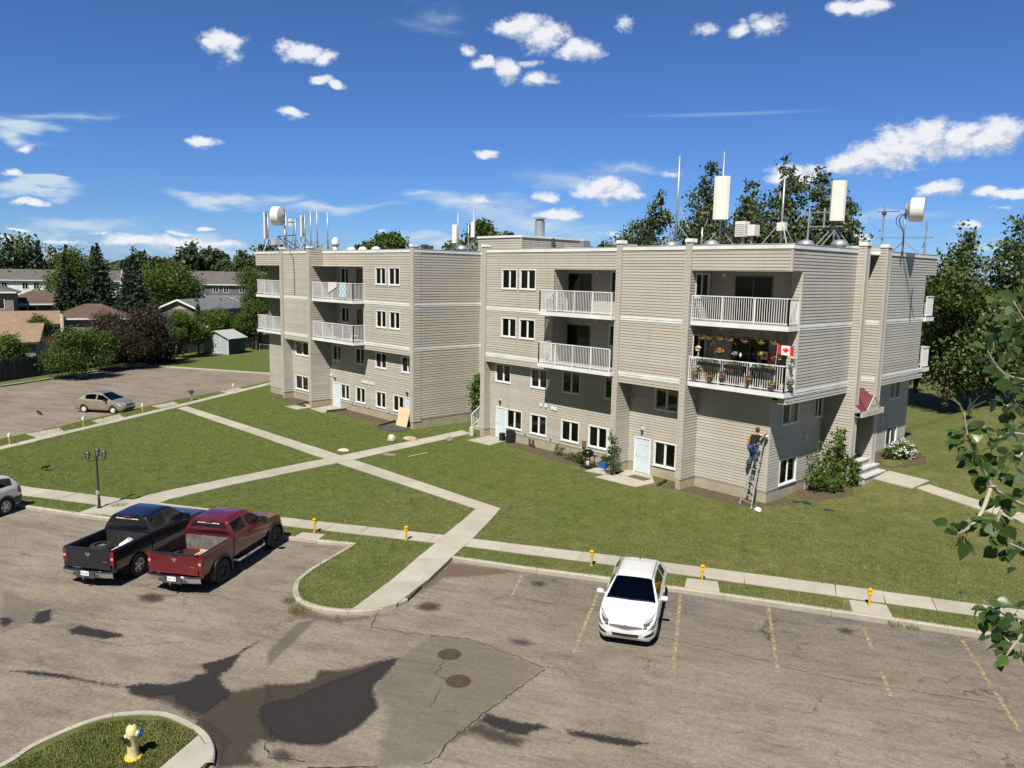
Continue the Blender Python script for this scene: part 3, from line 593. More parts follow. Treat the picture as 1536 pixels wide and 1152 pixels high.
# manhole covers
def m_cast():
    t = NT('rusty cast iron')
    t.base(t.ramp(t.noise(14, 5, .7), [(.3,(.075,.055,.043)),(.7,(.17,.125,.098))])); return t.set(Roughness=.65, Metallic=.3)
CAST = m_cast(); CASTD = plain('dark cast iron', (.035,.026,.022), .8, .2, 14)
for i, (x, y) in enumerate(((-16.13,12.9),(-14.84,12.17))):
    e = thing('manhole_cover', ['rusty round manhole cover set in the patched asphalt, nearer the lawn','rusty round manhole cover set in the patched asphalt, farther from the lawn'][i], 'manhole cover', (x,y,ZA+.005), 'manhole covers in the parking lot')
    g = MB(); g.lathe([(.30,0),(.30,.006),(.345,.006),(.345,.0)], (x,y,ZA+.004), 28); g.build('rim', GALV if 0 else CAST, e)
    g = MB(); g.lathe([(.295,-.002),(.295,.004)], (x,y,ZA+.004), 28)
    for k in range(-4, 5):
        h = math.sqrt(.27**2-(k*.06)**2); g.obox((x+k*.06, y, ZA+.012), (.014,0,0), (0,h,0), (0,0,.006), 1)
    g.build('lid', [CASTD, CAST], e)

# ---- blades over the lawns seen by the camera
def grass_blades():
    Cm = np.array(CAMM.to_3x3().transposed())
    paths = [[(-52.9,8.4),(-60.2,20),(-68.6,33),(-66.9,32.2),(-58.7,19.6),(-51.6,8.4)], [(-59.9,22.1),(-38.6,22.8),(-25,23.0),(-25.8,22.0),(-38.3,21.55),(-59.5,21.1)], [(-39.9,32.8),(-38.4,21.6),(-37.4,12.9),(-36.9,10.8),(-35.4,9.2),(-34,10),(-35.6,11.6),(-36.2,15),(-37,21.7),(-38.5,32.6)],
             [(-50,3.6),(-36.92,10.94),(-24.01,18.77),(-12.48,25.3),(8,36.1),(8.4,35.0),(-11.9,24.2),(-23.49,17.8),(-36.5,9.7),(-49.4,2.4)], [(-25.8,22.1),(-20.2,12.2),(-19.5,13.5),(-25,23)], [(-69,29.5),(-56,29.5),(-54,27.8),(-51,28.5),(-42,28.5),(-42,31),(-38,31),(-35,31),(-27.4,31),(-23,30.4),(-17.5,32.6),(-17,40),(-13,40),(-13,42),(-16,43),(-16,60),(-69,60)],
             [(-27.9,14.7),(-27,15.3),(-26.5,14.5),(-27.4,13.8)], [(-14.9,22.6),(-13.9,23.2),(-13.3,22.2),(-14.4,21.6)], [(-10.2,25.1),(-9.2,25.7),(-8.6,24.7),(-9.7,24.1)], [(-37,9.5),(-36,10.2),(-35.3,9.2),(-36.3,8.5)], [(-13.7,40.2),(-13.2,41),(0,36.5),(-.6,35.4)]]
    for nm, poly, cnt, zz in (('grass', LAWN, 150000, 0), ('grass', [(-18.25,2.7),(-18.75,4.5),(-18.4,5.1),(-17.8,5.75),(-16.9,6.1),(-16.7,6.05),(-16.1,5.1),(-17.5,2)], 16000, -.01)):
        P = np.array(poly); lo, hi = P.min(0), np.minimum(P.max(0), (12,62)); lo = np.maximum(lo, (-72,-5))
        d = None; acc = []
        tot = 0
        while tot < cnt:
            q = RNG.uniform(lo, hi, (60000,2)); d3 = np.concatenate([q, np.full((len(q),1), -10.5)], 1)@Cm.T
            u = d3[:,0]/-d3[:,2]; v = d3[:,1]/-d3[:,2]; dep = -d3[:,2]
            ok = (dep > 5)&(np.abs(u) < .68)&(np.abs(v) < .52)&in_poly(q[:,0], q[:,1], poly)
            ok &= RNG.uniform(0,1,len(q)) < np.clip((24/np.maximum(dep,1))**1.5, .12, 1)
            if nm and zz == 0:
                for pp in paths: ok &= ~in_poly(q[:,0], q[:,1], pp)
            acc.append(q[ok]); tot += ok.sum()
            if ok.sum() == 0: break
        q = np.concatenate(acc)[:cnt]; n = len(q); a = RNG.uniform(0, 2*PI, n); h = RNG.uniform(.025,.075,n); wd = RNG.uniform(.008,.02,n)
        hh = np.array([hz(x,y) for x,y in q])+zz
        c, s = np.cos(a), np.sin(a); le = RNG.normal(0,.02,(n,2))
        V = np.empty((n,3,3)); V[:,0] = np.stack([q[:,0]-c*wd, q[:,1]-s*wd, hh],1); V[:,1] = np.stack([q[:,0]+c*wd, q[:,1]+s*wd, hh],1); V[:,2] = np.stack([q[:,0]+le[:,0], q[:,1]+le[:,1], hh+h],1)
        me = bpy.data.meshes.new(nm); me.vertices.add(n*3); me.vertices.foreach_set('co', V.ravel())
        me.loops.add(n*3); me.loops.foreach_set('vertex_index', np.arange(n*3)); me.polygons.add(n); me.polygons.foreach_set('loop_start', np.arange(n)*3); me.polygons.foreach_set('loop_total', np.full(n,3))
        me.update(); me.materials.append(BLADE); o = bpy.data.objects.new(nm, me); col.objects.link(o)
        tag(o, 'short mown grass growing over the lawns' if zz == 0 else 'short grass growing round the fire hydrant', 'grass', None, 'stuff')
grass_blades()
# ------------------------------------------------------------------ the apartment block
BLD = thing('apartment_building', 'beige vinyl-sided four-storey apartment block with white balconies and flat roof', 'apartment building', (-30,33,0))
ROOF_Z = 11.82
class Wall:                                     # plan segment A -> B, outward normal on its right-hand side
    def __init__(s, A, B):
        s.A = Vector((A[0],A[1],0)); B = Vector((B[0],B[1],0)); s.L = (B-s.A).length; s.d = (B-s.A).normalized(); s.n = Vector((s.d.y,-s.d.x,0))
    def p(s, u, z, off=0): return s.A + s.d*u + s.n*off + Vector((0,0,z))
    def box(s, mb, u0, u1, z0, z1, o0, o1, m=0):
        mb.obox(s.p((u0+u1)/2,(z0+z1)/2,(o0+o1)/2), s.d*(u1-u0)/2, s.n*(o1-o0)/2, Vector((0,0,(z1-z0)/2)), m)
    def siding(s, mb, z0, z1, openings=(), u0=0, u1=None, pitch=None):
        pitch = pitch or (.175 if s.A.x < -42 else .145)
        u1 = s.L if u1 is None else u1
        k0 = math.floor(z0/pitch)
        z = k0*pitch
        while z < z1-1e-6:
            a, b = max(z, z0), min(z+pitch, z1)
            cuts = sorted({a, b} | {q for o in openings for q in (o[2], o[3]) if a < q < b})
            for c0, c1 in zip(cuts[:-1], cuts[1:]):
                mid = (c0+c1)/2; iv = [(u0,u1)]
                for o in openings:
                    if o[2] < mid < o[3]:
                        nv = []
                        for p, q in iv:
                            if o[1] <= p or o[0] >= q: nv.append((p,q)); continue
                            if o[0] > p: nv.append((p,o[0]))
                            if o[1] < q: nv.append((o[1],q))
                        iv = nv
                f0, f1 = (c0-z)/pitch, (c1-z)/pitch
                o0, o1 = .021*(1-f0)+.002, .021*(1-f1)+.002
                for p, q in iv:
                    mb.face([s.p(p,c0,o0), s.p(q,c0,o0), s.p(q,c1,o1), s.p(p,c1,o1)])
                    if c0 == z: mb.face([s.p(p,c0,0), s.p(q,c0,0), s.p(q,c0,o0), s.p(p,c0,o0)])
            z += pitch
def wall_part(W, z0, z1, openings=(), **kw):
    mb = MB(); W.siding(mb, z0, z1, openings, **kw); return mb.build('wall', SIDING, BLD)
WINK = 0
def window(W, u0, u1, z0, z1, curt=None, swap=False, name='window'):
    # vinyl slider: surround, two sashes with a meeting rail, panes and a blind behind
    global WINK; WINK += 1
    f = MB(); t = .058
    W.box(f, u0-t, u0, z0-t, z1+t, -.05, .035); W.box(f, u1, u1+t, z0-t, z1+t, -.05, .035)
    W.box(f, u0, u1, z1, z1+t, -.05, .035); W.box(f, u0-t-.02, u1+t+.02, z0-t-.02, z0-.001, -.05, .055)
    um = (u0+u1)/2
    W.box(f, um-.03, um+.03, z0, z1, -.045, .0)
    for a, b, o in ((u0,um-.03,-.03),(um+.03,u1,-.05)):
        for q in ((a,a+.03,z0,z1),(b-.03,b,z0,z1),(a+.03,b-.03,z0,z0+.035),(a+.03,b-.03,z1-.035,z1)): W.box(f, *q, o-.02, o+.012)
    fr = f.build('window', WHITE, BLD)
    p = MB(); p.face([W.p(u0,z0,-.04),W.p(um,z0,-.04),W.p(um,z1,-.04),W.p(u0,z1,-.04)]); p.face([W.p(um,z0,-.055),W.p(u1,z0,-.055),W.p(u1,z1,-.055),W.p(um,z1,-.055)])
    p.build('pane', GLASS, fr)
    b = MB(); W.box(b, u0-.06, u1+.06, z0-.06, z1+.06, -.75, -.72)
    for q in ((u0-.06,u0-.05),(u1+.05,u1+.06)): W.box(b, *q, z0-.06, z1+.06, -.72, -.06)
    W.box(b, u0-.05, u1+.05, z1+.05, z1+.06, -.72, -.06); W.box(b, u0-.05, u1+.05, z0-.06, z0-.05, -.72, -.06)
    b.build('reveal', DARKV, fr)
    rr = random.Random(WINK*17); k = rr.randrange(4) if curt is None else curt
    if k is not False:
        c = MB(); frac = rr.choice((.3,.45,.5,.5,.95)); a, e = ((u0,u0+(u1-u0)*frac) if rr.random() < .5 else (u1-(u1-u0)*frac,u1)); n = 12
        for i in range(n):
            x0, x1 = a+(e-a)*i/n, a+(e-a)*(i+1)/n; d0, d1 = (-.16 if i % 2 else -.2), (-.2 if i % 2 else -.16)
            c.face([W.p(x0,z0+.02,d0),W.p(x1,z0+.02,d1),W.p(x1,z1-.01,d1),W.p(x0,z1-.01,d0)])
        c.build('curtain', CURT[k], fr)
    return fr
def entry_door(W, u0, u1, z0, z1):
    f = MB()
    W.box(f, u0-.07, u0, z0, z1+.07, -.03, .03); W.box(f, u1, u1+.07, z0, z1+.07, -.03, .03); W.box(f, u0, u1, z1, z1+.07, -.03, .03)
    d = f.build('door', WHITE, BLD)
    l = MB(); W.box(l, u0, u1, z0+.02, z1, -.045, -.005)
    w = u1-u0
    for i in (0,1):
        a = u0+w*(.14+.40*i); b = a+w*.32
        for q0, q1 in ((.10,.40),(.46,.74),(.80,.93)):
            c0, c1 = z0+(z1-z0)*q0, z0+(z1-z0)*q1
            W.box(l, a, b, c0, c0+.015, -.005, .006); W.box(l, a, b, c1-.015, c1, -.005, .006); W.box(l, a, a+.015, c0+.015, c1-.015, -.005, .006); W.box(l, b-.015, b, c0+.015, c1-.015, -.005, .006)
            W.box(l, a+.04, b-.04, c0+.04, c1-.04, -.005, .003)
    l.build('door_leaf', DOORB, d)
    h = MB(); q = W.p(u0+.09 if u0 else u0+.09, z0+.95, .03); h.lathe([(.012,-.04),(.012,.01),(.03,.015),(.033,.035),(.02,.05)], q, 10, ax='y')
    h.build('door_handle', GALV, d)
    return d
def wall_lamp(W, u, z):
    e = MB(); W.box(e, u-.06, u+.06, z-.05, z+.1, 0, .05); a = e.build('wall_lamp', WHITE, BLD)
    g = MB(); c = W.p(u, z-.05, .11); g.lathe([(.03,.1),(.075,.04),(.085,-.02),(.06,-.1),(.02,-.13)], c, 10); g.build('lamp_shade', plain('smoked lamp glass', (.06,.05,.04), .25, .1) if not bpy.data.materials.get('smoked lamp glass') else bpy.data.materials['smoked lamp glass'], a)
def small(W, u, z, w, h, d, mat, name):
    g = MB(); W.box(g, u-w/2, u+w/2, z-h/2, z+h/2, 0, d); W.box(g, u-w/2-.02, u+w/2+.02, z-h/2-.02, z+h/2+.02, 0, .012); return g.build(name, mat, BLD)
def band(W, u0, u1, z):
    g = MB(); W.box(g, u0, u1, z-.10, z, .002, .045); W.box(g, u0, u1, z-.215, z-.10, .002, .03); g.build('trim_band', WHITE_DIRTY, BLD)
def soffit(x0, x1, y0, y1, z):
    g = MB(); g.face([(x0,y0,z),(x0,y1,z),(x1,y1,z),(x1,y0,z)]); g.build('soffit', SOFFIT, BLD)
def corner(x, y, z0, z1, w=.07, o=.022):
    g = MB(); g.box(x-w, x+o, y-o, y+w, z0, z1); g.build('corner_trim', TRIM, BLD)
def foundation(pts, z1=.52, th=.1):
    g = MB()
    for a, b in zip(pts[:-1], pts[1:]):
        W = Wall(a, b); W.box(g, 0, W.L, -.3, z1, -th, -.012)
    g.build('foundation', FOUND, BLD)
def fin(x0, x1, yf, yb, z1=12.17, zb=.5):
    # full-height pier with perforated face trim, siding on its flanks, a concrete foot and a white cap
    g = MB(); R = Wall((x1,yf),(x1,yb)); R.siding(g, zb, z1, (), .07); Lw = Wall((x0,yb),(x0,yf)); Lw.siding(g, zb, z1, (), 0, Lw.L-.07)
    F = Wall((x0,yf),(x1,yf)); F.box(g, 0, F.L, zb, z1, -.05, 0, 1)
    g.box(x0-.018, x0+.06, yf-.02, yf+.07, zb, z1, 1); g.box(x1-.06, x1+.018, yf-.02, yf+.07, zb, z1, 1)
    g.face([(x0,yf,z1),(x1,yf,z1),(x1,yb,z1),(x0,yb,z1)], 1)
    for k in range(int((z1-zb)/.19)):
        z = zb+.1+k*.19
        for xx in (x0+.09, x1-.09): g.box(xx-.014, xx+.014, yf-.003, yf+.01, z-.022, z+.022, 2)
    o = g.build('pier', [SIDING, TRIM, DARKV], BLD)
    f = MB(); f.box(x0+.012, x1-.012, yf+.01, yb, -.3, zb); f.build('pier_foot', FOUND, o)
    c = MB(); c.box(x0-.05, x1+.05, yf-.05, yf+.38, z1, z1+.17); c.build('pier_cap', WHITE, o)
def fin_x(y0, y1, xb, xf, z1=12.17, zb=.5):
    g = MB(); N = Wall((xb,y0),(xf,y0)); N.siding(g, zb, z1, (), 0, N.L-.07); S_ = Wall((xf,y1),(xb,y1)); S_.siding(g, zb, z1, (), .07)
    F = Wall((xf,y0),(xf,y1)); F.box(g, 0, F.L, zb, z1, -.05, 0, 1)
    g.box(xf-.07, xf+.02, y0-.018, y0+.06, zb, z1, 1); g.box(xf-.07, xf+.02, y1-.06, y1+.018, zb, z1, 1); g.face([(xb,y0,z1),(xf,y0,z1),(xf,y1,z1),(xb,y1,z1)], 1)
    o = g.build('pier', [SIDING, TRIM], BLD)
    f = MB(); f.box(xb, xf-.01, y0+.012, y1-.012, -.2, zb); f.build('pier_foot', FOUND, o)
    c = MB(); c.box(xf-.38, xf+.05, y0-.05, y1+.05, z1, z1+.17); c.build('pier_cap', WHITE, o)
def railing(name, pts, z0, z1, parent, sp=.115, posts=1.5):
    g = MB()
    for (a, b) in zip(pts[:-1], pts[1:]):
        A, B = Vector((*a,0)), Vector((*b,0)); L = (B-A).length
        g.bar(A+Vector((0,0,z1)), B+Vector((0,0,z1)), .055, .045); g.bar(A+Vector((0,0,z0+.07)), B+Vector((0,0,z0+.07)), .035, .035)
        n = max(1, round(L/posts))
        for i in range(n+1):
            p = A.lerp(B, i/n); g.bar(p+Vector((0,0,z0-.02)), p+Vector((0,0,z1)), .05)
        k = max(2, round(L/sp))
        for i in range(1, k):
            p = A.lerp(B, i/k); g.bar(p+Vector((0,0,z0+.07)), p+Vector((0,0,z1)), .022)
    return g.build(name, WHITE, parent)
def balcony(poly, z, rail, zr=1.1):
    g = MB(); g.prism(poly, z-.22, z, 0, 1); o = g.build('balcony', [WHITE_DIRTY, FLOORG], BLD)
    railing('railing', rail, z+.03, z+zr+.1, o)
    return o
def slider(W, u0, u1, z0, z1, curt=None):
    f = MB(); t = .06; um = (u0+u1)/2
    for q in ((u0,u0+t,z0,z1),(u1-t,u1,z0,z1),(u0+t,u1-t,z1-t,z1),(u0+t,u1-t,z0,z0+.05),(um-.035,um+.035,z0+.05,z1-t)): W.box(f, *q, -.03, .03)
    d = f.build('sliding_door', DARKST, BLD)
    p = MB(); p.face([W.p(u0+t,z0,0),W.p(u1-t,z0,0),W.p(u1-t,z1,0),W.p(u0+t,z1,0)]); p.build('pane', GLASS, d)
    b = MB(); W.box(b, u0, u1, z0, z1, -.6, -.58)
    for q in ((u0,u0+.01),(u1-.01,u1)): W.box(b, *q, z0, z1, -.58, -.03)
    W.box(b, u0+.01, u1-.01, z1-.01, z1, -.58, -.03)
    b.build('reveal', DARKV, d)
    if curt is not None:
        c = MB(); n = 14; a, e = um+.03, u1-t
        for i in range(n):
            x0, x1 = a+(e-a)*i/n, a+(e-a)*(i+1)/n; d0, d1 = (-.1 if i % 2 else -.14), (-.14 if i % 2 else -.1)
            c.face([W.p(x0,z0+.02,d0),W.p(x1,z0+.02,d1),W.p(x1,z1-.08,d1),W.p(x0,z1-.08,d0)])
        c.build('curtain', CURT[curt], d)
    return d
FASC = []
def fascia(a, b):
    W = Wall(a, b); g = MB(); W.box(g, -.04, W.L+.04, ROOF_Z, ROOF_Z+.2, -.25, .05); W.box(g, -.04, W.L+.04, ROOF_Z+.2, ROOF_Z+.215, -.3, .07); g.build('roof_edge', WHITE_DIRTY, BLD)
UW = lambda x0, x1, y: Wall((x0,y),(x1,y))
LOW_TOP = 4.95
# ---- section A (between the inner corner and the second pier)
A_X0, A_X1 = -37.4, -26.25
W = UW(A_X0, A_X1, 32.73); u = lambda x: x-A_X0
ops = [(u(-35.93),u(-34.67),9.64,10.76),(u(-34.3),u(-33.04),9.64,10.76),(u(-35.9),u(-34.65),6.68,7.78),(u(-34.28),u(-33.03),6.68,7.78),(u(-31.5),u(-26.6),8.42,10.82),(u(-31.5),u(-26.6),5.45,8.2)]
wall_part(W, LOW_TOP, ROOF_Z, ops)
for o, c in zip(ops[:4], (2,1,0,False)): window(W, *o, curt=c)
band(W, 0, u(-31.6), 8.45); band(W, 0, u(-31.6), 5.51); fascia((A_X0,32.73),(A_X1,32.73)); soffit(A_X0, A_X1, 32.73, 33.2, LOW_TOP)
for z0, z1, c in ((8.42,10.82,2),(5.45,8.2,None)):
    Wl = Wall((-31.5,32.73),(-31.5,33.86)); wall_part(Wl, z0, z1); Wr = Wall((-26.6,33.86),(-26.6,32.73)); wall_part(Wr, z0, z1)
    Wb = UW(-31.5, -26.6, 33.86); dd = [(.08,1.9,z0+.03,z0+2.2),(3.35,4.45,z0+1.2,z0+2.3)]
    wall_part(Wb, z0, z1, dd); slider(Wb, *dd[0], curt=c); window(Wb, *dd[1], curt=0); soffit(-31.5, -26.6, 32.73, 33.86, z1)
    balcony([(-31.6,31.6),(-26.2,31.6),(-26.2,33.86),(-31.5,33.86),(-31.5,32.75),(-31.6,32.75)], z0+.02, [(-31.56,32.7),(-31.56,31.66),(-26.27,31.66)])
    g = MB(); g.box(-30.1+1.0, -29.0, 33.7, 33.86, z1-.25, z1-.1); g.build('wall_lamp', WHITE, BLD)
W = UW(A_X0, A_X1, 33.15)
ops = [(u(-36.84),u(-35.52),3.72,4.8),(u(-33.62),u(-32.3),3.72,4.8),(u(-30.98),u(-29.66),3.74,4.9),(u(-27.72),u(-26.45),3.78,4.9),(u(-35.74),u(-34.44),.86,1.98),(u(-33.58),u(-32.28),.84,1.98),(u(-30.96),u(-29.65),.86,2.0),(u(-28.81),u(-27.53),.86,2.0),(u(-36.74),u(-35.9),-.05,1.98),(u(-27.38),u(-26.5),-.05,1.98)]
wall_part(W, .52, LOW_TOP, ops)
for i, o in enumerate(ops[:8]): window(W, *o, curt=(0,1,False,0,0,3,0,0)[i])
for o in ops[8:]: entry_door(W, o[0], o[1], .02, o[3])
foundation([(A_X0,33.15),(-36.82,33.15)]); foundation([(-35.82,33.15),(-27.46,33.15)]); foundation([(-26.42,33.15),(A_X1,33.15)])
wall_lamp(W, u(-36.35), 2.5)
for x, z in ((-31.75,2.62),(-31.5,2.60),(-32.7,2.68),(-32.3,2.68)): small(W, u(x), z, .17, .17, .07, WHITE, 'vent_hood')
for x, z in ((-34.05,.68),(-31.85,.72)): small(W, u(x), z, .13, .13, .06, GALV, 'outlet_cover')
g = MB(); W.box(g, u(-29.25), u(-29.02), .72, 1.08, 0, .12); W.box(g, u(-29.17), u(-29.10), .0, .72, 0, .05); g.build('electrical_box', plain('rusty metal box', (.19,.105,.065), .7, .25, 8), BLD)
g = MB(); W.box(g, u(-29.16), u(-29.12), 1.08, 4.3, 0.0, .035); g.build('conduit', TRIM, BLD)
# ---- section B
B0, B1 = -25.95, -22.0
W = UW(B0, B1, 32.05); wall_part(W, LOW_TOP, ROOF_Z); band(W, 0, W.L, 8.45); band(W, 0, W.L, 5.51); fascia((B0,32.05),(B1,32.05)); soffit(B0, B1, 32.05, 33.2, LOW_TOP)
W = UW(B0, B1, 33.13); u = lambda x: x-B0
ops = [(u(-24.25),u(-22.9),3.66,4.74),(u(-24.18),u(-22.9),.66,1.88),(u(-25.47),u(-24.52),-.05,1.9)]
wall_part(W, .52, LOW_TOP, ops); window(W, *ops[0], curt=False); window(W, *ops[1], curt=1); entry_door(W, ops[2][0], ops[2][1], .02, 1.9)
foundation([(B0,33.13),(-25.55,33.13)]); foundation([(-24.44,33.13),(B1,33.13)]); wall_lamp(W, u(-25.0), 2.42)
# ---- section C with the corner balconies
C0, C1 = -21.7, -16.6
W = UW(C0, C1, 32.05); wall_part(W, 10.83, ROOF_Z); fascia((C0,32.05),(C1,32.05)); corner(C1, 32.05, 10.83, ROOF_Z); soffit(C0, C1, 32.05, 33.8, 10.83)
for z0, z1 in ((8.42,10.83),(5.45,8.2)):
    Wl = Wall((C0,32.05),(C0,33.75)); lo = [(.42,1.5,z0+1.15,z0+2.25)]; wall_part(Wl, z0, z1, lo); window(Wl, *lo[0], curt=0)
    Wb = UW(C0, -17.1, 33.75); dd = [(1.36,3.34,z0+.03,z0+2.2)]; wall_part(Wb, z0, z1, dd); slider(Wb, *dd[0]); soffit(C0, -16.65, 32.1, 33.75, z1-.004)
    balcony([(C0,32.12),(-16.62,32.12),(-16.62,33.05),(-17.1,33.05),(-17.1,33.75),(C0,33.75)], z0+.02, [(C0+.02,32.18),(-16.68,32.18),(-16.68,33.0)])
    P = UW(-17.1, C1, 33.05); wall_part(P, z0, z1); Wi = Wall((-17.1,33.75),(-17.1,33.05)); wall_part(Wi, z0, z1)
    g = MB(); g.box(-21.0, -20.8, 33.6, 33.75, z1-.27, z1-.1); g.build('wall_lamp', WHITE, BLD)
W = UW(C0, -17.73, 33.15); wall_part(W, .52, 5.2); foundation([(C0,33.15),(-17.73,33.15),(-17.73,38.45)]); soffit(C0, -16.62, 32.12, 33.16, 5.228)
small(W, 3.1, .72, .1, .12, .06, WHITE, 'outlet_cover')
corner(-17.73, 33.15, .52, 5.2, .09)
# ---- right-hand face
RX = -16.6
W = Wall((RX,33.05),(RX,38.45)); wall_part(W, 5.2, ROOF_Z); band(W, 0, W.L, 8.45); corner(RX, 33.05, 5.45, 10.83)
W2 = Wall((RX,32.05),(RX,33.05)); wall_part(W2, 10.83, ROOF_Z); fascia((RX,32.05),(RX,38.45))
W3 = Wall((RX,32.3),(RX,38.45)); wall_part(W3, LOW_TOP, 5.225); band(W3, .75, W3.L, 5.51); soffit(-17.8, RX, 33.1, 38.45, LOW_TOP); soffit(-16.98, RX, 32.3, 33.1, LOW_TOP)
P = UW(-16.98, RX, 32.3); wall_part(P, LOW_TOP, 5.225)
W = Wall((-17.73,33.15),(-17.73,38.45)); ops = [(1.1,2.65,3.66,4.7),(4.4,5.2,3.66,4.62),(1.17,2.76,.68,1.86)]
wall_part(W, .52, 5.0, ops); window(W, *ops[0], curt=3); window(W, *ops[1], curt=1); window(W, *ops[2], curt=0); small(W, 3.6, 2.75, .14, .3, .06, WHITE, 'outlet_cover')
fin_x(38.45, 38.85, -18.6, -16.15); fin_x(41.1, 41.55, -18.6, -16.2)
W = Wall((-18.6,38.85),(-18.6,41.1)); wall_part(W, 3.6, ROOF_Z); band(W, 0, W.L, 8.45); band(W, 0, W.L, 5.51)
N = UW(-18.6, -16.22, 41.1)
for z in (8.45, 5.51): band(N, .1, N.L-.12, z)
fascia((-18.6,38.85),(-18.6,41.1)); fascia((-18.55,41.1),(-16.6,41.1))
W = Wall((RX,41.55),(RX,47.7)); wall_part(W, LOW_TOP, ROOF_Z); band(W, 0, W.L, 8.45); W3 = Wall((RX,47.7),(RX,49.25)); wall_part(W3, 10.85, ROOF_Z); wall_part(Wall((RX,47.7),(RX,48.45)), LOW_TOP, 5.2); band(Wall((RX,41.55),(RX,48.45)), 0, 6.9, 5.51); fascia((RX,41.55),(RX,49.25)); soffit(-17.8, RX, 41.55, 48.45, LOW_TOP)
W = Wall((-17.73,41.55),(-17.73,49.75)); ops = [(5.3,6.85,3.68,4.62),(5.3,6.85,.80,1.92)]
wall_part(W, .62, 5.0, ops); window(W, *ops[0], curt=1); window(W, *ops[1], curt=0); foundation([(-17.73,41.55),(-17.73,49.75)], .8); small(W, 4.4, 2.5, .14, .25, .06, WHITE, 'outlet_cover')
for z0 in (8.42, 5.45):
    balcony([(-21.7,47.7),(-17.1,47.7),(-17.1,48.4),(-16.62,48.4),(-16.62,49.6),(-21.7,49.6)], z0+.02, [(-16.68,48.42),(-16.68,49.54),(-21.6,49.54)])
    wall_part(Wall((RX,47.7),(-17.1,47.7)), z0, z0+2.4)
# entrance between the two piers: doors, awning, steps
E = Wall((-18.6,38.85),(-18.6,41.1)); g = MB(); E.box(g, .15, 2.1, 1.3, 3.5, -.04, .02); ed = g.build('entrance_door', DARKST, BLD)
g = MB()
for a, b in ((.22,1.1),(1.15,2.03)): E.box(g, a, b, 1.4, 3.4, .02, .03)
g.build('pane', GLASS, ed); g = MB(); E.box(g, 0, E.L, 1.0, 3.6, -.12, -.06); g.build('wall', SIDING, BLD)
MAROON = plain('maroon awning metal', (.13,.026,.042), .6, .12, 3)
aw = MB(); y0, y1 = 38.5, 41.15
aw.face([(-16.05,y0,3.98),(-15.85,y0-.02,3.98),(-15.85,y0-.02,4.06)], 0)
aw.face([(-15.8,y0,4.06),(-15.8,y1,4.06),(-16.9,y1,4.95),(-16.9,y0,4.95)], 0)                 # sloping roof
ym = (y0+y1)/2
aw.face([(-15.78,ym-.75,4.07),(-15.78,ym,4.78),(-16.6,ym,4.78),(-15.95,ym-.75,4.2)], 0); aw.face([(-15.78,ym+.75,4.07),(-15.95,ym+.75,4.2),(-16.6,ym,4.78),(-15.78,ym,4.78)], 0)
aw.face([(-15.8,y0,3.98),(-16.9,y0,3.98),(-16.9,y0,4.95),(-15.8,y0,4.06)], 1); aw.face([(-15.8,y0,3.78),(-15.8,y1,3.78),(-16.9,y1,3.78),(-16.9,y0,3.78)], 1)
awn = aw.build('awning', [MAROON, SOFFIT], BLD)
sg = MB(); sg.box(-15.84, -15.76, y0, y1, 3.78, 4.06); sg.face([(-15.765,ym-.72,4.06),(-15.765,ym+.72,4.06),(-15.765,ym,4.70)])
sg.bar((-15.76,ym-.76,4.07),(-15.76,ym,4.79), .05, .04, up=(1,0,0)); sg.bar((-15.76,ym,4.79),(-15.76,ym+.76,4.07), .05, .04, up=(1,0,0)); sgn = sg.build('awning_sign', plain('cream sign board', (.58,.55,.46), .5, .05), awn)
lt = MB()                                       # faded script in the gable and a line of small capitals on the board
for k in range(7):
    yy = ym-.32+k*.1; lt.bar((-15.758,yy,4.22),(-15.758,yy+.045,4.34+.07*(k==0)), .012, .012, up=(1,0,0)); lt.bar((-15.758,yy+.045,4.34),(-15.758,yy+.08,4.22), .012, .012, up=(1,0,0))
for k in range(16):
    if k in (6,): continue
    yy = ym-.75+k*.095; lt.bar((-15.755,yy,3.88),(-15.755,yy,3.97), .012, .012, up=(1,0,0)); lt.bar((-15.755,yy,3.97 if k % 3 else 3.92),(-15.755,yy+.05,3.97 if k % 2 else 3.88), .012, .012, up=(1,0,0))
lt.build('lettering', plain('faded grey lettering', (.22,.20,.20), .6, .1), sgn)
st = MB()
for i, (xf, zt) in enumerate(((-16.25,1.28),(-15.9,.98),(-15.55,.70))):
    st.box(-18.6 if i == 0 else -16.3, xf, 38.9+.12, 41.6-.06, zt-.07, zt, 0); st.box(-18.55 if i == 0 else -16.3, xf-.04, 38.95+.12, 41.55-.06, -.1, zt-.07, 1)
st.build('entrance_steps', [plain('pale grey step concrete', (.50,.50,.48), .8, .1, 3), plain('step riser concrete', (.36,.36,.35), .85, .12, 3)], BLD)
# ---- inner corner: side wall of the left wing, recessed stair
SX = -42.1
W = Wall((SX,30.5),(SX,36.2)); wall_part(W, .62, ROOF_Z); band(W, 0, W.L, 8.45); band(W, 0, W.L, 5.51); fascia((SX,30.5),(SX,36.2)); foundation([(SX,30.5),(SX,36.2)], .62)
W = UW(SX, -37.4, 36.2); wall_part(W, .6, ROOF_Z); band(W, 0, W.L, 8.45); band(W, 0, W.L, 5.51); fascia((SX,36.2),(-37.75,36.2))
W = Wall((-37.75,36.2),(-37.75,32.73)); wall_part(W, .6, ROOF_Z)
g = MB(); W = UW(SX, -37.75, 36.2); W.box(g, 2.3, 3.3, 1.0, 3.1, 0, .04); g.build('entrance_door', DARKST, BLD)
st = MB()
for i in range(4): st.box(-39.75, -38.1, 33.7+.3*i, 35.6, .02+.0*i, .27*(i+1)-.001*i)
st.box(-39.75, -38.1, 35.6, 36.2, 0, 1.08); o = st.build('entrance_steps', CONC, BLD)
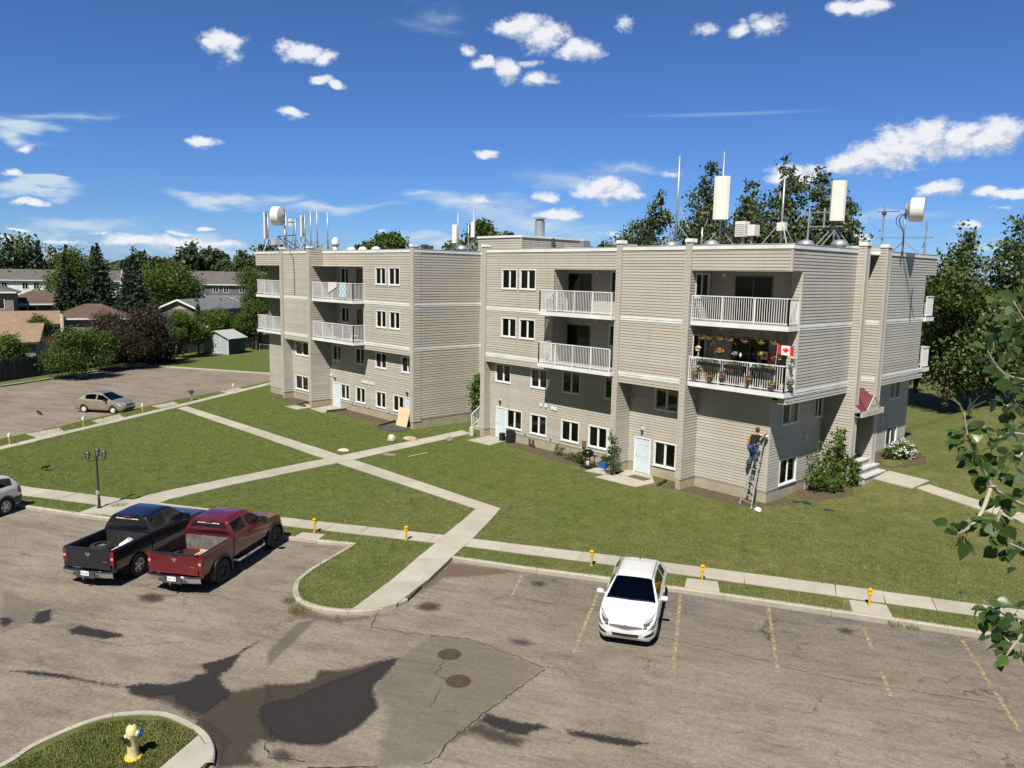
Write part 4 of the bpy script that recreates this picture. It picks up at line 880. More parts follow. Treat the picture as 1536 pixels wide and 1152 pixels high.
r = MB(); P = [Vector((-39.7,33.55,.12)), Vector((-39.7,35.2,1.2)), Vector((-39.7,36.1,1.2))]
r.bar(P[0]+Vector((0,0,.95)), P[1]+Vector((0,0,.95)), .05); r.bar(P[0]+Vector((0,0,.1)), P[1]+Vector((0,0,.1)), .04); r.bar(P[1]+Vector((0,0,.95)), P[2]+Vector((0,0,.95)), .05); r.bar(P[0], P[0]+Vector((0,0,.97)), .06); r.bar(P[1]-Vector((0,0,.1)), P[1]+Vector((0,0,.97)), .06)
for k in range(1, 12): q = P[0].lerp(P[1], k/12); r.bar(q+Vector((0,0,.1)), q+Vector((0,0,.95)), .022)
r.build('stair_railing', WHITE, o)
# ---- left wing
L0, L1 = -53.9, -42.4
W = UW(L0, L1, 30.5); u = lambda x: x-L0
ops = [(u(-46.62),u(-45.45),9.66,10.76),(u(-45.0),u(-43.78),9.66,10.76),(u(-46.58),u(-45.42),6.68,7.78),(u(-44.93),u(-43.77),6.68,7.78),(0,u(-48.3),8.42,10.85),(0,u(-48.3),LOW_TOP,8.2)]
wall_part(W, LOW_TOP, ROOF_Z, ops)
for o, c in zip(ops[:4], (0,1,False,1)): window(W, *o, curt=c)
band(W, u(-48.2), W.L, 8.45); band(W, u(-48.2), W.L, 5.51); fascia((L0,30.5),(L1,30.5)); soffit(u(-48.3)+L0, L1, 30.5, 31.05, LOW_TOP)
for z0, z1 in ((8.42,10.85),(5.45,8.2)):
    Wb = UW(L0, -48.3, 31.6); dd = [(3.0,4.6,z0+.03,z0+2.25),(.75,1.85,z0+1.2,z0+2.3)]; wall_part(Wb, z0, z1, dd); slider(Wb, *dd[0]); window(Wb, *dd[1], curt=0)
    Wr = Wall((-48.3,31.6),(-48.3,30.5)); wall_part(Wr, z0, z1); soffit(L0, -48.3, 29.55, 31.6, z1-.005)
    balcony([(L0,29.5),(-48.1,29.5),(-48.1,30.52),(-48.3,30.52),(-48.3,31.6),(L0,31.6)], z0+.02, [(L0+.02,29.56),(-48.16,29.56),(-48.16,30.48)])
W = UW(L0, L1, 31.0)
ops = [(u(-53.45),u(-52.25),3.7,4.8),(u(-50.15),u(-48.98),3.74,4.82),(u(-47.45),u(-46.15),3.7,4.72),(u(-44.2),u(-42.95),3.7,4.72),(u(-52.32),u(-51.15),.8,1.88),(u(-50.15),u(-48.95),.82,1.9),(u(-47.42),u(-46.25),.82,1.9),(u(-45.25),u(-44.05),.84,1.9),(u(-53.45),u(-52.55),-.05,1.88),(u(-43.8),u(-42.95),-.05,1.88)]
wall_part(W, .52, 5.2, ops)
for i, o in enumerate(ops[:8]): window(W, *o, curt=(0,1,0,False,1,0,3,0)[i])
for o in ops[8:]: entry_door(W, o[0], o[1], .02, o[3])
foundation([(L0,31.0),(-53.52,31.0)]); foundation([(-52.47,31.0),(-43.88,31.0)]); foundation([(-42.87,31.0),(L1,31.0)])
wall_lamp(W, u(-53.1), 2.35); wall_lamp(W, u(-43.5), 2.35)
for x in (-49.2,-48.9,-48.6,-48.2,-47.85): small(W, u(x), 2.42, .17, .17, .07, WHITE, 'vent_hood')
for x in (-53.75,): small(W, u(x), 2.45, .17, .17, .07, WHITE, 'vent_hood')
for x in (-50.7,-48.3,-45.75): small(W, u(x), .62, .12, .12, .06, GALV, 'outlet_cover')
# left bay
M0, M1 = -59.2, -54.2
W = UW(M0, M1, 29.9); wall_part(W, LOW_TOP, ROOF_Z); band(W, 0, W.L, 8.45); band(W, 0, W.L, 5.51); fascia((M0,29.9),(M1,29.9)); soffit(M0, M1, 29.9, 30.6, LOW_TOP)
W = UW(M0, M1, 30.55); ops = [(.6,2.7,3.7,4.72),(.5,2.55,.86,1.93)]; wall_part(W, .52, LOW_TOP, ops); window(W, *ops[0], curt=0); window(W, *ops[1], curt=1); foundation([(M0,30.55),(M1,30.55)])
# far left end
Z0, Z1 = -63.9, -59.5
W = UW(Z0, Z1, 29.75); wall_part(W, 10.87, ROOF_Z); fascia((Z0,29.75),(Z1,29.75)); W = UW(-63.07, Z1, 30.4); wall_part(W, .52, 5.24); foundation([(-63.07,30.4),(Z1,30.4)])
soffit(Z0, Z1, 29.75, 31.6, 10.87)
for z0, z1 in ((8.42,10.87),(5.45,8.2)):
    Wb = UW(-62.9, Z1, 31.6); dd = [(1.2,2.9,z0+.03,z0+2.2)]; wall_part(Wb, z0, z1, dd); slider(Wb, *dd[0]); soffit(Z0, Z1, 29.75, 31.6, z1-.006)
    balcony([(Z0,29.7),(Z1,29.7),(Z1,31.6),(Z0,31.6)], z0+.02, [(Z0+.06,31.5),(Z0+.06,29.76),(Z1-.02,29.76)])
g = MB(); W = UW(-63.07, Z1, 30.4); W.box(g, 2.6, 2.75, .1, 1.3, .0, .1); W.box(g, 2.52, 2.83, 1.2, 1.6, .0, .14); g.build('electrical_box', DARKST, BLD)
wall_part(Wall((-63.07,34),(-63.07,30.4)), .52, ROOF_Z); wall_part(Wall((-63.9,31.6),(-63.9,29.75)), 10.87, ROOF_Z)
# piers
wall_part(Wall((-21.7,32.06),(-21.7,33.15)), .5, 5.22); foundation([(-21.7,32.06),(-21.7,33.15)]); wall_part(Wall((-22.0,33.13),(-22.0,32.06)), .5, LOW_TOP)
fin(-26.25, -25.95, 31.93, 33.2); fin(-22.0, -21.7, 31.93, 32.06); fin(-37.75, -37.4, 32.6, 33.2); fin(-42.4, -42.08, 30.38, 31.02); fin(-54.2, -53.9, 29.3, 31.65); fin(-59.5, -59.2, 29.72, 31.6)
# roof deck and back of the block
g = MB()
for poly in ([(-63.9,29.75),(-59.2,29.75),(-59.2,29.9),(-53.95,29.9),(-53.95,30.5),(-42.1,30.5),(-42.1,50),(-63.9,48)], [(-42.1,36.2),(-37.4,36.2),(-37.4,32.73),(-26.2,32.73),(-26,32.05),(-16.6,32.05),(-16.6,49.25),(-18,50),(-42.1,50)]):
    g.prism([(x,y+.06) for x, y in poly], ROOF_Z-.06, ROOF_Z-.01)
g.box(-17.9, -17.8, 38.9, 49.7, .3, ROOF_Z-.07)
g.box(-63.0, -18.7, 36.4, 49.7, .0, ROOF_Z-.07)
g.build('roof', plain('roof gravel membrane', (.22,.21,.20), .9, .2, 3), BLD)
# stair penthouse with a metal flue behind it
g = MB(); PW = UW(-46.8, -41.9, 40); PW.siding(g, ROOF_Z, 13.2); PS = Wall((-41.9,40),(-41.9,46.6)); PS.siding(g, ROOF_Z, 13.2); PN = Wall((-46.8,46.6),(-46.8,40)); PN.siding(g, ROOF_Z, 13.2); hut = g.build('roof_hut', SIDING, BLD)
g = MB(); g.box(-46.9, -41.82, 39.92, 46.7, 13.2, 13.36); g.build('hut_roof', WHITE_DIRTY, hut)
g = MB(); g.box(-41.98, -41.86, 39.96, 40.06, ROOF_Z, 13.2); g.build('corner_trim', TRIM, hut)
g = MB(); PS.box(g, 3.1, 3.3, 12, 13.25, .02, .2); g.build('downpipe', DARKST, hut)
g = MB(); g.lathe([(.38,ROOF_Z),(.38,14.62)], (-43.65,43.6,0), 16); g.lathe([(.5,14.78),(.5,14.83),(.1,14.93)], (-43.65,43.6,0), 16); g.lathe([(.3,14.6),(.3,14.8)], (-43.65,43.6,0), 8); g.build('flue', GALV, BLD)
g = MB(); PS.box(g, 6.25, 7.0, ROOF_Z, 13.2, -.6, .5); g.build('vent_cabinet', GALV, BLD)
# ------------------------------------------------------------------ vehicles
def paint(name, c, metal=0, rough=.32):
    t = NT(name)
    t.base(t.mix(t.ramp(t.noise(3.5, 5, .65), [(.5,0),(.85,.05)]), c, (.20,.18,.15)))
    return t.set(Roughness=rough, Metallic=metal, Coat_Weight=1.0, Coat_Roughness=.05)
P_WHITE = paint('white car paint', (.66,.67,.68)); P_RED = paint('dark red car paint', (.125,.006,.012), .15); P_NAVY = paint('navy black car paint', (.006,.008,.018), .1)
P_GOLD = paint('champagne car paint', (.40,.355,.27), .55, .34); P_SILV = paint('silver car paint', (.66,.69,.72), .25, .34)
AUTOGLASS = m_glass('tinted car glass', (.13,.16,.17)); DARKGLASS = NT('privacy glass'); DARKGLASS.base((.008,.009,.010)); DARKGLASS = DARKGLASS.set(Roughness=.06, Specular_IOR_Level=.5)
LENS = plain('clear lamp lens', (.55,.57,.60), .08, .2, 25, metal=.35, coat=1); REDLENS = plain('red lamp lens', (.20,.006,.006), .14, .25, 20, coat=1); AMBER = plain('amber lens', (.6,.2,.02), .2, .1)
ALLOY = plain('alloy wheel', (.52,.53,.55), .3, .12, 8, metal=.6); SEAM = plain('panel gap', (.01,.01,.01), .8, .1); SEATC = plain('grey seat cloth', (.06,.06,.065), .9, .15); PLATE = plain('licence plate', (.75,.76,.78), .5, .05)
GREYPL = plain('grey bumper plastic', (.055,.057,.06), .6, .15)
class Loft:
    def __init__(s): s.V = []; s.parts = {}
    def strip_add(s, label, f): s.parts.setdefault(label, []).append(f)
def smooth_interp(xs, ys):
    xs = np.array(xs, float); ys = np.array(ys, float); d = np.diff(ys)/np.diff(xs); m = np.zeros(len(xs))
    m[0], m[-1] = d[0], d[-1]
    for i in range(1, len(xs)-1): m[i] = 0 if d[i-1]*d[i] <= 0 else 2*d[i-1]*d[i]/(d[i-1]+d[i])
    def f(x):
        i = int(np.clip(np.searchsorted(xs, x)-1, 0, len(xs)-2)); h = xs[i+1]-xs[i]; t = np.clip((x-xs[i])/h, 0, 1)
        return (2*t**3-3*t**2+1)*ys[i]+(t**3-2*t**2+t)*h*m[i]+(-2*t**3+3*t**2)*ys[i+1]+(t**3-t**2)*h*m[i+1]
    return f
def lin(xs, ys): return lambda x: float(np.interp(x, xs, ys))
def loft_car(root, xs, sec, nsub, label, mats, close_front=True, close_rear=True, skip=None):
    """sec(x) -> half section [(y,z)...]; label(x,k,t,y,z) names the part each cell belongs to"""
    rows = []; segs = []
    for x in xs:
        P = sec(x); r = []
        for k in range(len(P)-1):
            for j in range(nsub[k]): t = j/nsub[k]; r.append((P[k][0]*(1-t)+P[k+1][0]*t, P[k][1]*(1-t)+P[k+1][1]*t))
        r.append(P[-1]); rows.append(r)
    segs = [(k, (j+.5)/nsub[k]) for k in range(len(nsub)) for j in range(nsub[k])]
    n = len(rows[0]); vs = []
    for x, r in zip(xs, rows):
        vs += [(x, y, z) for y, z in r] + [(x, -y, z) for y, z in r]
    F = {}
    for i in range(len(xs)-1):
        for j in range(n-1):
            for sd in (0, 1):
                a = i*2*n+sd*n+j; b = (i+1)*2*n+sd*n+j
                f = (a, a+1, b+1, b) if sd == 0 else (a, b, b+1, a+1)
                c = np.mean([vs[q] for q in f], 0)
                if skip and skip(*c): continue
                F.setdefault(label(c[0], segs[j][0], segs[j][1], c[1], c[2]), []).append(f)
    for i, do, rv in ((len(xs)-1, close_front, False), (0, close_rear, True)):
        if do:
            for j in range(n-1):
                a = i*2*n+j; f = (a, a+n, a+n+1, a+1)
                F.setdefault('body', []).append(f[::-1] if not rv else f)
    bvh = BVHTree.FromPolygons(vs, [f for L in F.values() for f in L])
    objs = {}
    for lb, fs in F.items():
        used = sorted({q for f in fs for q in f}); mp = {q: i for i, q in enumerate(used)}
        nm, key = (lb.split('|')+[lb])[:2] if '|' in lb else (lb, lb)
        mb = MB(); mb.raw([vs[q] for q in used], [tuple(mp[q] for q in f) for f in fs])
        me = bpy.data.meshes.new(nm); me.from_pydata(mb.v, [], mb.f); me.materials.append(mats[nm]); me.polygons.foreach_set('use_smooth', [True]*len(mb.f)); me.update(); me.set_sharp_from_angle(angle=math.radians(38))
        o = bpy.data.objects.new(nm, me); col.objects.link(o); o.parent = root; objs[lb] = o
    return bvh, objs
def snap_strip(bvh, lo, up, name, mat, parent, off=.006, n=10, m=4, mirror=False):
    def curve(P, t):
        P = [Vector(p) for p in P]; s = t*(len(P)-1); i = min(int(s), len(P)-2); return P[i].lerp(P[i+1], s-i)
    sides = (1,-1) if mirror else (1,)
    outs = []
    for sd in sides:
        mb = MB(); vs = []
        for i in range(n+1):
            for j in range(m+1):
                q = curve(lo, i/n).lerp(curve(up, i/n), j/m); q.y *= sd
                h, nn, _, _ = bvh.find_nearest(q)
                if nn.dot(q-h) < 0 and (q-h).length > 1e-4: nn = -nn
                if nn.dot(Vector((h.x, h.y, h.z-.6))) < 0: nn = -nn
                vs.append(h+nn*off)
        fs = []
        for i in range(n):
            for j in range(m):
                a = i*(m+1)+j; f = (a, a+m+1, a+m+2, a+1); fs.append(f if sd > 0 else f[::-1])
        mb.raw(vs, fs)
        o = mb.build(name, mat, None, True); o.parent = parent; outs.append(o)
    return outs
def wheel(root, x, y, r, w, side, rim_r, rim_mat, spokes=7, tyre=RUBBER, rimname='rim'):
    g = MB(); g.lathe([(rim_r,-w/2),(r-.03,-w/2),(r,-w/2+.03),(r,w/2-.03),(r-.03,w/2),(rim_r,w/2)], (x,y,r), 28, ax='y', cap=False)
    for k in range(28):                                           # tread blocks
        a = 2*PI*k/28; c = Vector((x+r*math.cos(a), y, r+r*math.sin(a))); g.obox(c, Vector((-math.sin(a),0,math.cos(a)))*.012, (0,w*.45,0), Vector((math.cos(a),0,math.sin(a)))*.006)
    wh = g.build('wheel', tyre, root, True, 40)
    g = MB(); o = side*(w/2-.03)
    g.lathe([(rim_r,o-side*.1),(rim_r,o+side*.02),(rim_r-.025,o+side*.01),(rim_r-.04,o-side*.06),(.0,o-side*.07)], (x,y,r), 24, ax='y', cap=False)
    g.lathe([(.075,o-side*.06),(.07,o+side*.0),(.03,o+side*.01),(.001,o+side*.01)], (x,y,r), 14, ax='y', cap=False)
    for k in range(spokes):
        a = 2*PI*k/spokes; d = Vector((math.cos(a),0,math.sin(a))); t = Vector((-math.sin(a),0,math.cos(a))); c = Vector((x,y+o-side*.025,r))
        g.obox(c+d*(rim_r*.52), d*(rim_r*.46), (0,.02,0), t*(rim_r*.11*7/spokes))
    g.build(rimname, rim_mat, wh)
    return wh
def wells(root, axles, Ra, hw, r, depth=.32):
    g = MB()
    for xa in axles:
        for sd in (1,-1):
            n = 18; P = [(xa+Ra*math.cos(PI*k/n), r+Ra*math.sin(PI*k/n)) for k in range(n+1)]; P = [(xa+Ra, .22)]+P+[(xa-Ra, .22)]
            y0, y1 = sd*(hw-depth), sd*(hw-.03)
            for a, b in zip(P[:-1], P[1:]): g.face([(a[0],y0,a[1]),(b[0],y0,b[1]),(b[0],y1,b[1]),(a[0],y1,a[1])])
            g.face([(p[0],y0,p[1]) for p in P])
    g.build('wheel_well', DARKV, root)
def arch_lip(root, xa, Ra, r, hw, wd, th, mat, name='fender_flare'):
    for sd in (1,-1):
        g = MB(); n = 20; A = [PI*(-.08+1.16*k/n) for k in range(n+1)]
        for a, b in zip(A[:-1], A[1:]):
            q = []
            for t in (a, b):
                c, s = math.cos(t), math.sin(t)
                q.append([(xa+(Ra-.01)*c, sd*(hw-.05), r+(Ra-.01)*s),(xa+(Ra-.01)*c, sd*(hw+th), r+(Ra-.01)*s),(xa+(Ra+wd)*c, sd*(hw+th*.7), r+(Ra+wd)*s),(xa+(Ra+wd+.02)*c, sd*(hw-.06), r+(Ra+wd+.02)*s)])
            for k in range(3): g.face([q[0][k],q[0][k+1],q[1][k+1],q[1][k]])
        g.build(name, mat, root, True, 40)
def hw_round(L0, L1, hw, nose=.35, tail=.3, fr=.62, rr=.78):
    def f(x):
        v = hw
        if x > L1-nose: t = (x-(L1-nose))/nose; v = hw*(fr+(1-fr)*math.sqrt(max(0,1-t**2.2)))
        if x < L0+tail: t = ((L0+tail)-x)/tail; v = hw*(rr+(1-rr)*math.sqrt(max(0,1-t**2.2)))
        return v
    return f
def passenger(root, S):
    L0, L1, HW = S['x'][0], S['x'][1], S['hw']
    hwf = hw_round(L0, L1, HW, S.get('nose',.45), S.get('tail',.35), S.get('fr',.66), S.get('rr',.8))
    top = smooth_interp(*S['top']); belt = smooth_interp(*S['belt']); bot = smooth_interp(*S['bot']); roofw = S['roofw']; zroof = S['zroof']
    xs = np.unique(np.round(np.concatenate([np.arange(L0+.02, L1-.02, .04), np.linspace(L0, L0+.12, 7), np.linspace(L1-.12, L1, 8), S['win_x']]), 4))
    def sec(x):
        h, zb, zt = hwf(x), bot(x), top(x); bl = min(belt(x), zt-.035)
        f = max(0, min(1, (zt-bl-.05)/max(.05,(zroof-bl-.05))))
        wb = h*(.955-.015*f); wt = wb+(roofw-wb)*f; ze = zt-.03-.045*f
        mid = zb+(bl-zb)*.55
        return [(0,zb),(.86*h,zb),(.965*h,zb+.1),(h,mid),(.985*h,bl-.07),(wb,bl),(wt,ze),(wt*.82,zt-.012),(wt*.45,zt-.003),(0,zt)]
    ax = S['axles']; Ra = S['Ra']; r = S['r']; wx = S['win_x']; cowl, rf, rr_, rg = S['glass']
    def skip(x, y, z): return abs(y) > HW*.74 and z < r+Ra and any((x-a)**2+(z-r)**2 < Ra**2 for a in ax)
    def label(x, k, t, y, z):
        sd = 'L' if y > 0 else 'R'
        if k >= 6 and rf < x < cowl and (k > 6 or t > .3): return 'windscreen'
        if k >= 6 and rg < x < rr_ and (k > 6 or t > .35) : return 'rear_window'
        if k == 5 and .12 < t < .9:
            for a, b, nm in S['side']:
                if a < x < b and top(x)-belt(x) > .16: return 'side_window|'+nm+sd
        if k in (2,3,4,5) and any(abs(x-q) < .008 for q in S['seams']) : return 'panel_gap'
        return 'body'
    mats = {'body':S['paint'],'windscreen':AUTOGLASS,'rear_window':AUTOGLASS,'side_window':AUTOGLASS,'panel_gap':SEAM}
    xs = np.unique(np.round(np.concatenate([xs]+[[q-.007,q+.007] for q in S['seams']]), 4))
    bvh, ob = loft_car(root, xs, sec, [2,1,5,3,1,9,2,2,3], label, mats, skip=skip)
    wells(root, ax, Ra, HW, r)
    for xa in ax:
        for sd in (1,-1): wheel(root, xa, sd*(HW-.11), r, .2, sd, r*.66, S.get('rim',ALLOY), S.get('spokes',7))
    # cabin: dashboard, seats and steering wheel seen through the glass
    g = MB(); g.box(cowl-.75, cowl-.28, -roofw, roofw, .55, belt(cowl-.5)-.05); g.build('dashboard', BLACKP, root)
    g = MB(); g.box(rg+.3, cowl-.4, -HW+.12, HW-.12, .28, .34); g.build('cabin_floor', SEATC, root)
    for xx in (S['seat'], S['seat']-.9):
        for sd in (1,-1):
            g = MB(); g.box(xx-.25, xx+.3, sd*.38-.25, sd*.38+.25, .34, .58); g.obox((xx-.32, sd*.38, .85), (.06,0,-.02), (0,.24,0), (-.09,0,.33)); g.obox((xx-.42, sd*.38, 1.2), (.04,0,0), (0,.13,0), (0,0,.09)); g.build('seat', SEATC, root)
    g = MB(); c = Vector((cowl-.80,.38,.86)); P = [c+Vector((-.05*math.sin(a), .18*math.cos(a), .17*math.sin(a))) for a in np.linspace(0,2*PI,17)]; g.tube(P, .014, 6, cap=False); g.bar(c+Vector((0,-.17,0)), c+Vector((0,.17,0)), .03); g.build('steering_wheel', GREYPL, root)
    for sd in (1,-1):
        m = MB(); mx = S['mirror']; z = belt(mx)+.08; m.lathe([(.01,-.12),(.07,-.1),(.085,0),(.07,.09),(.01,.11)], (mx, sd*(HW+.1), z), 10, ax='y'); m.bar((mx+.02, sd*(HW-.08), z-.04), (mx, sd*(HW+.05), z-.02), .04); m.build('wing_mirror', S.get('mirror_mat', S['paint']), root, True, 40)
        for hx in S['handles']:
            q = bvh.find_nearest(Vector((hx, sd*HW, belt(hx)-.16)))[0]; m = MB(); m.bar((hx-.09, q.y+sd*.02, q.z), (hx+.09, q.y+sd*.02, q.z), .022, .03); m.build('door_handle', S['paint'], root)
    return bvh
# ---- white hatchback
CAR = thing('parked_car', 'white compact hatchback parked nose-out alone in the right-hand row of stalls', 'car', (0,0,0), 'vehicles in the parking lots')
b = passenger(CAR, dict(x=(-2.08,2.16), hw=.875, paint=P_WHITE, zroof=1.45, roofw=.58, axles=(1.27,-1.33), Ra=.35, r=.315, nose=.62, fr=.6, tail=.4, rr=.78,
    top=([-2.08,-2.02,-1.93,-1.62,-1.0,-.2,.18,.55,.98,1.3,1.7,1.95,2.08,2.16],[.66,.85,1.02,1.36,1.44,1.455,1.40,1.21,.985,.94,.86,.77,.70,.55]), belt=([-2.08,-1.7,-.5,.6,1.1,1.7,2.0,2.16],[.8,1.0,.96,.91,.88,.78,.70,.5]), bot=([-2.08,-1.9,1.9,2.05,2.16],[.42,.24,.2,.23,.34]),
    win_x=[.98,.18,-1.62,-1.93], glass=(.965,.16,-1.62,-1.92), side=((-1.0,.75,'a'),(-1.55,-1.06,'b')), seams=(.78,-.62,1.02), mirror=.62, handles=(-.45,), seat=-.2, spokes=9))
snap_strip(b, [(1.98,.80,.60),(2.06,.66,.60),(2.12,.5,.62)], [(1.45,.80,.86),(1.75,.68,.84),(2.02,.5,.72)], 'headlight', plain('dark lamp housing', (.07,.075,.08), .15, .3, 30, coat=1), CAR, .006, mirror=True)
snap_strip(b, [(1.72,.76,.78),(1.86,.68,.72),(2.0,.56,.68)], [(1.62,.74,.83),(1.8,.66,.80),(1.98,.54,.72)], 'lamp_bulb', LENS, CAR, .012, mirror=True)
snap_strip(b, [(2.12,-.47,.60),(2.2,0,.55),(2.12,.47,.60)], [(2.06,-.49,.70),(2.12,0,.68),(2.06,.49,.70)], 'grille', plain('grey grille', (.20,.21,.23), .35, .3, 40, metal=.5), CAR, .007, 16, 4)
snap_strip(b, [(2.12,-.47,.655),(2.2,0,.615),(2.12,.47,.655)], [(2.12,-.48,.685),(2.2,0,.655),(2.12,.48,.685)], 'chrome_bar', CHROME, CAR, .018, 16, 2)
snap_strip(b, [(2.2,-.36,.36),(2.25,0,.35),(2.2,.36,.36)], [(2.2,-.40,.45),(2.25,0,.44),(2.2,.40,.45)], 'lower_intake', BLACKP, CAR, .007, 14, 3)
snap_strip(b, [(2.1,.52,.40),(2.02,.66,.42),(1.95,.76,.47)], [(2.1,.54,.44),(2.02,.66,.50),(1.95,.76,.55)], 'fog_lamp_slot', BLACKP, CAR, .007, 8, 3, True)
q = b.ray_cast(Vector((4,0,.64)), Vector((-1,0,0)))[0]; g = MB(); g.lathe([(.0,.0),(.055,.0),(.055,.02),(.045,.026),(.0,.026)], (q.x+.012,0,.645), 18, ax='x', cap=False); em = g.build('badge', CHROME, CAR); g = MB(); g.bar((q.x+.042,-.028,.645),(q.x+.042,.028,.645), .01); g.bar((q.x+.042,-.028,.61),(q.x+.042,-.028,.68), .01); g.bar((q.x+.042,.028,.61),(q.x+.042,.028,.68), .01); g.build('badge_mark', plain('red enamel', (.35,.03,.03), .4, .1), em)
for sd in (1,-1): snap_strip(b, [(.12,sd*.565,1.45),(-1.5,sd*.55,1.40)], [(.12,sd*.59,1.45),(-1.5,sd*.575,1.40)], 'roof_seam', SEAM, CAR, .005, 14, 1)
snap_strip(b, [(.98,-.66,.99),(1.02,0,1.0),(.98,.66,.99)], [(.93,-.66,1.02),(.95,0,1.02),(.93,.66,1.02)], 'cowl_panel', BLACKP, CAR, .005, 14, 2)
g = MB(); g.tube([(-1.45,0,1.40),(-1.46,0,1.44)], [.03,.015], 8); g.tube([(-1.46,0,1.44),(-1.62,0,1.60)], .006, 5); g.build('aerial', BLACKP, CAR)
snap_strip(b, [(-1.95,.6,.75),(-1.85,.8,.75)], [(-1.9,.6,1.05),(-1.75,.8,1.05)], 'tail_light', REDLENS, CAR, .006, 6, 4, True)
place(CAR, True, (-14.25,18.78,ZA), math.radians(-58.5))
# ---- champagne sedan in the rear lot
SED = thing('parked_car', 'champagne four-door sedan parked in the rear lot facing the sidewalk', 'car', (0,0,0), 'vehicles in the parking lots')
b = passenger(SED, dict(x=(-2.05,2.1), hw=.83, paint=P_GOLD, zroof=1.5, roofw=.55, axles=(1.25,-1.12), Ra=.335, r=.29, nose=.5, fr=.62, tail=.4, rr=.8, rim=PANELW,
    top=([-2.05,-2.0,-1.8,-1.5,-1.0,-.3,.25,.7,1.15,1.5,1.85,2.03,2.1],[.7,.98,1.04,1.10,1.40,1.5,1.43,1.22,1.0,.93,.82,.70,.5]), belt=([-2.05,-1.6,-.4,.8,1.2,1.8,2.1],[.9,1.0,.95,.92,.88,.75,.5]), bot=([-2.05,-1.9,1.9,2.1],[.4,.22,.2,.32]),
    win_x=[1.14,.26,-1.0,-1.5], glass=(1.13,.26,-.98,-1.48), side=((-.05,.85,'a'),(-1.0,-.13,'b')), seams=(.86,-.09,-1.06), mirror=.72, handles=(.02,-.9), mirror_mat=BLACKP, seat=.05, spokes=8))
snap_strip(b, [(2.0,.42,.58),(1.9,.62,.58),(1.75,.76,.6)], [(1.95,.42,.70),(1.82,.62,.76),(1.6,.76,.78)], 'headlight', LENS, SED, .006, mirror=True)
snap_strip(b, [(2.1,-.4,.60),(2.15,0,.58),(2.1,.4,.60)], [(2.05,-.4,.70),(2.1,0,.70),(2.05,.4,.70)], 'grille', BLACKP, SED, .006, 12, 3)
snap_strip(b, [(2.15,-.55,.32),(2.2,0,.3),(2.15,.55,.32)], [(2.15,-.55,.42),(2.2,0,.42),(2.15,.55,.42)], 'lower_intake', BLACKP, SED, .006, 12, 3)
snap_strip(b, [(-2.0,.5,.85),(-1.9,.75,.85)], [(-2.0,.5,1.0),(-1.85,.75,1.0)], 'tail_light', REDLENS, SED, .006, 6, 3, True)
place(SED, True, (-62.1,16.86,ZA), math.radians(37))
# ---- silver sport utility, backed up to the kerb at the edge of the picture
SUV = thing('parked_car', 'silver sport utility with dark lower cladding, cut off by the left picture edge', 'car', (0,0,0), 'vehicles in the parking lots')
b = passenger(SUV, dict(x=(-2.25,2.25), hw=.9, paint=P_SILV, zroof=1.7, roofw=.66, axles=(1.38,-1.33), Ra=.42, r=.36, nose=.45, fr=.72, tail=.35, rr=.82,
    top=([-2.25,-2.2,-2.08,-1.75,-1.2,-.2,.3,.75,1.15,1.6,2.0,2.18,2.25],[.75,1.05,1.2,1.60,1.69,1.7,1.64,1.38,1.13,1.07,.98,.86,.6]), belt=([-2.25,-1.7,-.3,.9,1.3,2.0,2.25],[1.0,1.16,1.10,1.06,1.02,.9,.6]), bot=([-2.25,-2.1,2.05,2.25],[.48,.3,.28,.4]),
    win_x=[1.14,.32,-1.74,-2.08], glass=(1.13,.32,-1.76,-2.07), side=((-.0,.9,'a'),(-1.0,-.08,'b'),(-1.75,-1.1,'c')), seams=(.92,-.04,-1.05), mirror=.75, handles=(.06,-.9), seat=.05, spokes=5))
snap_strip(b, [(-2.2,.45,.4),(-2.1,.85,.4),(-1.75,.9,.4)], [(-2.25,.45,.68),(-2.15,.85,.68),(-1.75,.9,.68)], 'rear_bumper', GREYPL, SUV, .02, 14, 4, True)
snap_strip(b, [(-2.2,-.5,.4),(-2.25,0,.4),(-2.2,.5,.4)], [(-2.25,-.5,.68),(-2.3,0,.68),(-2.25,.5,.68)], 'rear_bumper', GREYPL, SUV, .02, 10, 4)
snap_strip(b, [(-2.22,.62,.82),(-2.1,.86,.82),(-2.0,.9,.82)], [(-2.2,.62,1.12),(-2.05,.84,1.12),(-1.95,.86,1.12)], 'tail_light', REDLENS, SUV, .008, 6, 4, True)
snap_strip(b, [(.9,.9,.36),(-.9,.9,.36)], [(.9,.9,.56),(-.9,.9,.56)], 'side_cladding', GREYPL, SUV, .015, 16, 3, True)
for xa in (1.38,-1.33): arch_lip(SUV, xa, .42, .36, .885, .07, .025, GREYPL, 'wheel_arch_trim')
place(SUV, True, (-38.3,4.7,ZA), math.radians(-57))
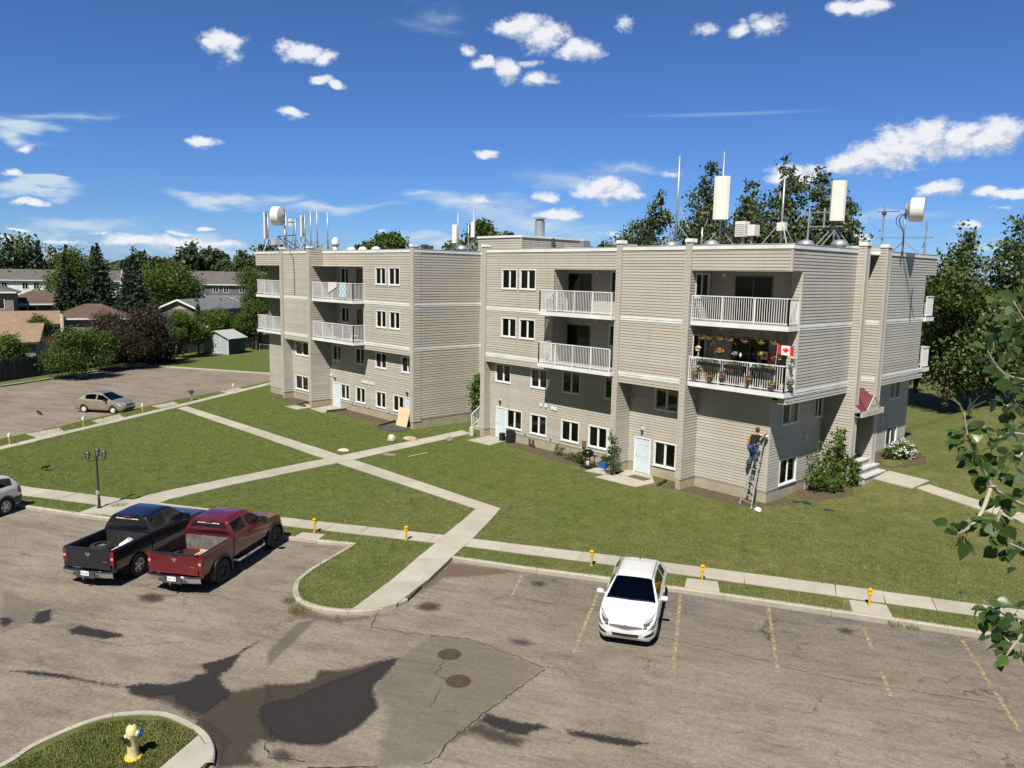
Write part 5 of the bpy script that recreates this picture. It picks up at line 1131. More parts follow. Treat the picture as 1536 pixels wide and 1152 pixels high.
# ---- the two pickups
def pickup(S):
    root = thing('pickup_truck', S['label'], 'pickup truck', (0,0,0), 'vehicles in the parking lots'); HW = S['hw']; r = S['r']; Ra = S['Ra']; L1 = S['front']; cr = -.70; z0 = S['lift']; pt = S['paint']
    ax = (2.12,-1.45)
    hwf = hw_round(-2.6, L1, HW, .55, .1, S.get('fr',.74), .97)
    top = smooth_interp([cr,-.62,-.35,.2,.62,.8,1.12,1.5,1.9,2.4,L1-.2,L1-.06,L1], [z0+1.02,z0+1.36,z0+1.38,z0+1.41,z0+1.385,z0+1.33,z0+1.08,z0+.80,z0+.755,z0+.71,z0+.62,z0+.52,z0+.30])
    belt = smooth_interp([cr,0,1.2,1.6,2.4,L1], [z0+.86,z0+.84,z0+.80,z0+.72,z0+.62,z0+.3]); bot = smooth_interp([cr,1.0,2.4,L1-.1,L1], [z0+.0,z0,z0,z0-.02,z0+.06]); roofw = .68; zroof = z0+1.41
    def sec(x):
        h, zb, zt = hwf(x), bot(x), top(x); bl = min(belt(x), zt-.035); f = max(0, min(1, (zt-bl-.05)/max(.05,(zroof-bl-.05))))
        wb = h*(.955-.02*f); wt = wb+(roofw-wb)*f; ze = zt-.03-.06*f; mid = zb+(bl-zb)*.5
        return [(0,zb),(.86*h,zb),(.96*h,zb+.1),(h,mid),(.985*h,bl-.08),(wb,bl),(wt,ze),(wt*.85,zt-.015),(wt*.45,zt-.004),(0,zt)]
    def skip(x, y, z): return abs(y) > HW*.74 and z < r+Ra and any((x-a)**2+(z-r)**2 < Ra**2 for a in ax)
    seams = (1.22,.28,-.68)
    def label(x, k, t, y, z):
        sd = 'L' if y > 0 else 'R'
        if k >= 6 and .68 < x < 1.49 and (k > 6 or t > .3): return 'windscreen'
        if k == 5 and .12 < t < .9 and top(x)-belt(x) > .18:
            if .36 < x < 1.2: return 'side_window|a'+sd
            if -.5 < x < .22: return 'side_window|b'+sd
        if k in (2,3,4,5) and any(abs(x-q) < .008 for q in seams): return 'panel_gap'
        return 'body'
    xs = np.unique(np.round(np.concatenate([np.arange(cr, L1-.1, .045), np.linspace(L1-.12, L1, 8), [1.5,.68]]+[[q-.007,q+.007] for q in seams]), 4))
    bvh, ob = loft_car(root, xs, sec, [2,1,5,3,1,9,2,2,3], label, {'body':pt,'windscreen':AUTOGLASS,'side_window':DARKGLASS,'panel_gap':SEAM}, skip=skip)
    # raked rear wall of the cab with its window
    ww = MB(); yb, yt, zb_, zt_ = .80, .60, z0+.88, z0+1.27
    ww.face([(cr-.012,-yb,zb_),(cr-.012,yb,zb_),(cr+.035,yt,zt_),(cr+.035,-yt,zt_)][::-1]); rw = ww.build('rear_window', DARKGLASS, root)
    st = MB(); rr = random.Random(S['seed']); yy = -.42
    while yy < .42:
        wd = rr.uniform(.03,.07); st.face([(cr+.024,yy,zt_-.055),(cr+.024,yy+wd,zt_-.055),(cr+.027,yy+wd,zt_-.025),(cr+.027,yy,zt_-.025)][::-1]); yy += wd+rr.uniform(.008,.02)
    st.build('window_decal', WHITE, rw)
    g = MB(); g.box(cr-.03, cr+.05, -.14, .14, zt_+.03, zt_+.06); g.build('brake_light', REDLENS, root)
    g = MB(); g.box(cr-.02, cr+.02, -.6, .6, zb_-.1, zb_-.03); g.build('cab_panel', pt, root)
    # cargo box
    zr, zf, zt0, x0, x1 = z0+.80, z0+.28, z0+.02, -2.58, cr-.04
    def bsec(x): return [(HW*.80,zt0),(HW*.955,zt0+.06),(HW*.995,zt0+.42),(HW*.975,zr-.07),(HW*.95,zr),(HW*.95-.09,zr+.004),(HW*.95-.1,zr-.04),(HW*.95-.12,zf),(0,zf)]
    bx = np.unique(np.round(np.concatenate([np.arange(x0, x1, .045), [x1]]), 4))
    loft_car(root, bx, bsec, [1,5,5,2,2,1,3,4], lambda x,k,t,y,z: 'cargo_box' if k < 4 else ('box_rail_cap' if k in (4,5) else 'bed_liner'), {'cargo_box':pt,'box_rail_cap':S['rail'],'bed_liner':S['liner'],'body':pt}, False, False, skip=skip)
    g = MB(); g.box(x1-.05, x1, -HW*.95+.11, HW*.95-.11, zf, zr-.02); g.build('bed_headboard', S['liner2'], root)
    # tailgate
    g = MB(); g.box(x0-.055, x0, -HW*.86, HW*.86, zt0+.10, zr-.025); tg = g.build('tailgate', pt, root)
    g = MB(); g.box(x0-.075, x0+.02, -HW*.86, HW*.86, zr-.025, zr+.008); g.build('tailgate_cap', S['rail'], tg)
    g = MB(); q = (x0-.057, 0, z0+.60)                                # ram's-head style badge: shield with two horns
    g.lathe([(0,-.012),(.075,-.010),(.075,.0)], q, 6, ax='x', cap=False)
    for sd in (1,-1): g.tube([(x0-.068,sd*.01,q[2]+.07),(x0-.068,sd*.075,q[2]+.065),(x0-.068,sd*.09,q[2]+.0),(x0-.068,sd*.05,q[2]-.03)], [.016,.02,.014,.006], 6)
    g.tube([(x0-.068,0,q[2]+.06),(x0-.07,0,q[2]-.09)], [.022,.01], 6); g.build('badge', CHROME, tg)
    g = MB()
    for k, (yy, wd) in enumerate(((-.74,.05),(-.67,.05),(-.60,.03))): g.bar((x0-.058,yy,z0+.40),(x0-.058,yy+wd,z0+.40), .006, .03)
    g.build('lettering', CHROME, tg)
    g = MB(); g.box(x0-.068, x0-.055, -.12, .12, z0+.73-.02, z0+.745); g.build('tailgate_handle', S['rail'], tg)
    for sd in (1,-1):
        g = MB(); g.box(x0-.05, x0+.09, sd*HW*.865 if sd > 0 else -HW*.985, HW*.985 if sd > 0 else -HW*.865, z0+.30, z0+.76); tl = g.build('tail_light', REDLENS, root)
        g = MB(); g.box(x0-.055, x0-.049, min(sd*HW*.88,sd*HW*.97), max(sd*HW*.88,sd*HW*.97), z0+.47, z0+.55); g.build('reverse_lens', LENS, tl)
        g = MB(); g.box(x0-.02, x0+.1, sd*HW*.875 if sd > 0 else -HW*.985, HW*.985 if sd > 0 else -HW*.875, zt0, z0+.295); g.box(x0-.02, x0+.1, sd*HW*.875 if sd > 0 else -HW*.96, HW*.96 if sd > 0 else -HW*.875, z0+.765, zr); g.build('cargo_box', pt, root)
    # chrome step bumper, plate, hitch
    g = MB(); n = 12
    for i in range(n):
        a, b_ = -HW*.98+2*HW*.98*i/n, -HW*.98+2*HW*.98*(i+1)/n
        xa, xb = (x0-.2+.10*abs(q/HW)**3 for q in (a, b_)); zl = z0-.14
        P = [[(xa+.06,a,zl),(xa,a,zl+.06),(xa,a,zl+.18),(xa+.07,a,zl+.22),(x0,a,zl+.22)],[(xb+.06,b_,zl),(xb,b_,zl+.06),(xb,b_,zl+.18),(xb+.07,b_,zl+.22),(x0,b_,zl+.22)]]
        for k in range(4): g.face([P[0][k],P[0][k+1],P[1][k+1],P[1][k]])
    bp = g.build('rear_bumper', CHROME, root, True, 40)
    g = MB(); g.box(x0-.225, x0-.2, -.36, .36, z0-.15, z0+.06); g.box(x0-.2, x0+.3, -.5, .5, z0-.12, z0+.0); g.build('bumper_step', GREYPL, bp)
    g = MB(); g.box(x0-.238, x0-.228, -.155, .155, z0-.07, z0+.085); pl = g.build('licence_plate', PLATE, bp)
    g = MB(); rr = random.Random(S['seed']+5)
    for k in range(7):
        if k == 3: continue
        yy = -.115+k*.034; g.box(x0-.241, x0-.238, yy, yy+.006, z0-.03, z0+.045); g.box(x0-.241, x0-.238, yy+.006, yy+.022, z0-.03+.033*rr.randrange(3), z0-.022+.033*rr.randrange(1,3)); g.box(x0-.241, x0-.238, yy+.018, yy+.024, z0-.03, z0+.02+.012*rr.randrange(3))
    g.build('plate_characters', plain('red plate characters', (.48,.26,.25), .5, .05) if not bpy.data.materials.get('red plate characters') else bpy.data.materials['red plate characters'], pl)
    g = MB(); g.tube([(x0-.32,0,z0-.17),(x0,0,z0-.17)], .03, 8); g.lathe([(.03,-.17),(.045,-.13),(.045,-.09),(.01,-.06)], (x0-.3,0,z0), 10); g.build('tow_hitch', DARKST, root)
    # underbody, wells, wheels
    g = MB(); g.box(-2.4, L1-.4, -.45, .45, z0-.14, z0+.02); g.build('frame', DARKV, root); wells(root, ax, Ra, HW, r, .34)
    for xa in ax:
        for sd in (1,-1): wheel(root, xa, sd*(HW-.12), r, .28, sd, S['rim_r'], S['rimmat'], S['spokes'])
    if S.get('flare'):
        for xa in ax: arch_lip(root, xa, Ra, r, HW-.015, .09, .055, S['flare'])
    for sd in (1,-1):
        m = MB(); m.box(1.02, 1.12, min(sd*(HW+.02),sd*(HW+.24)), max(sd*(HW+.02),sd*(HW+.24)), z0+.80, z0+1.02); m.bar((1.1,sd*(HW-.1),z0+.84),(1.08,sd*(HW+.05),z0+.86), .05); m.build('wing_mirror', S['mirrormat'], root)
        for hx in (.42,-.52):
            q = bvh.find_nearest(Vector((hx, sd*HW, z0+.66)))[0]; m = MB(); m.bar((hx-.08, q.y+sd*.025, q.z), (hx+.1, q.y+sd*.025, q.z), .025, .035); m.build('door_handle', S['handle'], root)
        if S.get('step'):
            m = MB(); m.tube([(1.35,sd*(HW-.1),z0-.02),(1.2,sd*(HW+.05),z0-.1),(-.5,sd*(HW+.05),z0-.1),(-.68,sd*(HW-.1),z0-.02)], .045, 8); m.build('side_step', S['step'], root)
    snap_strip(bvh, [(L1,.45,z0+.36),(L1-.2,.85,z0+.36)], [(L1-.1,.45,z0+.62),(L1-.35,.85,z0+.62)], 'headlight', LENS, root, .008, 6, 4, True)
    snap_strip(bvh, [(L1+.05,-.4,z0+.2),(L1+.05,.4,z0+.2)], [(L1-.05,-.4,z0+.58),(L1-.05,.4,z0+.58)], 'grille', CHROME, root, .008, 8, 4)
    snap_strip(bvh, [(L1-.3,.9,z0-.02),(L1+.1,.45,z0-.02),(L1+.1,-.45,z0-.02),(L1-.3,-.9,z0-.02)], [(L1-.3,.9,z0+.18),(L1+.1,.45,z0+.18),(L1+.1,-.45,z0+.18),(L1-.3,-.9,z0+.18)], 'front_bumper', CHROME, root, .03, 18, 3)
    return root, bvh
LINER = plain('black bed liner', (.014,.014,.016), .75, .3, 10); REDBED = plain('scuffed red bed paint', (.075,.008,.012), .6, .35, 6); SCUFF = plain('scuffed grey headboard', (.13,.125,.12), .7, .4, 5)
BLK, b1 = pickup(dict(label='navy-black crew-cab pickup truck parked on the left of the red one', hw=1.0, r=.40, Ra=.47, lift=.50, front=2.92, paint=P_NAVY, rail=BLACKP, liner=LINER, liner2=LINER, rim_r=.25, rimmat=ALLOY, spokes=5, mirrormat=P_NAVY, handle=P_NAVY, seed=3))
place(BLK, True, (-29.26,8.95,ZA), math.radians(124))
RED, b2 = pickup(dict(label='dark red crew-cab pickup truck with black fender flares and open empty-looking bed', hw=1.0, r=.43, Ra=.51, lift=.56, front=2.9, paint=P_RED, rail=BLACKP, liner=REDBED, liner2=SCUFF, rim_r=.24, rimmat=BLACKP, spokes=8, mirrormat=BLACKP, handle=P_RED, flare=BLACKP, step=GALV, seed=9))
place(RED, True, (-26.82,10.85,ZA), math.radians(125))
RED['label'] = 'dark red crew-cab pickup truck with black fender flares, right of the navy-black one'
# load in the beds (things of their own)
def in_frame(root, p): c, s = math.cos(root.rotation_euler.z), math.sin(root.rotation_euler.z); return Vector((root.location.x+p[0]*c-p[1]*s, root.location.y+p[0]*s+p[1]*c, root.location.z+p[2]))
def put(o, root, p): o.location = in_frame(root, p); o.rotation_euler.z = root.rotation_euler.z
SP = thing('spare_tyre', 'black spare tyre lying in the bed of the navy-black pickup', 'tyre'); g = MB(); g.lathe([(.2,0),(.34,0),(.37,.05),(.37,.2),(.34,.25),(.2,.25)], (0,0,0), 24, cap=False); t_ = g.build('tyre', RUBBER, SP, True, 40); g = MB(); g.lathe([(.2,.03),(.2,.2),(.12,.14),(.0,.14)], (0,0,0), 18, cap=False); g.build('rim', DARKST, SP); put(SP, BLK, (-1.55,.42,.785))
g = MB(); g.obox((0,0,.055), (.75,.05,0), (-.018,.27,0), (0,0,.05)); o = g.build('foam_board', plain('white foam board', (.8,.8,.8), .7, .04), None); tag(o, 'flat white board lying in the bed of the navy-black pickup', 'board'); put(o, BLK, (-1.45,-.28,.785))
def crumple(name, label, cat, mat, sx, sy, sz, seed):
    rr = np.random.default_rng(seed); me = bpy.data.meshes.new(name); n = 14; vs = []; fs = []
    ph = rr.uniform(0,6.28,6)
    for i in range(n+1):
        for j in range(n):
            th = PI*.5*i/n; a = 2*PI*j/n; r_ = 1+.22*math.sin(3*a+ph[0]+2*th)+.15*math.sin(5*a+ph[1])*math.sin(3*th+ph[2])
            vs.append((sx*r_*math.cos(a)*math.cos(th*.96), sy*r_*math.sin(a)*math.cos(th*.96), sz*math.sin(th)*(1+.2*math.sin(2*a+ph[3]))))
    for i in range(n):
        for j in range(n): fs.append((i*n+j, i*n+(j+1)%n, (i+1)*n+(j+1)%n, (i+1)*n+j))
    fs.append(tuple(range(n*n, n*n+n)))
    me.from_pydata(vs, [], fs); me.materials.append(mat); o = bpy.data.objects.new(name, me); col.objects.link(o); return tag(o, label, cat)
WCLOTH = plain('white cloth', (.72,.72,.73), .9, .1, 8)
o = crumple('rag_bundle', 'crumpled white cloth heaped on the board in the navy-black pickup', 'cloth', WCLOTH, .28, .2, .24, 4); put(o, BLK, (-1.05,-.25,.88))
LUM = plain('pale sawn lumber', (.60,.47,.29), .7, .15, 6)
for k in range(6):
    g = MB(); g.obox((0,0,.02), (.42,0,0), (0,.035,0), (0,0,.018)); o = g.build('plank', LUM, None); tag(o, 'pale plank lying in the bed of the red pickup', 'plank', 'planks in the red pickup'); put(o, RED, (-1.5+.02*k,-.62+.135*k,.845)); o.rotation_euler.z += .04*math.sin(k*2.1)
g = MB(); g.obox((0,0,.02), (.035,0,0), (0,.42,0), (0,0,.018)); o = g.build('plank', LUM, None); tag(o, 'pale cross plank at the cab end of the planks in the red pickup', 'plank', 'planks in the red pickup'); put(o, RED, (-1.02,-.3,.885))
o = crumple('bag', 'dark red bag in the left rear corner of the red pickup bed', 'bag', plain('dark red canvas', (.10,.012,.015), .8, .2), .26, .2, .22, 8); put(o, RED, (-2.0,.35,.845))
# ------------------------------------------------------------------ things on the lawn and at the walls
YEL = plain('yellow post paint', (.62,.36,.02), .5, .15, 12); YELP = plain('pale yellow hydrant paint', (.66,.56,.27), .5, .12, 8); IRON = plain('black lamp iron', (.022,.022,.024), .5, .25, 10)
BLUEP = plain('blue paint', (.015,.10,.32), .45, .1); GREYC = plain('light grey plastic', (.42,.43,.45), .6, .1); FROST = plain('seeded lamp glass', (.20,.21,.21), .2, .2)
# lamp post with three lanterns
LP = thing('lamp_post', 'black three-lantern garden lamp post beside the sidewalk behind the pickups', 'lamp post', (-36.45,9.45,0))
g = MB(); g.lathe([(.11,0),(.11,.03),(.06,.05),(.06,.4),(.045,.42),(.04,2.2),(.06,2.22),(.06,2.28),(.02,2.34)], (-36.45,9.45,.03), 12); g.build('pole', IRON, LP, True, 40)
g = MB(); g.box(-36.53, -36.39, 9.36, 9.46, .62, .78); g.build('outlet_box', GREYC, LP)
for k in range(3):
    a = math.radians(40+120*k); d = Vector((math.cos(a),math.sin(a),0)); c = Vector((-36.45,9.45,2.2)); e = c+d*.36
    g = MB(); g.tube([c, c+d*.18+Vector((0,0,-.06)), e+Vector((0,0,-.02)), e+Vector((0,0,.05))], .016, 6); g.build('arm', IRON, LP, True)
    g = MB(); g.lathe([(.03,.05),(.055,.06),(.06,.08)], e, 6); g.lathe([(.115,.31),(.12,.33),(.03,.42),(.015,.46),(.0,.47)], e, 6)
    for j in range(6): q = 2*PI*j/6; g.bar(e+Vector((.06*math.cos(q),.06*math.sin(q),.07)), e+Vector((.11*math.cos(q),.11*math.sin(q),.32)), .012)
    la = g.build('lantern', IRON, LP); g = MB(); g.lathe([(.052,.08),(.1,.31)], e, 6); g.build('lantern_glass', FROST, la)
# block-heater outlet posts along the stalls
def outlet_post(cap, h):
    o = thing('outlet_post', 'x', 'outlet post', (0,0,0), 'yellow outlet posts along the parking stalls')
    g = MB(); g.lathe([(.055,0),(.055,.02),(.038,.03),(.036,h-.16)], (0,0,0), 10); g.build('post', YEL, o, True, 40)
    g = MB(); g.box(-.07,.07,-.055,.055,h-.17,h-.02); g.lathe([(.085,h-.02),(.085,h+.005),(.05,h+.03),(.0,h+.035)], (0,0,0), 10); g.build('outlet_box', cap, o)
    return o
pA = outlet_post(YEL, .55)
for i, (x, y, lb) in enumerate(((-27.5,14.98,'yellow outlet post on the concrete pad just right of the red pickup'),(-24.34,17.25,'yellow outlet post on the grass beside the wide path to the island'),(-17.78,20.81,'yellow outlet post just left of the white hatchback'),(-14.3,22.67,'yellow outlet post on the pad just right of the white hatchback'),(-9.55,25.09,'yellow outlet post on the pad farthest right in the picture'))):
    place(pA, i == 0, (x,y,.02), math.radians(29), lb)
pB = outlet_post(WHITE, .62)
for i, (x, y, lb) in enumerate(((-53.02,9.13,'white-capped yellow outlet post nearest the left picture edge'),(-56.2,13.9,'white-capped yellow outlet post left of the champagne sedan'),(-59.23,18.6,'white-capped yellow outlet post in front of the champagne sedan'),(-65.2,27.99,'white-capped yellow outlet post on the far strip nearest the apartment block'))):
    place(pB, i == 0, (x,y,.02), math.radians(30), lb)
o = thing('utility_pedestal', 'grey steel utility pedestal with a wide head beside the rear sidewalk', 'pedestal', (-62.45,23.35,0)); g = MB(); g.box(-62.53,-62.37,23.27,23.43,0,.62); g.build('post', GALV, o); g = MB(); g.prism([(-62.65,23.2),(-62.25,23.2),(-62.25,23.5),(-62.65,23.5)],.62,.82); g.build('head', DARKST, o)
# fire hydrant
HY = thing('fire_hydrant', 'pale yellow fire hydrant with blue side cap on the corner grass island', 'fire hydrant', (-16.82,4.74,0)); c = (-16.82,4.74,-.01)
g = MB(); g.lathe([(.125,.05),(.118,.08),(.112,.55),(.12,.56),(.125,.60),(.118,.66),(.105,.71),(.075,.755),(.03,.775)], c, 20); g.build('barrel', YELP, HY, True, 40)
g = MB(); g.lathe([(.185,0),(.185,.035),(.17,.05),(.125,.055)], c, 20)
for k in range(8): a = 2*PI*k/8; g.lathe([(.02,.04),(.02,.07),(.0,.075)], (c[0]+.155*math.cos(a),c[1]+.155*math.sin(a),c[2]), 6)
g.build('base_flange', plain('bright yellow paint', (.66,.47,.03), .5, .1), HY)
g = MB(); g.lathe([(.03,.77),(.03,.80),(.0,.80)], c, 5); g.build('top_nut', DARKST, HY)
for (dx, dy, rr, m, nm) in ((.68,.73,.085,BLUEP,'pumper_cap'),(.50,-.86,.06,IRON,'nozzle_cap'),(-.68,-.73,.06,IRON,'nozzle_cap')):
    d = Vector((dx,dy,0)).normalized(); b = Vector(c)+Vector((0,0,.58 if nm == 'pumper_cap' else .50))
    g = MB(); g.tube([b+d*.09, b+d*.15], rr*.85, 14); g.build('nozzle', YELP, HY, True, 40); g = MB(); g.tube([b+d*.15, b+d*.20], rr, 14); g.tube([b+d*.20, b+d*.225], rr*.35, 5); g.build(nm, m, HY, True, 40)
# stones, stick, timber edging
def rock(x, y, sx, sy, sz, mat, label, seed, rz=0, cat='rock'):
    rr = np.random.default_rng(seed); g = MB(); n, m = 10, 7; vs = []
    P = rr.normal(0,1,(6,3)); P /= np.linalg.norm(P,axis=1)[:,None]; K = rr.uniform(.72,.95,6)
    for i in range(m+1):
        for j in range(n):
            th = PI*i/m; a = 2*PI*j/n; d = np.array([math.sin(th)*math.cos(a), math.sin(th)*math.sin(a), math.cos(th)]); r = 1.
            for p, k in zip(P, K):
                q = d@p
                if q > 0: r = min(r, k/q)
            r *= rr.uniform(.95,1.04); X, Y = d[0]*r*sx, d[1]*r*sy; vs.append((x+X*math.cos(rz)-Y*math.sin(rz), y+X*math.sin(rz)+Y*math.cos(rz), max(0,sz*.4+d[2]*r*sz)))
    g.raw(vs, [(i*n+j, i*n+(j+1)%n, (i+1)*n+(j+1)%n, (i+1)*n+j) for i in range(m) for j in range(n)])
    tag(g.build('rock', mat, None), label, cat)
PALE = plain('pale limestone', (.52,.49,.38), .85, .18, 6, bump=.3, bscale=20); TAN = plain('tan sandstone', (.40,.31,.20), .85, .2, 6, bump=.3, bscale=20); GRK = plain('grey fieldstone', (.20,.18,.16), .85, .3, 8, bump=.4, bscale=20)
rock(-39.95,27.2,.28,.26,.32,PALE,'rounded cream boulder on the lawn beside the plywood sheet',2); rock(-39.45,28.2,.50,.26,.2,TAN,'long flat tan boulder at the edge of the walk to the stairs',3,.9); rock(-39.35,23.4,.36,.22,.14,PALE,'low cream stone on the lawn near the crossing of the paths',4,.7)
rock(-36.75,24.9,.44,.16,.1,GRK,'low grey slab of stone right of the walk to the stairs',5,.8); rock(-37.5,29.9,.24,.2,.26,GRK,'small dark fieldstone on the right edge of the walk near the stairs',6)
g = MB(); g.bar((-35.84,25.52,.03),(-35.95,27.0,.03),.05,.03); tag(g.build('stick', LUM, None), 'pale wooden stick lying on the lawn right of the walk to the stairs', 'stick')
for pts, lb in ((((-45.1,31,.07),(-44.4,29.2,.07)),'dark timber edging along the left of the rubber mat by the plywood'),(((-55.9,30.0,.07),(-55.4,28.9,.07),(-54.4,29.0,.12)),'dark timber edging behind the leftmost patio slab'),(((-51.3,30.8,.08),(-51.4,29.2,.08)),'dark timber edging beside the blue door of the left wing'),(((-23.1,32.7,.07),(-22.8,31.6,.07)),'dark timber edging right of the six-panel blue door')):
    g = MB()
    for a, b in zip(pts[:-1], pts[1:]): g.bar(a, b, .14, .14)
    tag(g.build('timber_edging', plain('dark railway timber', (.05,.042,.036), .9, .3, 6) if not bpy.data.materials.get('dark railway timber') else bpy.data.materials['dark railway timber'], None), lb, 'timber')
g = MB(); g.box(-24.95,-23.85,31.85,32.45,.035,.05); tag(g.build('door_mat', plain('brown door mat', (.10,.085,.07), .95, .2, 20), None), 'brown mat in front of the six-panel blue door near the corner', 'door mat')
g = MB(); g.obox((-43.45,30.55,.64),(.58,.03,0),(0,.18,.62),(0,.01,-.006)); tag(g.build('plywood_sheet', PLY, None), 'pale plywood sheet leaning against the blue door of the left wing', 'plywood')
# bins by the door
def barrel(name, x, y, r, h, mat, ribs, label, cat):
    o = thing(name, label, cat, (x,y,0)); g = MB(); pr = [(r*.9,.0)]
    for k in range(ribs*4+1): z = h*k/(ribs*4); pr.append((r*(.95 if k % 4 == 2 else 1), z))
    g.lathe(pr, (x,y,.03), 18); g.build('drum', mat, o, True, 50); g = MB(); g.lathe([(r*1.05,h),(r*1.05,h+.04),(r*.6,h+.07),(.0,h+.075)], (x,y,.03), 18); g.build('lid', mat, o, True, 40)
barrel('pail', -35.75, 32.75, .2, .42, BLACKP, 2, 'short black pail beside the door between the walk and the tall barrel', 'pail'); barrel('compost_barrel', -35.05, 32.8, .28, .72, BLACKP, 6, 'tall ribbed black barrel under the first basement window', 'barrel')
barrel('propane_tank', -38.1, 32.2, .16, .5, plain('pale grey tank paint', (.50,.51,.50), .5, .1), 1, 'pale grey gas cylinder at the foot of the inner-corner pier', 'gas cylinder')
for x, y, lb in ((-33.4,32.9,'left one of two short rusty pipe stubs by the foundation'),(-33.05,32.85,'right one of two short rusty pipe stubs by the foundation')):
    g = MB(); g.tube([(x,y,0),(x,y,.42),(x,y-.05,.5)], .07, 8); tag(g.build('vent_pipe', plain('rusty pipe', (.085,.045,.03), .8, .3, 10) if not bpy.data.materials.get('rusty pipe') else bpy.data.materials['rusty pipe'], None), lb, 'pipe', 'pipe stubs by the foundation')
# barbecue
BQ = thing('barbecue', 'black kettle-lidded gas barbecue on the small patio by the climbing plant', 'barbecue', (-27.6,31.7,0)); g = MB()
for dx, dy in ((-.32,-.2),(.32,-.2),(.32,.2),(-.32,.2)): g.bar((-27.6+dx,31.7+dy,.03),(-27.6+dx*.9,31.7+dy*.9,.72),.035)
g.box(-27.92,-27.28,31.5,31.9,.12,.15); g.build('cart_frame', BLACKP, BQ); g = MB(); g.lathe([(.18,.62),(.3,.72),(.32,.80)], (-27.6,31.7,0), 16); g.build('firebox', BLACKP, BQ, True); g = MB(); g.lathe([(.33,.80),(.31,.93),(.2,1.03),(.0,1.06)], (-27.6,31.7,0), 16); g.build('lid', plain('glossy black lid', (.008,.008,.009), .2, .2), BQ, True); g = MB(); g.box(-27.25,-26.95,31.55,31.85,.76,.79); g.box(-28.25,-27.95,31.55,31.85,.76,.79); g.build('side_shelf', BLACKP, BQ)
g = MB(); g.lathe([(.14,.18),(.15,.2),(.15,.42),(.08,.5),(.0,.5)], (-27.6,31.75,-.02), 14); g.build('gas_bottle', GREYC, BQ, True)
g = MB(); g.prism([(-27.15,32.15),(-26.75,32.15),(-26.8,32.5),(-27.1,32.5)],.03,.42); tag(g.build('tote_box', plain('blue plastic', (.02,.09,.42), .5, .1), None), 'blue plastic tote beside the black barbecue', 'tote')
g = MB(); g.lathe([(.12,.42),(.2,.62),(.2,.64),(.16,.62),(.0,.6)], (-26.95,32.32,0), 12); tag(g.build('planter', plain('brown clay', (.16,.08,.05), .8, .15), None), 'brown clay planter standing on the blue tote', 'planter')
# hose and tarps on the lawn near the corner
HOSE = [(-16.68,37.0,.14),(-15.82,36.19,.07),(-14.73,35.24,.03),(-14.14,34.39,.02),(-14.02,33.23,.02),(-14.51,32.21,.02),(-15.08,31.74,.02),(-15.63,31.35,.02),(-16.4,31.3,.02),(-17.08,31.52,.02),(-17.6,32.0,.02),(-17.9,32.6,.05)]
g = MB(); g.tube(smooth_pts(HOSE), .016, 6); tag(g.build('garden_hose', plain('grey-green hose', (.13,.15,.10), .6, .15), None, True), 'grey-green garden hose looped over the lawn in front of the entrance bush', 'hose')
TARP = plain('black plastic sheet', (.022,.024,.03), .5, .3, 4)
for x, y, a, b, sd, lb in ((-16.6,34.6,.42,.22,1,'larger black plastic scrap on the lawn by the building corner'),(-15.25,34.4,.26,.14,2,'smaller black plastic scrap inside the hose loop')):
    o = crumple('plastic_scrap', lb, 'plastic sheet', TARP, a, b, .05, sd); o.location = (x,y,.01); o.rotation_euler.z = .5
o = crumple('white_bag', 'small white bag on the grass at the foot of the ladder', 'bag', WCLOTH, .17, .13, .15, 5); o.location = (-17.35,31.8,0)
# wooden scrap under the bush wall
g = MB(); g.obox((-17.5,36.85,.25),(.1,.2,0),(.05,-.03,0),(0,0,.14)); tag(g.build('wood_block', WALNUT, None), 'weathered wooden block against the foundation left of the entrance bush', 'block')
# ---- ladder and the man on it
LAD = thing('ladder', 'aluminium ladder with a flared foot leaning on the building corner', 'ladder', (-18.1,32.0,0)); ALU = plain('aluminium', (.62,.64,.66), .35, .12, 6, metal=.5)
foot, topp = Vector((-18.1,32.02,.02)), Vector((-17.98,32.98,3.35)); rd = Vector((.91,-.41,0)); rails = []
for sd in (-1,1):
    g = MB(); A = foot+rd*sd*.44; B = foot.lerp(topp,.5)+rd*sd*.24; C = topp+rd*sd*.2
    g.bar(A, B, .035, .075, up=(0,-1,.3)); g.bar(foot.lerp(topp,.28)+rd*sd*.21+Vector((0,.0,0)), C, .03, .065, up=(0,-1,.3)); g.bar(A-Vector((0,0,.02)), A+Vector((0,0,.05)), .07, .1); g.build('rail', ALU, LAD)
for k in range(11):
    t = .06+.088*k; c = foot.lerp(topp, t); hw_ = .42-.20*min(1,t/.5) if t < .5 else .2
    g = MB(); g.bar(c-rd*hw_, c+rd*hw_, .04, .028); g.build('rung', ALU, LAD)
def skin_mesh(name, V, E, R, mat, parent, root=0, sub=2):
    me = bpy.data.meshes.new(name); me.from_pydata(V, E, []); o = bpy.data.objects.new(name, me); col.objects.link(o)
    o.modifiers.new('skin','SKIN'); sv = me.skin_vertices
    if not sv:
        bm = bmesh.new(); bm.from_mesh(me); bm.verts.layers.skin.verify(); bm.to_mesh(me); bm.free(); sv = me.skin_vertices
    for i, r in enumerate(R): sv[0].data[i].radius = (r, r) if not isinstance(r, tuple) else r
    for i in range(len(V)): sv[0].data[i].use_root = (i == root)
    s = o.modifiers.new('sub','SUBSURF'); s.levels = s.render_levels = sub
    dg = bpy.context.evaluated_depsgraph_get(); ev = o.evaluated_get(dg); nm = bpy.data.meshes.new_from_object(ev); o.modifiers.clear(); o.data = nm
    nm.materials.clear(); nm.materials.append(mat); nm.polygons.foreach_set('use_smooth', [True]*len(nm.polygons)); o.parent = parent; return o
import bmesh
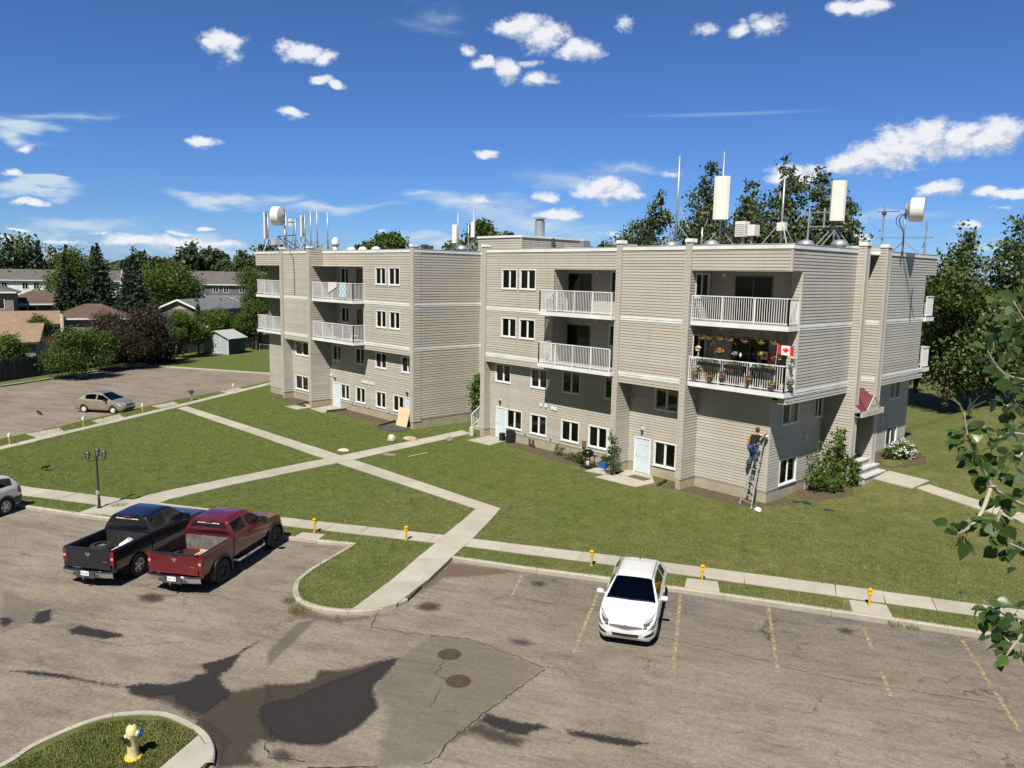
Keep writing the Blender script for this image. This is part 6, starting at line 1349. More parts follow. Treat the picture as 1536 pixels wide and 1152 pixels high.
SKIN = plain('sunburnt skin', (.42,.20,.13), .6, .1, 12); SHIRT = plain('black t-shirt', (.010,.010,.011), .9, .2, 20); JEANS = plain('blue denim', (.035,.085,.22), .9, .25, 25); HAIRM = plain('brown hair', (.07,.035,.018), .8, .3, 40); BOOT = plain('dark work boots', (.025,.02,.016), .8, .2)
MAN = thing('person', 'person in black t-shirt and blue jeans working from the ladder at the corner', 'person', (0,0,0))
J = dict(pel=(0,0,.95), sp=(0,.05,1.12), ch=(0,.12,1.34), nk=(0,.19,1.49), hd0=(.02,.23,1.57), hd=(.03,.27,1.67), hdt=(.03,.26,1.76),
         hL=(-.10,.0,.90), kL=(-.12,.10,.50), aL=(-.11,-.02,.10), tL=(-.11,.13,.04), hR=(.10,.0,.90), kR=(.13,.20,.60), aR=(.12,.08,.30), tR=(.12,.23,.25),
         shL=(-.19,.13,1.40), eL=(-.26,.33,1.28), wL=(-.05,.53,1.38), shR=(.19,.15,1.41), eR=(.32,.36,1.50), wR=(.24,.60,1.62))
names = list(J); V = [J[k] for k in names]; ix = {k:i for i,k in enumerate(names)}
E = [(ix[a],ix[b]) for a,b in (('pel','sp'),('sp','ch'),('ch','nk'),('nk','hd0'),('hd0','hd'),('hd','hdt'),('pel','hL'),('hL','kL'),('kL','aL'),('aL','tL'),('pel','hR'),('hR','kR'),('kR','aR'),('aR','tR'),('ch','shL'),('shL','eL'),('eL','wL'),('ch','shR'),('shR','eR'),('eR','wR'))]
Rr = dict(pel=.135,sp=.125,ch=.14,nk=.058,hd0=.066,hd=.092,hdt=.068,hL=.092,kL=.06,aL=.042,tL=.035,hR=.092,kR=.06,aR=.042,tR=.035,shL=.066,eL=.045,wL=.03,shR=.066,eR=.045,wR=.03)
R = [Rr[k] for k in names]
for sd, wk, ek in ((-1,'wL','eL'),(1,'wR','eR')):                      # palms with four fingers and a thumb
    wv = Vector(J[wk]); d = (wv-Vector(J[ek])).normalized(); s_ = d.cross(Vector((0,0,1))).normalized(); n_ = s_.cross(d)
    pi = len(V); V.append(tuple(wv+d*.05)); R.append((.034,.02)); E.append((ix[wk],pi))
    for f in range(4):
        b = wv+d*.09+s_*(-.03+.02*f); L = (.06,.07,.068,.052)[f]
        a = len(V); V += [tuple(b), tuple(b+d*L*.55-n_*.012), tuple(b+d*L*.85-n_*.035)]; R += [.010,.009,.008]; E += [(pi,a),(a,a+1),(a+1,a+2)]
    b = wv+d*.035+s_*.04*(-sd); a = len(V); V += [tuple(b), tuple(b+d*.03+s_*.018*(-sd)-n_*.02)]; R += [.012,.010]; E += [(pi,a),(a,a+1)]
skin_mesh('body', V, E, R, SKIN, MAN)
def sub_chain(name, keys, edges, dr, mat):
    q = {k:i for i,k in enumerate(keys)}; skin_mesh(name, [J[k] if isinstance(k,str) else k for k in keys], [(q[a],q[b]) for a,b in edges], [Rr[k]+dr if isinstance(k,str) else dr for k in keys], mat, MAN)
J['uL'] = tuple(Vector(J['shL']).lerp(Vector(J['eL']),.62)); J['uR'] = tuple(Vector(J['shR']).lerp(Vector(J['eR']),.62)); Rr['uL'] = Rr['uR'] = .056; J['nb'] = tuple(Vector(J['ch']).lerp(Vector(J['nk']),.75)); Rr['nb'] = .075
sub_chain('shirt', ['sp','pel','ch','nb','shL','uL','shR','uR'], [('pel','sp'),('sp','ch'),('ch','nb'),('ch','shL'),('shL','uL'),('ch','shR'),('shR','uR')], .022, SHIRT)
J['pl'] = (0,.0,.93); Rr['pl'] = .14
sub_chain('jeans', ['pl','hL','kL','aL','hR','kR','aR'], [('pl','hL'),('hL','kL'),('kL','aL'),('pl','hR'),('hR','kR'),('kR','aR')], .02, JEANS)
for a, t in (('aL','tL'),('aR','tR')): sub_chain('boot', [a,t], [(a,t)], .024, BOOT)
g = MB(); hc = Vector(J['hd'])+Vector((0,-.02,.03))
for i in range(9):
    for j in range(16):
        pass
g.lathe([(.098,-.05),(.108,.0),(.105,.05),(.08,.095),(.035,.118),(.0,.12)], hc, 16); g.build('hair', HAIRM, MAN, True)
g = MB(); fc = Vector(J['hd'])+Vector((.0,.088,-.01)); g.obox(fc+Vector((0,.012,-.012)),(.014,0,0),(0,.016,0),(0,0,.024)); 
for sd in (-1,1): g.lathe([(.0,-.012),(.012,0),(.0,.012)], fc+Vector((sd*.036,-.004,.02)), 6, ax='y'); g.obox(fc+Vector((sd*.094,-.08,.0)),(.012,0,0),(0,.02,0),(0,0,.034))
g.obox(fc+Vector((0,.0,-.05)),(.026,0,0),(0,.006,0),(0,0,.006)); g.build('face_features', plain('face features', (.30,.13,.09), .6, .1), MAN)
g = MB(); g.obox((-.16,-.06,1.2),(.05,.01,0),(-.008,.04,0),(0,0,.10)); g.build('tool_pouch', plain('orange tool pouch', (.62,.14,.05), .8, .15), MAN)
MAN.location = (-18.12,32.32,1.86); MAN.rotation_euler.z = math.radians(-16)
g = MB(); g.obox((-17.86,32.9,3.28),(.16,-.05,0),(.03,.09,0),(0,.02,.03)); tag(g.build('trim_offcut', WHITE, None), 'white trim offcut held at the building corner by the person on the ladder', 'trim piece')
# ---- crows
CROW = plain('black feathers', (.008,.008,.010), .45, .3, 20)
def crow():
    o = thing('crow', 'x', 'bird', (0,0,0), 'crows on the ground'); 
    V = [(-.17,0,.12),(-.08,0,.15),(.0,0,.17),(.08,0,.20),(.12,0,.245),(.165,0,.25)]; skin_mesh('body', V, [(0,1),(1,2),(2,3),(3,4),(4,5)], [.022,.05,.062,.045,.036,.02], CROW, o, 2, 1)
    g = MB(); g.lathe([(.016,0),(.0,.06)], (.18,0,.25), 6, ax='x'); g.build('beak', BLACKP, o); g = MB(); g.obox((-.24,0,.10),(.09,0,.03),(0,.035,0),(0,0,.006)); g.build('tail', CROW, o)
    for sd in (1,-1):
        g = MB(); g.obox((-.06,sd*.056,.16),(.12,0,.03),(0,.01,0),(0,0,.04)); g.build('wing', CROW, o); g = MB(); g.bar((0,sd*.025,0),(0,sd*.025,.12),.01); g.bar((-.02,sd*.025,.005),(.04,sd*.025,.005),.012); g.build('leg', BLACKP, o)
    return o
cw = crow(); place(cw, True, (-45,9.3,0), math.radians(50), 'black crow walking on the lawn left of the lamp post', 1.25); place(cw, False, (-63.3,12.8,ZA), math.radians(200), 'black crow on the rear parking lot left of the champagne sedan', 1.25)
# ---- things on the balconies
def chair(name, loc, rz, mat, label):
    o = thing(name, label, 'chair', (0,0,0)); g = MB(); g.box(-.25,.25,-.25,.25,.38,.43); g.build('seat', mat, o); g = MB(); g.obox((0,.27,.68),(.25,0,0),(0,.015,.005),(0,.06,.27)); g.build('backrest', mat, o)
    for dx, dy in ((-.23,-.23),(.23,-.23),(.23,.23),(-.23,.23)): g = MB(); g.bar((dx,dy,0),(dx*.95,dy*.95,.38),.035); g.build('leg', mat, o)
    place(o, True, loc, rz)
REDW = plain('faded red plastic', (.33,.10,.075), .7, .15); PINK = plain('pink white towel', (.70,.60,.62), .95, .1, 6); 
chair('deck_chair', (-30.7,32.3,8.45), 2.2, REDW, 'faded red chair on the upper balcony of the middle section'); chair('plastic_chair', (-48.75,30.0,5.48), 2.6, WHITE, 'white plastic chair at the right end of the lower left-wing balcony')
o = thing('patio_table', 'dark folding table on the lower left-wing balcony', 'table', (-51.9,30.6,5.47)); g = MB(); g.box(-52.4,-51.4,30.3,30.9,6.15,6.19); g.build('tabletop', BLACKP, o)
for dx in (-.42,.42):
    for dy in (-.24,.24): g = MB(); g.bar((-51.9+dx,30.6+dy,5.47),(-51.9+dx*.9,30.6+dy,6.15),.03); g.build('leg', BLACKP, o)
g = MB(); g.box(-31.3,-30.9,32.0,32.3,8.45,9.1); tag(g.build('storage_tote', plain('pale blue plastic', (.35,.45,.55), .6, .1), None), 'pale blue storage tote at the left end of the upper middle balcony', 'tote')
def draped(name, label, x0, x1, ztop, zlow, mat, skew=0):
    g = MB(); n = 10
    for i in range(n):
        a, b = x0+(x1-x0)*i/n, x0+(x1-x0)*(i+1)/n; ya, yb = (29.51-.02*math.sin(i*1.7)), (29.51-.02*math.sin((i+1)*1.7)); za, zb2 = (zlow+skew*(i/n)), (zlow+skew*((i+1)/n))
        g.face([(a,ya,za),(b,yb,zb2),(b,29.525,ztop),(a,29.525,ztop)]); g.face([(a,29.525,ztop),(b,29.525,ztop),(b,29.62,ztop+.01),(a,29.62,ztop+.01)]); g.face([(a,29.62,ztop+.01),(b,29.62,ztop+.01),(b,29.64,(za+ztop)/2),(a,29.64,(za+ztop)/2)])
    tag(g.build(name, mat, None), label, name.replace('_',' '))
draped('towel', 'pinkish white towel hung over the railing of the top left-wing balcony', -51.5, -50.3, 9.68, 8.9, PINK, .45)
t = NT('patterned blue blanket'); br = t.n('ShaderNodeTexChecker'); br.inputs['Scale'].default_value = 4.5; br.inputs['Color1'].default_value = (.22,.45,.60,1); br.inputs['Color2'].default_value = (.62,.66,.68,1); t.l(t.co(), br.inputs['Vector']); t.base(br.outputs[0]); t.set(Roughness=.95)
draped('blanket', 'blue and white patterned blanket hung over the railing of the top left-wing balcony', -49.95, -49.0, 9.68, 8.62, t.mat)
# flowers of the lower corner balcony
LEAFD = plain('potted foliage', (.035,.075,.018), .8, .35, 30)
def m_petal(c, nm):
    t = NT(nm); r = t.n('ShaderNodeNewGeometry').outputs['Random Per Island']; t.base(t.ramp(r, [(0,tuple(q*.6 for q in c)),(1,c)])); return t.set(Roughness=.8)
PET = [m_petal((.70,.28,.03),'orange petals'), m_petal((.65,.50,.06),'yellow petals'), m_petal((.45,.10,.35),'violet petals'), m_petal((.60,.05,.06),'red petals'), m_petal((.70,.68,.62),'white petals')]
WICK = plain('coir basket', (.26,.15,.065), .95, .3, 30); TERR = plain('terracotta planter', (.24,.11,.07), .8, .2)
def leafblob(mb, c, rx, ry, rz, n, size, rng, m=0):
    q = rng.normal(0,1,(n,3)); q /= np.linalg.norm(q,axis=1)[:,None]; q *= rng.uniform(.35,1,(n,1))**.5; q = q*(rx,ry,rz)+np.array(c)
    a = rng.normal(0,1,(n,3)); a /= np.linalg.norm(a,axis=1)[:,None]; b = np.cross(a, rng.normal(0,1,(n,3))); b /= np.linalg.norm(b,axis=1)[:,None]+1e-9; s = size*rng.uniform(.6,1.3,(n,1))
    for p, u_, v_, k in zip(q, a, b, s[:,0]): mb.face([p-u_*k, p-v_*k*.5, p+u_*k, p+v_*k*.5], m)
RF = np.random.default_rng(21)
def basket(x, y, z, petal, label, hang=True, r=.21):
    o = thing('flower_basket', label, 'flower basket', (x,y,z), 'flower baskets on the corner balcony'); g = MB(); g.lathe([(.06,-.14),(.13,-.08),(r,.0),(r*.9,.0),(.05,-.1)], (x,y,z), 12); g.build('basket', WICK, o, True)
    g = MB(); leafblob(g, (x,y,z+.06), r*1.15, r*1.15, .11, 60, .045, RF, 0); leafblob(g, (x,y-.04,z+.09), r*1.1, r*1.1, .10, 34, .032, RF, 1); g.build('flowers', [LEAFD, PET[petal]], o)
    if hang:
        g = MB()
        for k in range(3): a = 2*PI*k/3; g.bar((x+r*.9*math.cos(a),y+r*.9*math.sin(a),z),(x,y,z+.42),.008)
        g.build('hanger', IRON, o)
UP = ['leftmost','second from the left','third from the left','fourth from the left','fifth from the left','sixth from the left','rightmost']
for i, (x, p) in enumerate(((-21.2,1),(-20.79,0),(-20.2,1),(-19.67,0),(-18.9,3),(-18.08,1),(-17.4,1))): basket(x, 32.5, 7.64-.02*i*0, p, 'hanging flower basket, %s of the row under the balcony ceiling' % UP[i])
LO = ['leftmost','second from the left','third from the left','fourth from the left','fifth from the left','rightmost']
for i, (x, y, z, p) in enumerate(((-21.25,32.05,5.93,1),(-20.39,32.05,5.9,3),(-19.72,32.05,6.05,2),(-18.36,32.05,5.98,0),(-17.2,32.05,5.86,1),(-16.55,32.5,5.95,4))): basket(x, y, z, p, 'flower basket hooked low on the balcony railing, %s of its row' % LO[i], False, .16)
def rail_box(x0, x1, petals, label):
    o = thing('window_box', label, 'flower box', ((x0+x1)/2,32.02,6.45), 'flower boxes along the corner balcony railing'); g = MB(); g.box(x0,x1,31.95,32.12,6.33,6.5); g.build('box', BLACKP, o)
    g = MB(); n = int((x1-x0)*150); c = ((x0+x1)/2,32.03,6.55); leafblob(g, c, (x1-x0)/2, .14, .14, n, .05, RF, 0)
    for k, pt in enumerate(petals): leafblob(g, (x0+(x1-x0)*(k+.5)/len(petals),31.98,6.6), (x1-x0)/len(petals)/2, .12, .12, 30, .035, RF, k+1)
    g.build('flowers', [LEAFD]+[PET[q] for q in petals], o)
rail_box(-21.1,-19.9,(1,4),'flower box with pale flowers at the left end of the corner balcony railing'); rail_box(-19.6,-18.6,(1,2),'flower box with yellow and violet flowers in the middle of the corner balcony railing'); rail_box(-18.3,-17.1,(4,3),'flower box with sparse flowers at the right end of the corner balcony railing')
o = thing('potted_marigold', 'bright orange flowers on a stand above the corner balcony railing', 'flower pot', (-20.1,32.25,6.5)); g = MB(); g.bar((-20.1,32.25,5.5),(-20.1,32.25,6.9),.02); g.lathe([(.05,6.86),(.12,7.0)], (-20.1,32.25,0), 10); g.build('stand', IRON, o); g = MB(); leafblob(g, (-20.1,32.25,7.1), .24, .16, .14, 90, .05, RF); g.build('flowers', PET[0], o)
# Canadian flags
FR, FW = plain('flag red', (.62,.02,.03), .85, .06), plain('flag white', (.80,.79,.78), .85, .04)
LEAF2D = [(0,.5),(.07,.34),(.17,.39),(.13,.15),(.27,.28),(.30,.2),(.46,.23),(.41,.08),(.47,.04),(.22,-.17),(.25,-.28),(.03,-.24),(.03,-.48)]; LEAF2D = LEAF2D+[(-x,y) for x,y in LEAF2D[::-1]][:-1]
def flag(x, y, z, w, h, ang, label, pole):
    o = thing('flag', label, 'flag', (x,y,z)); d = Vector((math.cos(ang),math.sin(ang),0)); n_ = Vector((d.y,-d.x,0))
    P = lambda s, t, o_=0: Vector((x,y,z))+d*(s*w)+Vector((0,0,(t-.5)*h-.05*s))+n_*(.035*math.sin(s*7)+o_)
    g = MB(); K = 16
    for i in range(K):
        a, b = i/K, (i+1)/K; m = 1 if .25 <= (a+b)/2 <= .75 else 0; g.face([P(a,0),P(b,0),P(b,1),P(a,1)], m)
    c = g.build('cloth', [FR, FW], o)
    g = MB(); tris = tessellate_polygon([[Vector((a,b,0)) for a,b in LEAF2D]])
    for sg in (.006,-.006):
        for t_ in tris: g.face([P(.5+LEAF2D[i][0]*.42*h/w*1.6, .5+LEAF2D[i][1]*.8, sg) for i in t_])
    g.build('maple_leaf', FR, c); g = MB(); g.tube(pole, .014, 6); g.build('flagpole', LUM, o)
flag(-17.0, 32.0, 7.42, .72, .42, math.radians(8), 'red and white Canadian maple leaf flag flying at the right end of the corner balcony', [(-17.2,32.15,5.6),(-17.0,32.0,7.66)]); flag(-18.5, 33.0, 7.0, .6, .36, math.radians(5), 'Canadian maple leaf flag in the shade inside the corner balcony', [(-18.52,33.0,5.6),(-18.5,33.0,7.2)])
o = thing('trellis', 'low pinkish lattice standing behind the corner balcony railing', 'lattice', (-19.5,32.35,5.47)); g = MB(); PINKW = plain('pinkish wood', (.48,.27,.21), .8, .12)
for k in range(22): x = -20.9+k*.13; g.bar((x,32.35,5.48),(x,32.35,5.95),.025)
for z in (5.6,5.85): g.bar((-20.95,32.35,z),(-18.15,32.35,z),.025)
g.build('lattice', PINKW, o)
chair('garden_chair', (-19.8,33.1,5.47), 2.9, DARKST, 'dark chair in the shade left of the sliding door on the flower balcony'); chair('garden_chair', (-17.8,33.0,5.47), 3.4, DARKST, 'dark chair in the shade right of the sliding door on the flower balcony')
rr = random.Random(3)
for i, (x, z, lb) in enumerate(((-18.9,6.92,'white bird-shaped ornament on the middle of the corner balcony railing'),(-16.95,6.95,'white pinwheel ornament at the right corner of the flower balcony'),(-21.2,7.0,'small pale bird house at the left end of the flower balcony railing'))):
    o = thing('garden_ornament', lb, 'ornament', (x,32.15,6.66)); g = MB(); g.bar((x,32.15,6.6),(x,32.15,z),.012); g.build('stake', IRON, o); g = MB()
    if i == 0: g.lathe([(.0,-.12),(.05,-.05),(.06,.02),(.02,.1),(.0,.13)], (x,32.15,z+.06), 8)
    elif i == 1:
        for k in range(6): a = PI*k/3; g.face([(x,32.13,z+.1),(x+.12*math.cos(a),32.12,z+.1+.12*math.sin(a)),(x+.09*math.cos(a+.6),32.15,z+.1+.09*math.sin(a+.6))])
    else: g.box(x-.09,x+.09,32.08,32.22,z,z+.14); g.raw([(x-.13,32.05,z+.14),(x+.13,32.05,z+.14),(x,32.05,z+.25),(x-.13,32.25,z+.14),(x+.13,32.25,z+.14),(x,32.25,z+.25)],[(0,1,2),(5,4,3),(0,2,5,3),(1,4,5,2)])
    g.build('figure', WHITE if i < 2 else LUM, o)

POTM = [TERR, BLACKP, WICK, plain('blue glazed pot', (.03,.07,.18), .3, .15)]
for i, x in enumerate((-21.3,-20.85,-20.45,-20.0,-19.55,-19.1,-18.6,-18.15,-17.7,-17.25)):
    o = thing('potted_plant', 'potted plant on the flower balcony floor, one of the row behind the railing', 'potted plant', (x,32.5,5.47), 'potted plants on the flower balcony floor'); yy = 32.45+.12*math.sin(i*2.3); hh = .3+.1*(i % 3)
    g = MB(); g.lathe([(.09,5.47),(.14,5.47+hh),(.15,5.47+hh),(.12,5.47+hh-.03),(.0,5.47+hh-.04)], (x,yy,0), 12); g.build('pot', POTM[i % 4], o, True); g = MB(); leafblob(g, (x,yy,5.6+hh), .2, .18, .24+.08*(i % 2), 70, .06, RF, 0); leafblob(g, (x,yy-.03,5.72+hh), .18, .16, .2, 26, .04, RF, 1); g.build('flowers', [LEAFD, PET[(i*2) % 5]], o)
for i, (x, z, m, lb) in enumerate(((-20.5,7.35,2,'violet flowers on a tall stake near the left end of the flower balcony'),(-19.3,7.0,4,'white flowers on a tall stake in the middle of the flower balcony'),(-18.0,7.1,1,'yellow flowers on a tall stake near the flag on the flower balcony'),(-17.35,6.95,3,'red flowers on a stake at the right corner of the flower balcony'))):
    o = thing('staked_flower', lb, 'flower', (x,32.35,5.47)); g = MB(); g.bar((x,32.35,5.47),(x,32.35,z),.012); g.build('stake', IRON, o); g = MB(); leafblob(g, (x,32.35,z), .13, .1, .12, 40, .045, RF, 0); leafblob(g, (x,32.33,z+.03), .13, .1, .1, 40, .04, RF, 1); g.build('flowers', [LEAFD, PET[m]], o)
o = thing('vine', 'leafy vine climbing the right-hand pier of the flower balcony', 'vine', (-16.75,32.9,5.5)); g = MB()
for k in range(9): leafblob(g, (-16.72,32.85+.1*math.sin(k),5.6+.16*k), .12, .14, .12, 22, .06, RF, k % 2)
g.build('foliage', [LEAFD, PET[4]], o)
# ------------------------------------------------------------------ rooftop equipment
RT = 11.82
def mast(x, y, z1, label, r=.045, z0=RT, legs=True, rz=0, leg=1.05):
    o = thing('antenna_mast', label, 'mast', (x,y,z0), 'bare antenna masts on the roof'); g = MB(); g.tube([(x,y,z0),(x,y,z1)], r, 8); g.build('pole', GALV, o, True)
    if legs:
        for k in range(3):
            a = rz+2*PI*k/3; g = MB(); g.bar((x,y,z0+leg*1.25),(x+leg*math.cos(a),y+leg*math.sin(a),z0+.03),.05); g.build('brace', GALV, o)
    g = MB(); g.box(x-.12,x+.12,y-.12,y+.12,z0,z0+.03); g.build('base_plate', GALV, o); return o
def panel_antenna(x, y, z0, z1, w, d, ang, pole_z1, label, tilt=0):
    o = thing('panel_antenna', label, 'panel antenna', (x,y,RT), 'white panel antennas on the roof'); n_ = Vector((math.cos(ang),math.sin(ang),0)); s_ = Vector((-n_.y,n_.x,0)); c = Vector((x,y,(z0+z1)/2))
    g = MB(); prof = [(-w/2,-d/2),(-w/2,d*.2),(-w*.3,d/2),(w*.3,d/2),(w/2,d*.2),(w/2,-d/2)]; k = len(prof); vs = []
    for z in (z0,z1):
        for a, b in prof: q = Vector((x,y,z))+s_*a+n_*(b+tilt*(z-c.z)); vs.append(q)
    g.raw(vs, [(i,(i+1)%k,(i+1)%k+k,i+k) for i in range(k)]+[tuple(range(k-1,-1,-1)),tuple(range(k,2*k))]); g.build('panel', PANELW, o)
    p = Vector((x,y,0))-n_*(d/2+.16); g = MB(); g.tube([p+Vector((0,0,RT)), p+Vector((0,0,pole_z1))], .045, 8); g.build('pole', GALV, o, True)
    for z in (z0+.25, z1-.25): g = MB(); g.bar(p+Vector((0,0,z)), Vector((x,y,z))-n_*d/2, .09, .06); g.build('bracket', DARKST, o)
    for sgn in (-1,1): g = MB(); g.bar(p+Vector((0,0,RT+1.3)), p+s_*sgn*1.0-n_*.2+Vector((0,0,RT+.04)), .05); g.build('brace', GALV, o)
    g = MB(); g.tube(smooth_pts([Vector((x,y,z0))+s_*.1, Vector((x,y,z0-.3))+s_*.2, p+Vector((0,0,z0-.7))+s_*.12, p+Vector((0,0,RT+.15))+s_*.06]), .025, 6); g.build('cable', BLACKP, o); return o
def drum_dish(x, y, z, r, dep, dirn, pole, label):
    o = thing('microwave_dish', label, 'dish antenna', (pole[0],pole[1],RT), 'white drum dishes on the roof'); d = Vector(dirn).normalized(); c = Vector((x,y,z)); g = MB()
    g.tube([c-d*dep*.62, c-d*dep*.35, c-d*dep*.34, c+d*dep*.45, c+d*dep*.5], [r*.35,r*.96,r,r,r*.93], 28); g.build('drum', PANELW, o, True, 35)
    g = MB(); g.tube([(pole[0],pole[1],RT),(pole[0],pole[1],pole[2])], .055, 8); g.build('pole', GALV, o, True); g = MB(); g.bar(c-d*dep*.5, (pole[0],pole[1],z), .12); g.bar(c-d*dep*.3+Vector((0,0,-r*.6)), (pole[0],pole[1],z-r*.7), .04); g.build('mount', DARKST, o)
    return o
def sc(x, z, y0, y): k = y0/y; return x*k, 10.5+(z-10.5)*k
# left end of the roof
y = 30.35; S = lambda x, z: sc(x, z, y, 34)
px, pz = S(-70.95,15.92); panel_antenna(px, y+.1, S(0,13.42)[1], pz, .42, .2, math.radians(205), S(0,15.8)[1], 'narrow white panel antenna at the left end of the roof')
dx, dz = S(-69.15,15.5); drum_dish(dx, y+.5, dz, .78, .85, (-.80,-.55,0), (S(-67.6,0)[0], y+.45, S(0,15.76)[1]), 'white drum dish on the left end of the roof')
mast(S(-68.85,0)[0], y+.9, S(0,14.66)[1], 'short bare mast behind the left drum dish', .05); mast(S(-66.35,0)[0], y+.7, S(0,15.23)[1], 'dark-braced mast right of the left drum dish, with radio units', .05)
o = thing('radio_cabinet', 'grey radio cabinet with looped black cables at the left end of the roof', 'cabinet', (S(-69.9,0)[0],y+.4,RT)); cx_ = S(-69.9,0)[0]; g = MB(); g.box(cx_-.4,cx_+.4,y+.3,y+.7,S(0,12.85)[1],S(0,13.45)[1]); g.build('cabinet', GREYC, o); g = MB()
for k in range(3): P = [Vector((cx_-.55+.12*k+.36*math.cos(a), y+.28+.03*k, 12.25+.3*math.sin(a))) for a in np.linspace(0,2*PI,17)]; g.tube(P, .035, 6, cap=False)
g.build('cable_loop', BLACKP, o); g = MB(); g.bar((cx_,y+.5,RT),(cx_,y+.5,S(0,12.85)[1]),.08); g.build('stand', GALV, o)
o = thing('radio_unit', 'pair of small white radio units on the mast right of the left drum dish', 'radio unit', (S(-67.05,0)[0],y+.6,13.5)); ux = S(-67.0,0)[0]; g = MB(); g.box(ux-.22,ux+.22,y+.5,y+.75,S(0,14.9)[1],S(0,15.2)[1]); g.box(ux-.2,ux+.2,y+.5,y+.72,S(0,14.47)[1],S(0,14.8)[1]); g.build('housing', PANELW, o)
g = MB(); g.bar((ux-.5,y+.66,S(0,14.85)[1]),(ux+.6,y+.7,S(0,14.85)[1]),.05); g.bar((ux-.5,y+.66,S(0,15.3)[1]),(S(-64.36,0)[0],y+.8,S(0,14.8)[1]),.025); g.build('arm', DARKST, o)
o = thing('support_frame', 'dark diagonal steel frame tying the masts at the left end of the roof', 'frame', (S(-68,0)[0],y+.8,RT)); g = MB(); g.bar((S(-69.99,0)[0],y+.75,S(0,13.65)[1]),(S(-66.4,0)[0],y+.75,S(0,13.69)[1]),.07); g.bar((S(-68.9,0)[0],y+.85,S(0,13.44)[1]),(S(-65.1,0)[0],y+1.1,RT+.03),.07); g.bar((S(-66.4,0)[0],y+.7,S(0,13.6)[1]),(S(-68.4,0)[0],y+1.5,RT+.03),.06); g.bar((S(-69.9,0)[0],y+.75,S(0,13.6)[1]),(S(-67.3,0)[0],y+1.4,RT+.03),.06); g.build('frame', DARKST, o)
g = MB(); g.tube(smooth_pts([(S(-66.24,0)[0],y+.6,S(0,14.63)[1]),(S(-65.6,0)[0],y+.1,S(0,13.4)[1]),(S(-64.84,0)[0],29.86,12.1),(S(-64.84,0)[0],29.84,11.9),(-57.3,29.80,11.2),(-57.3,29.84,8.6)]), .02, 6); tag(g.build('roof_cable', BLACKP, None, True), 'black cable running from the roof down the left bay wall', 'cable')
y = 31.2; S = lambda x, z: sc(x, z, y, 33.5)
panel_antenna(S(-62.66,0)[0], y, S(0,13.4)[1], S(0,15.23)[1], .4, .2, math.radians(200), S(0,15.3)[1], 'white panel antenna with a black cable loop, right of the left masts')
for x, z, lb in ((-61.8,15.63,'bare mast just right of the second white panel antenna'),(-60.69,15.75,'tallest bare mast with tripod legs above the left balconies'),(-58.95,15.39,'bare mast beside the white roof drum on the left wing')): mast(S(x,0)[0], y+.3, S(0,z)[1], lb, .045, leg=.9, rz=.4)
def roof_vent(x, y, r, h, label, mat=GALV):
    o = thing('roof_vent', label, 'roof vent', (x,y,RT), 'vents on the flat roof'); g = MB(); g.lathe([(r*.75,RT),(r*.75,RT+h*.55)], (x,y,0), 14); g.build('stack', mat, o, True); g = MB(); g.lathe([(r,RT+h*.5),(r,RT+h*.66),(r*.8,RT+h*.86),(r*.3,RT+h)], (x,y,0), 14); g.build('hood', mat, o, True)
roof_vent(S(-57.9,0)[0], y+.4, .3, 1.25, 'tall white drum-shaped vent on the left wing roof', PANELW)
for x, lb in ((-52.6,'low vent hood on the left wing roof nearest the balconies'),(-51.0,'low vent hood in the middle of the left wing roof'),(-49.2,'low vent hood on the left wing roof nearest the pier')): roof_vent(x, 32.2, .34, .52, lb, WHITE_DIRTY)
# middle of the roof beside the penthouse
y = 37.4; S = lambda x, z: sc(x, z, y, 40)
panel_antenna(S(-49.75,0)[0], y, S(0,12.9)[1], S(0,14.37)[1], .45, .2, math.radians(280), S(0,14.4)[1], 'white panel antenna left of the stair penthouse'); panel_antenna(S(-46.9,0)[0]-.3, y-.2, S(0,13.3)[1], S(0,14.5)[1], .32, .18, math.radians(290), S(0,14.6)[1], 'slim white panel antenna against the corner of the stair penthouse')
for x, z, lb in ((-49.15,15.43,'tall bare mast between the penthouse antennas, left one'),(-47.82,14.5,'shorter bare mast between the penthouse antennas'),(-47.2,15.44,'tall bare mast nearest the stair penthouse')): mast(S(x,0)[0]-.15, y, S(0,z)[1], lb, .04, leg=.7)
roof_vent(S(-48.4,0)[0], y-.3, .45, .75, 'grey round vent beside the stair penthouse')
o = thing('radio_cabinet', 'pair of small grey cabinets on the roof left of the penthouse antennas', 'cabinet', (-49.6,37.2,RT)); g = MB(); g.box(-50.2,-49.7,37,37.4,RT+.1,RT+.85); g.box(-49.45,-49.1,37.1,37.4,RT+.1,RT+.75); g.build('cabinet', DARKST, o); g = MB(); g.box(-50.25,-49.05,36.95,37.45,RT,RT+.1); g.build('stand', GALV, o)
for k, (y0, lb) in enumerate(((41.4,'grey wooden pallet leaning on the penthouse wall, nearer one'),(44.9,'tan wooden pallet leaning on the penthouse wall, farther one'))):
    o = thing('pallet', lb, 'pallet', (-41.6,y0,RT), 'pallets leaning on the penthouse'); g = MB()
    for i in range(5): g.obox((-41.5,y0-.5+.28*i,RT+.55),(.16,0,-.5),(0,.05,0),(.012,0,.004))
    g.build('deck_boards', WALNUT if k == 0 else LUM, o); g = MB()
    for z in (.15,.55,.95): g.obox((-41.62+.0,y0+.06,RT+z),(.02,0,-.06),(0,.62,0),(.03,0,.01))
    g.build('stringers', WALNUT, o)
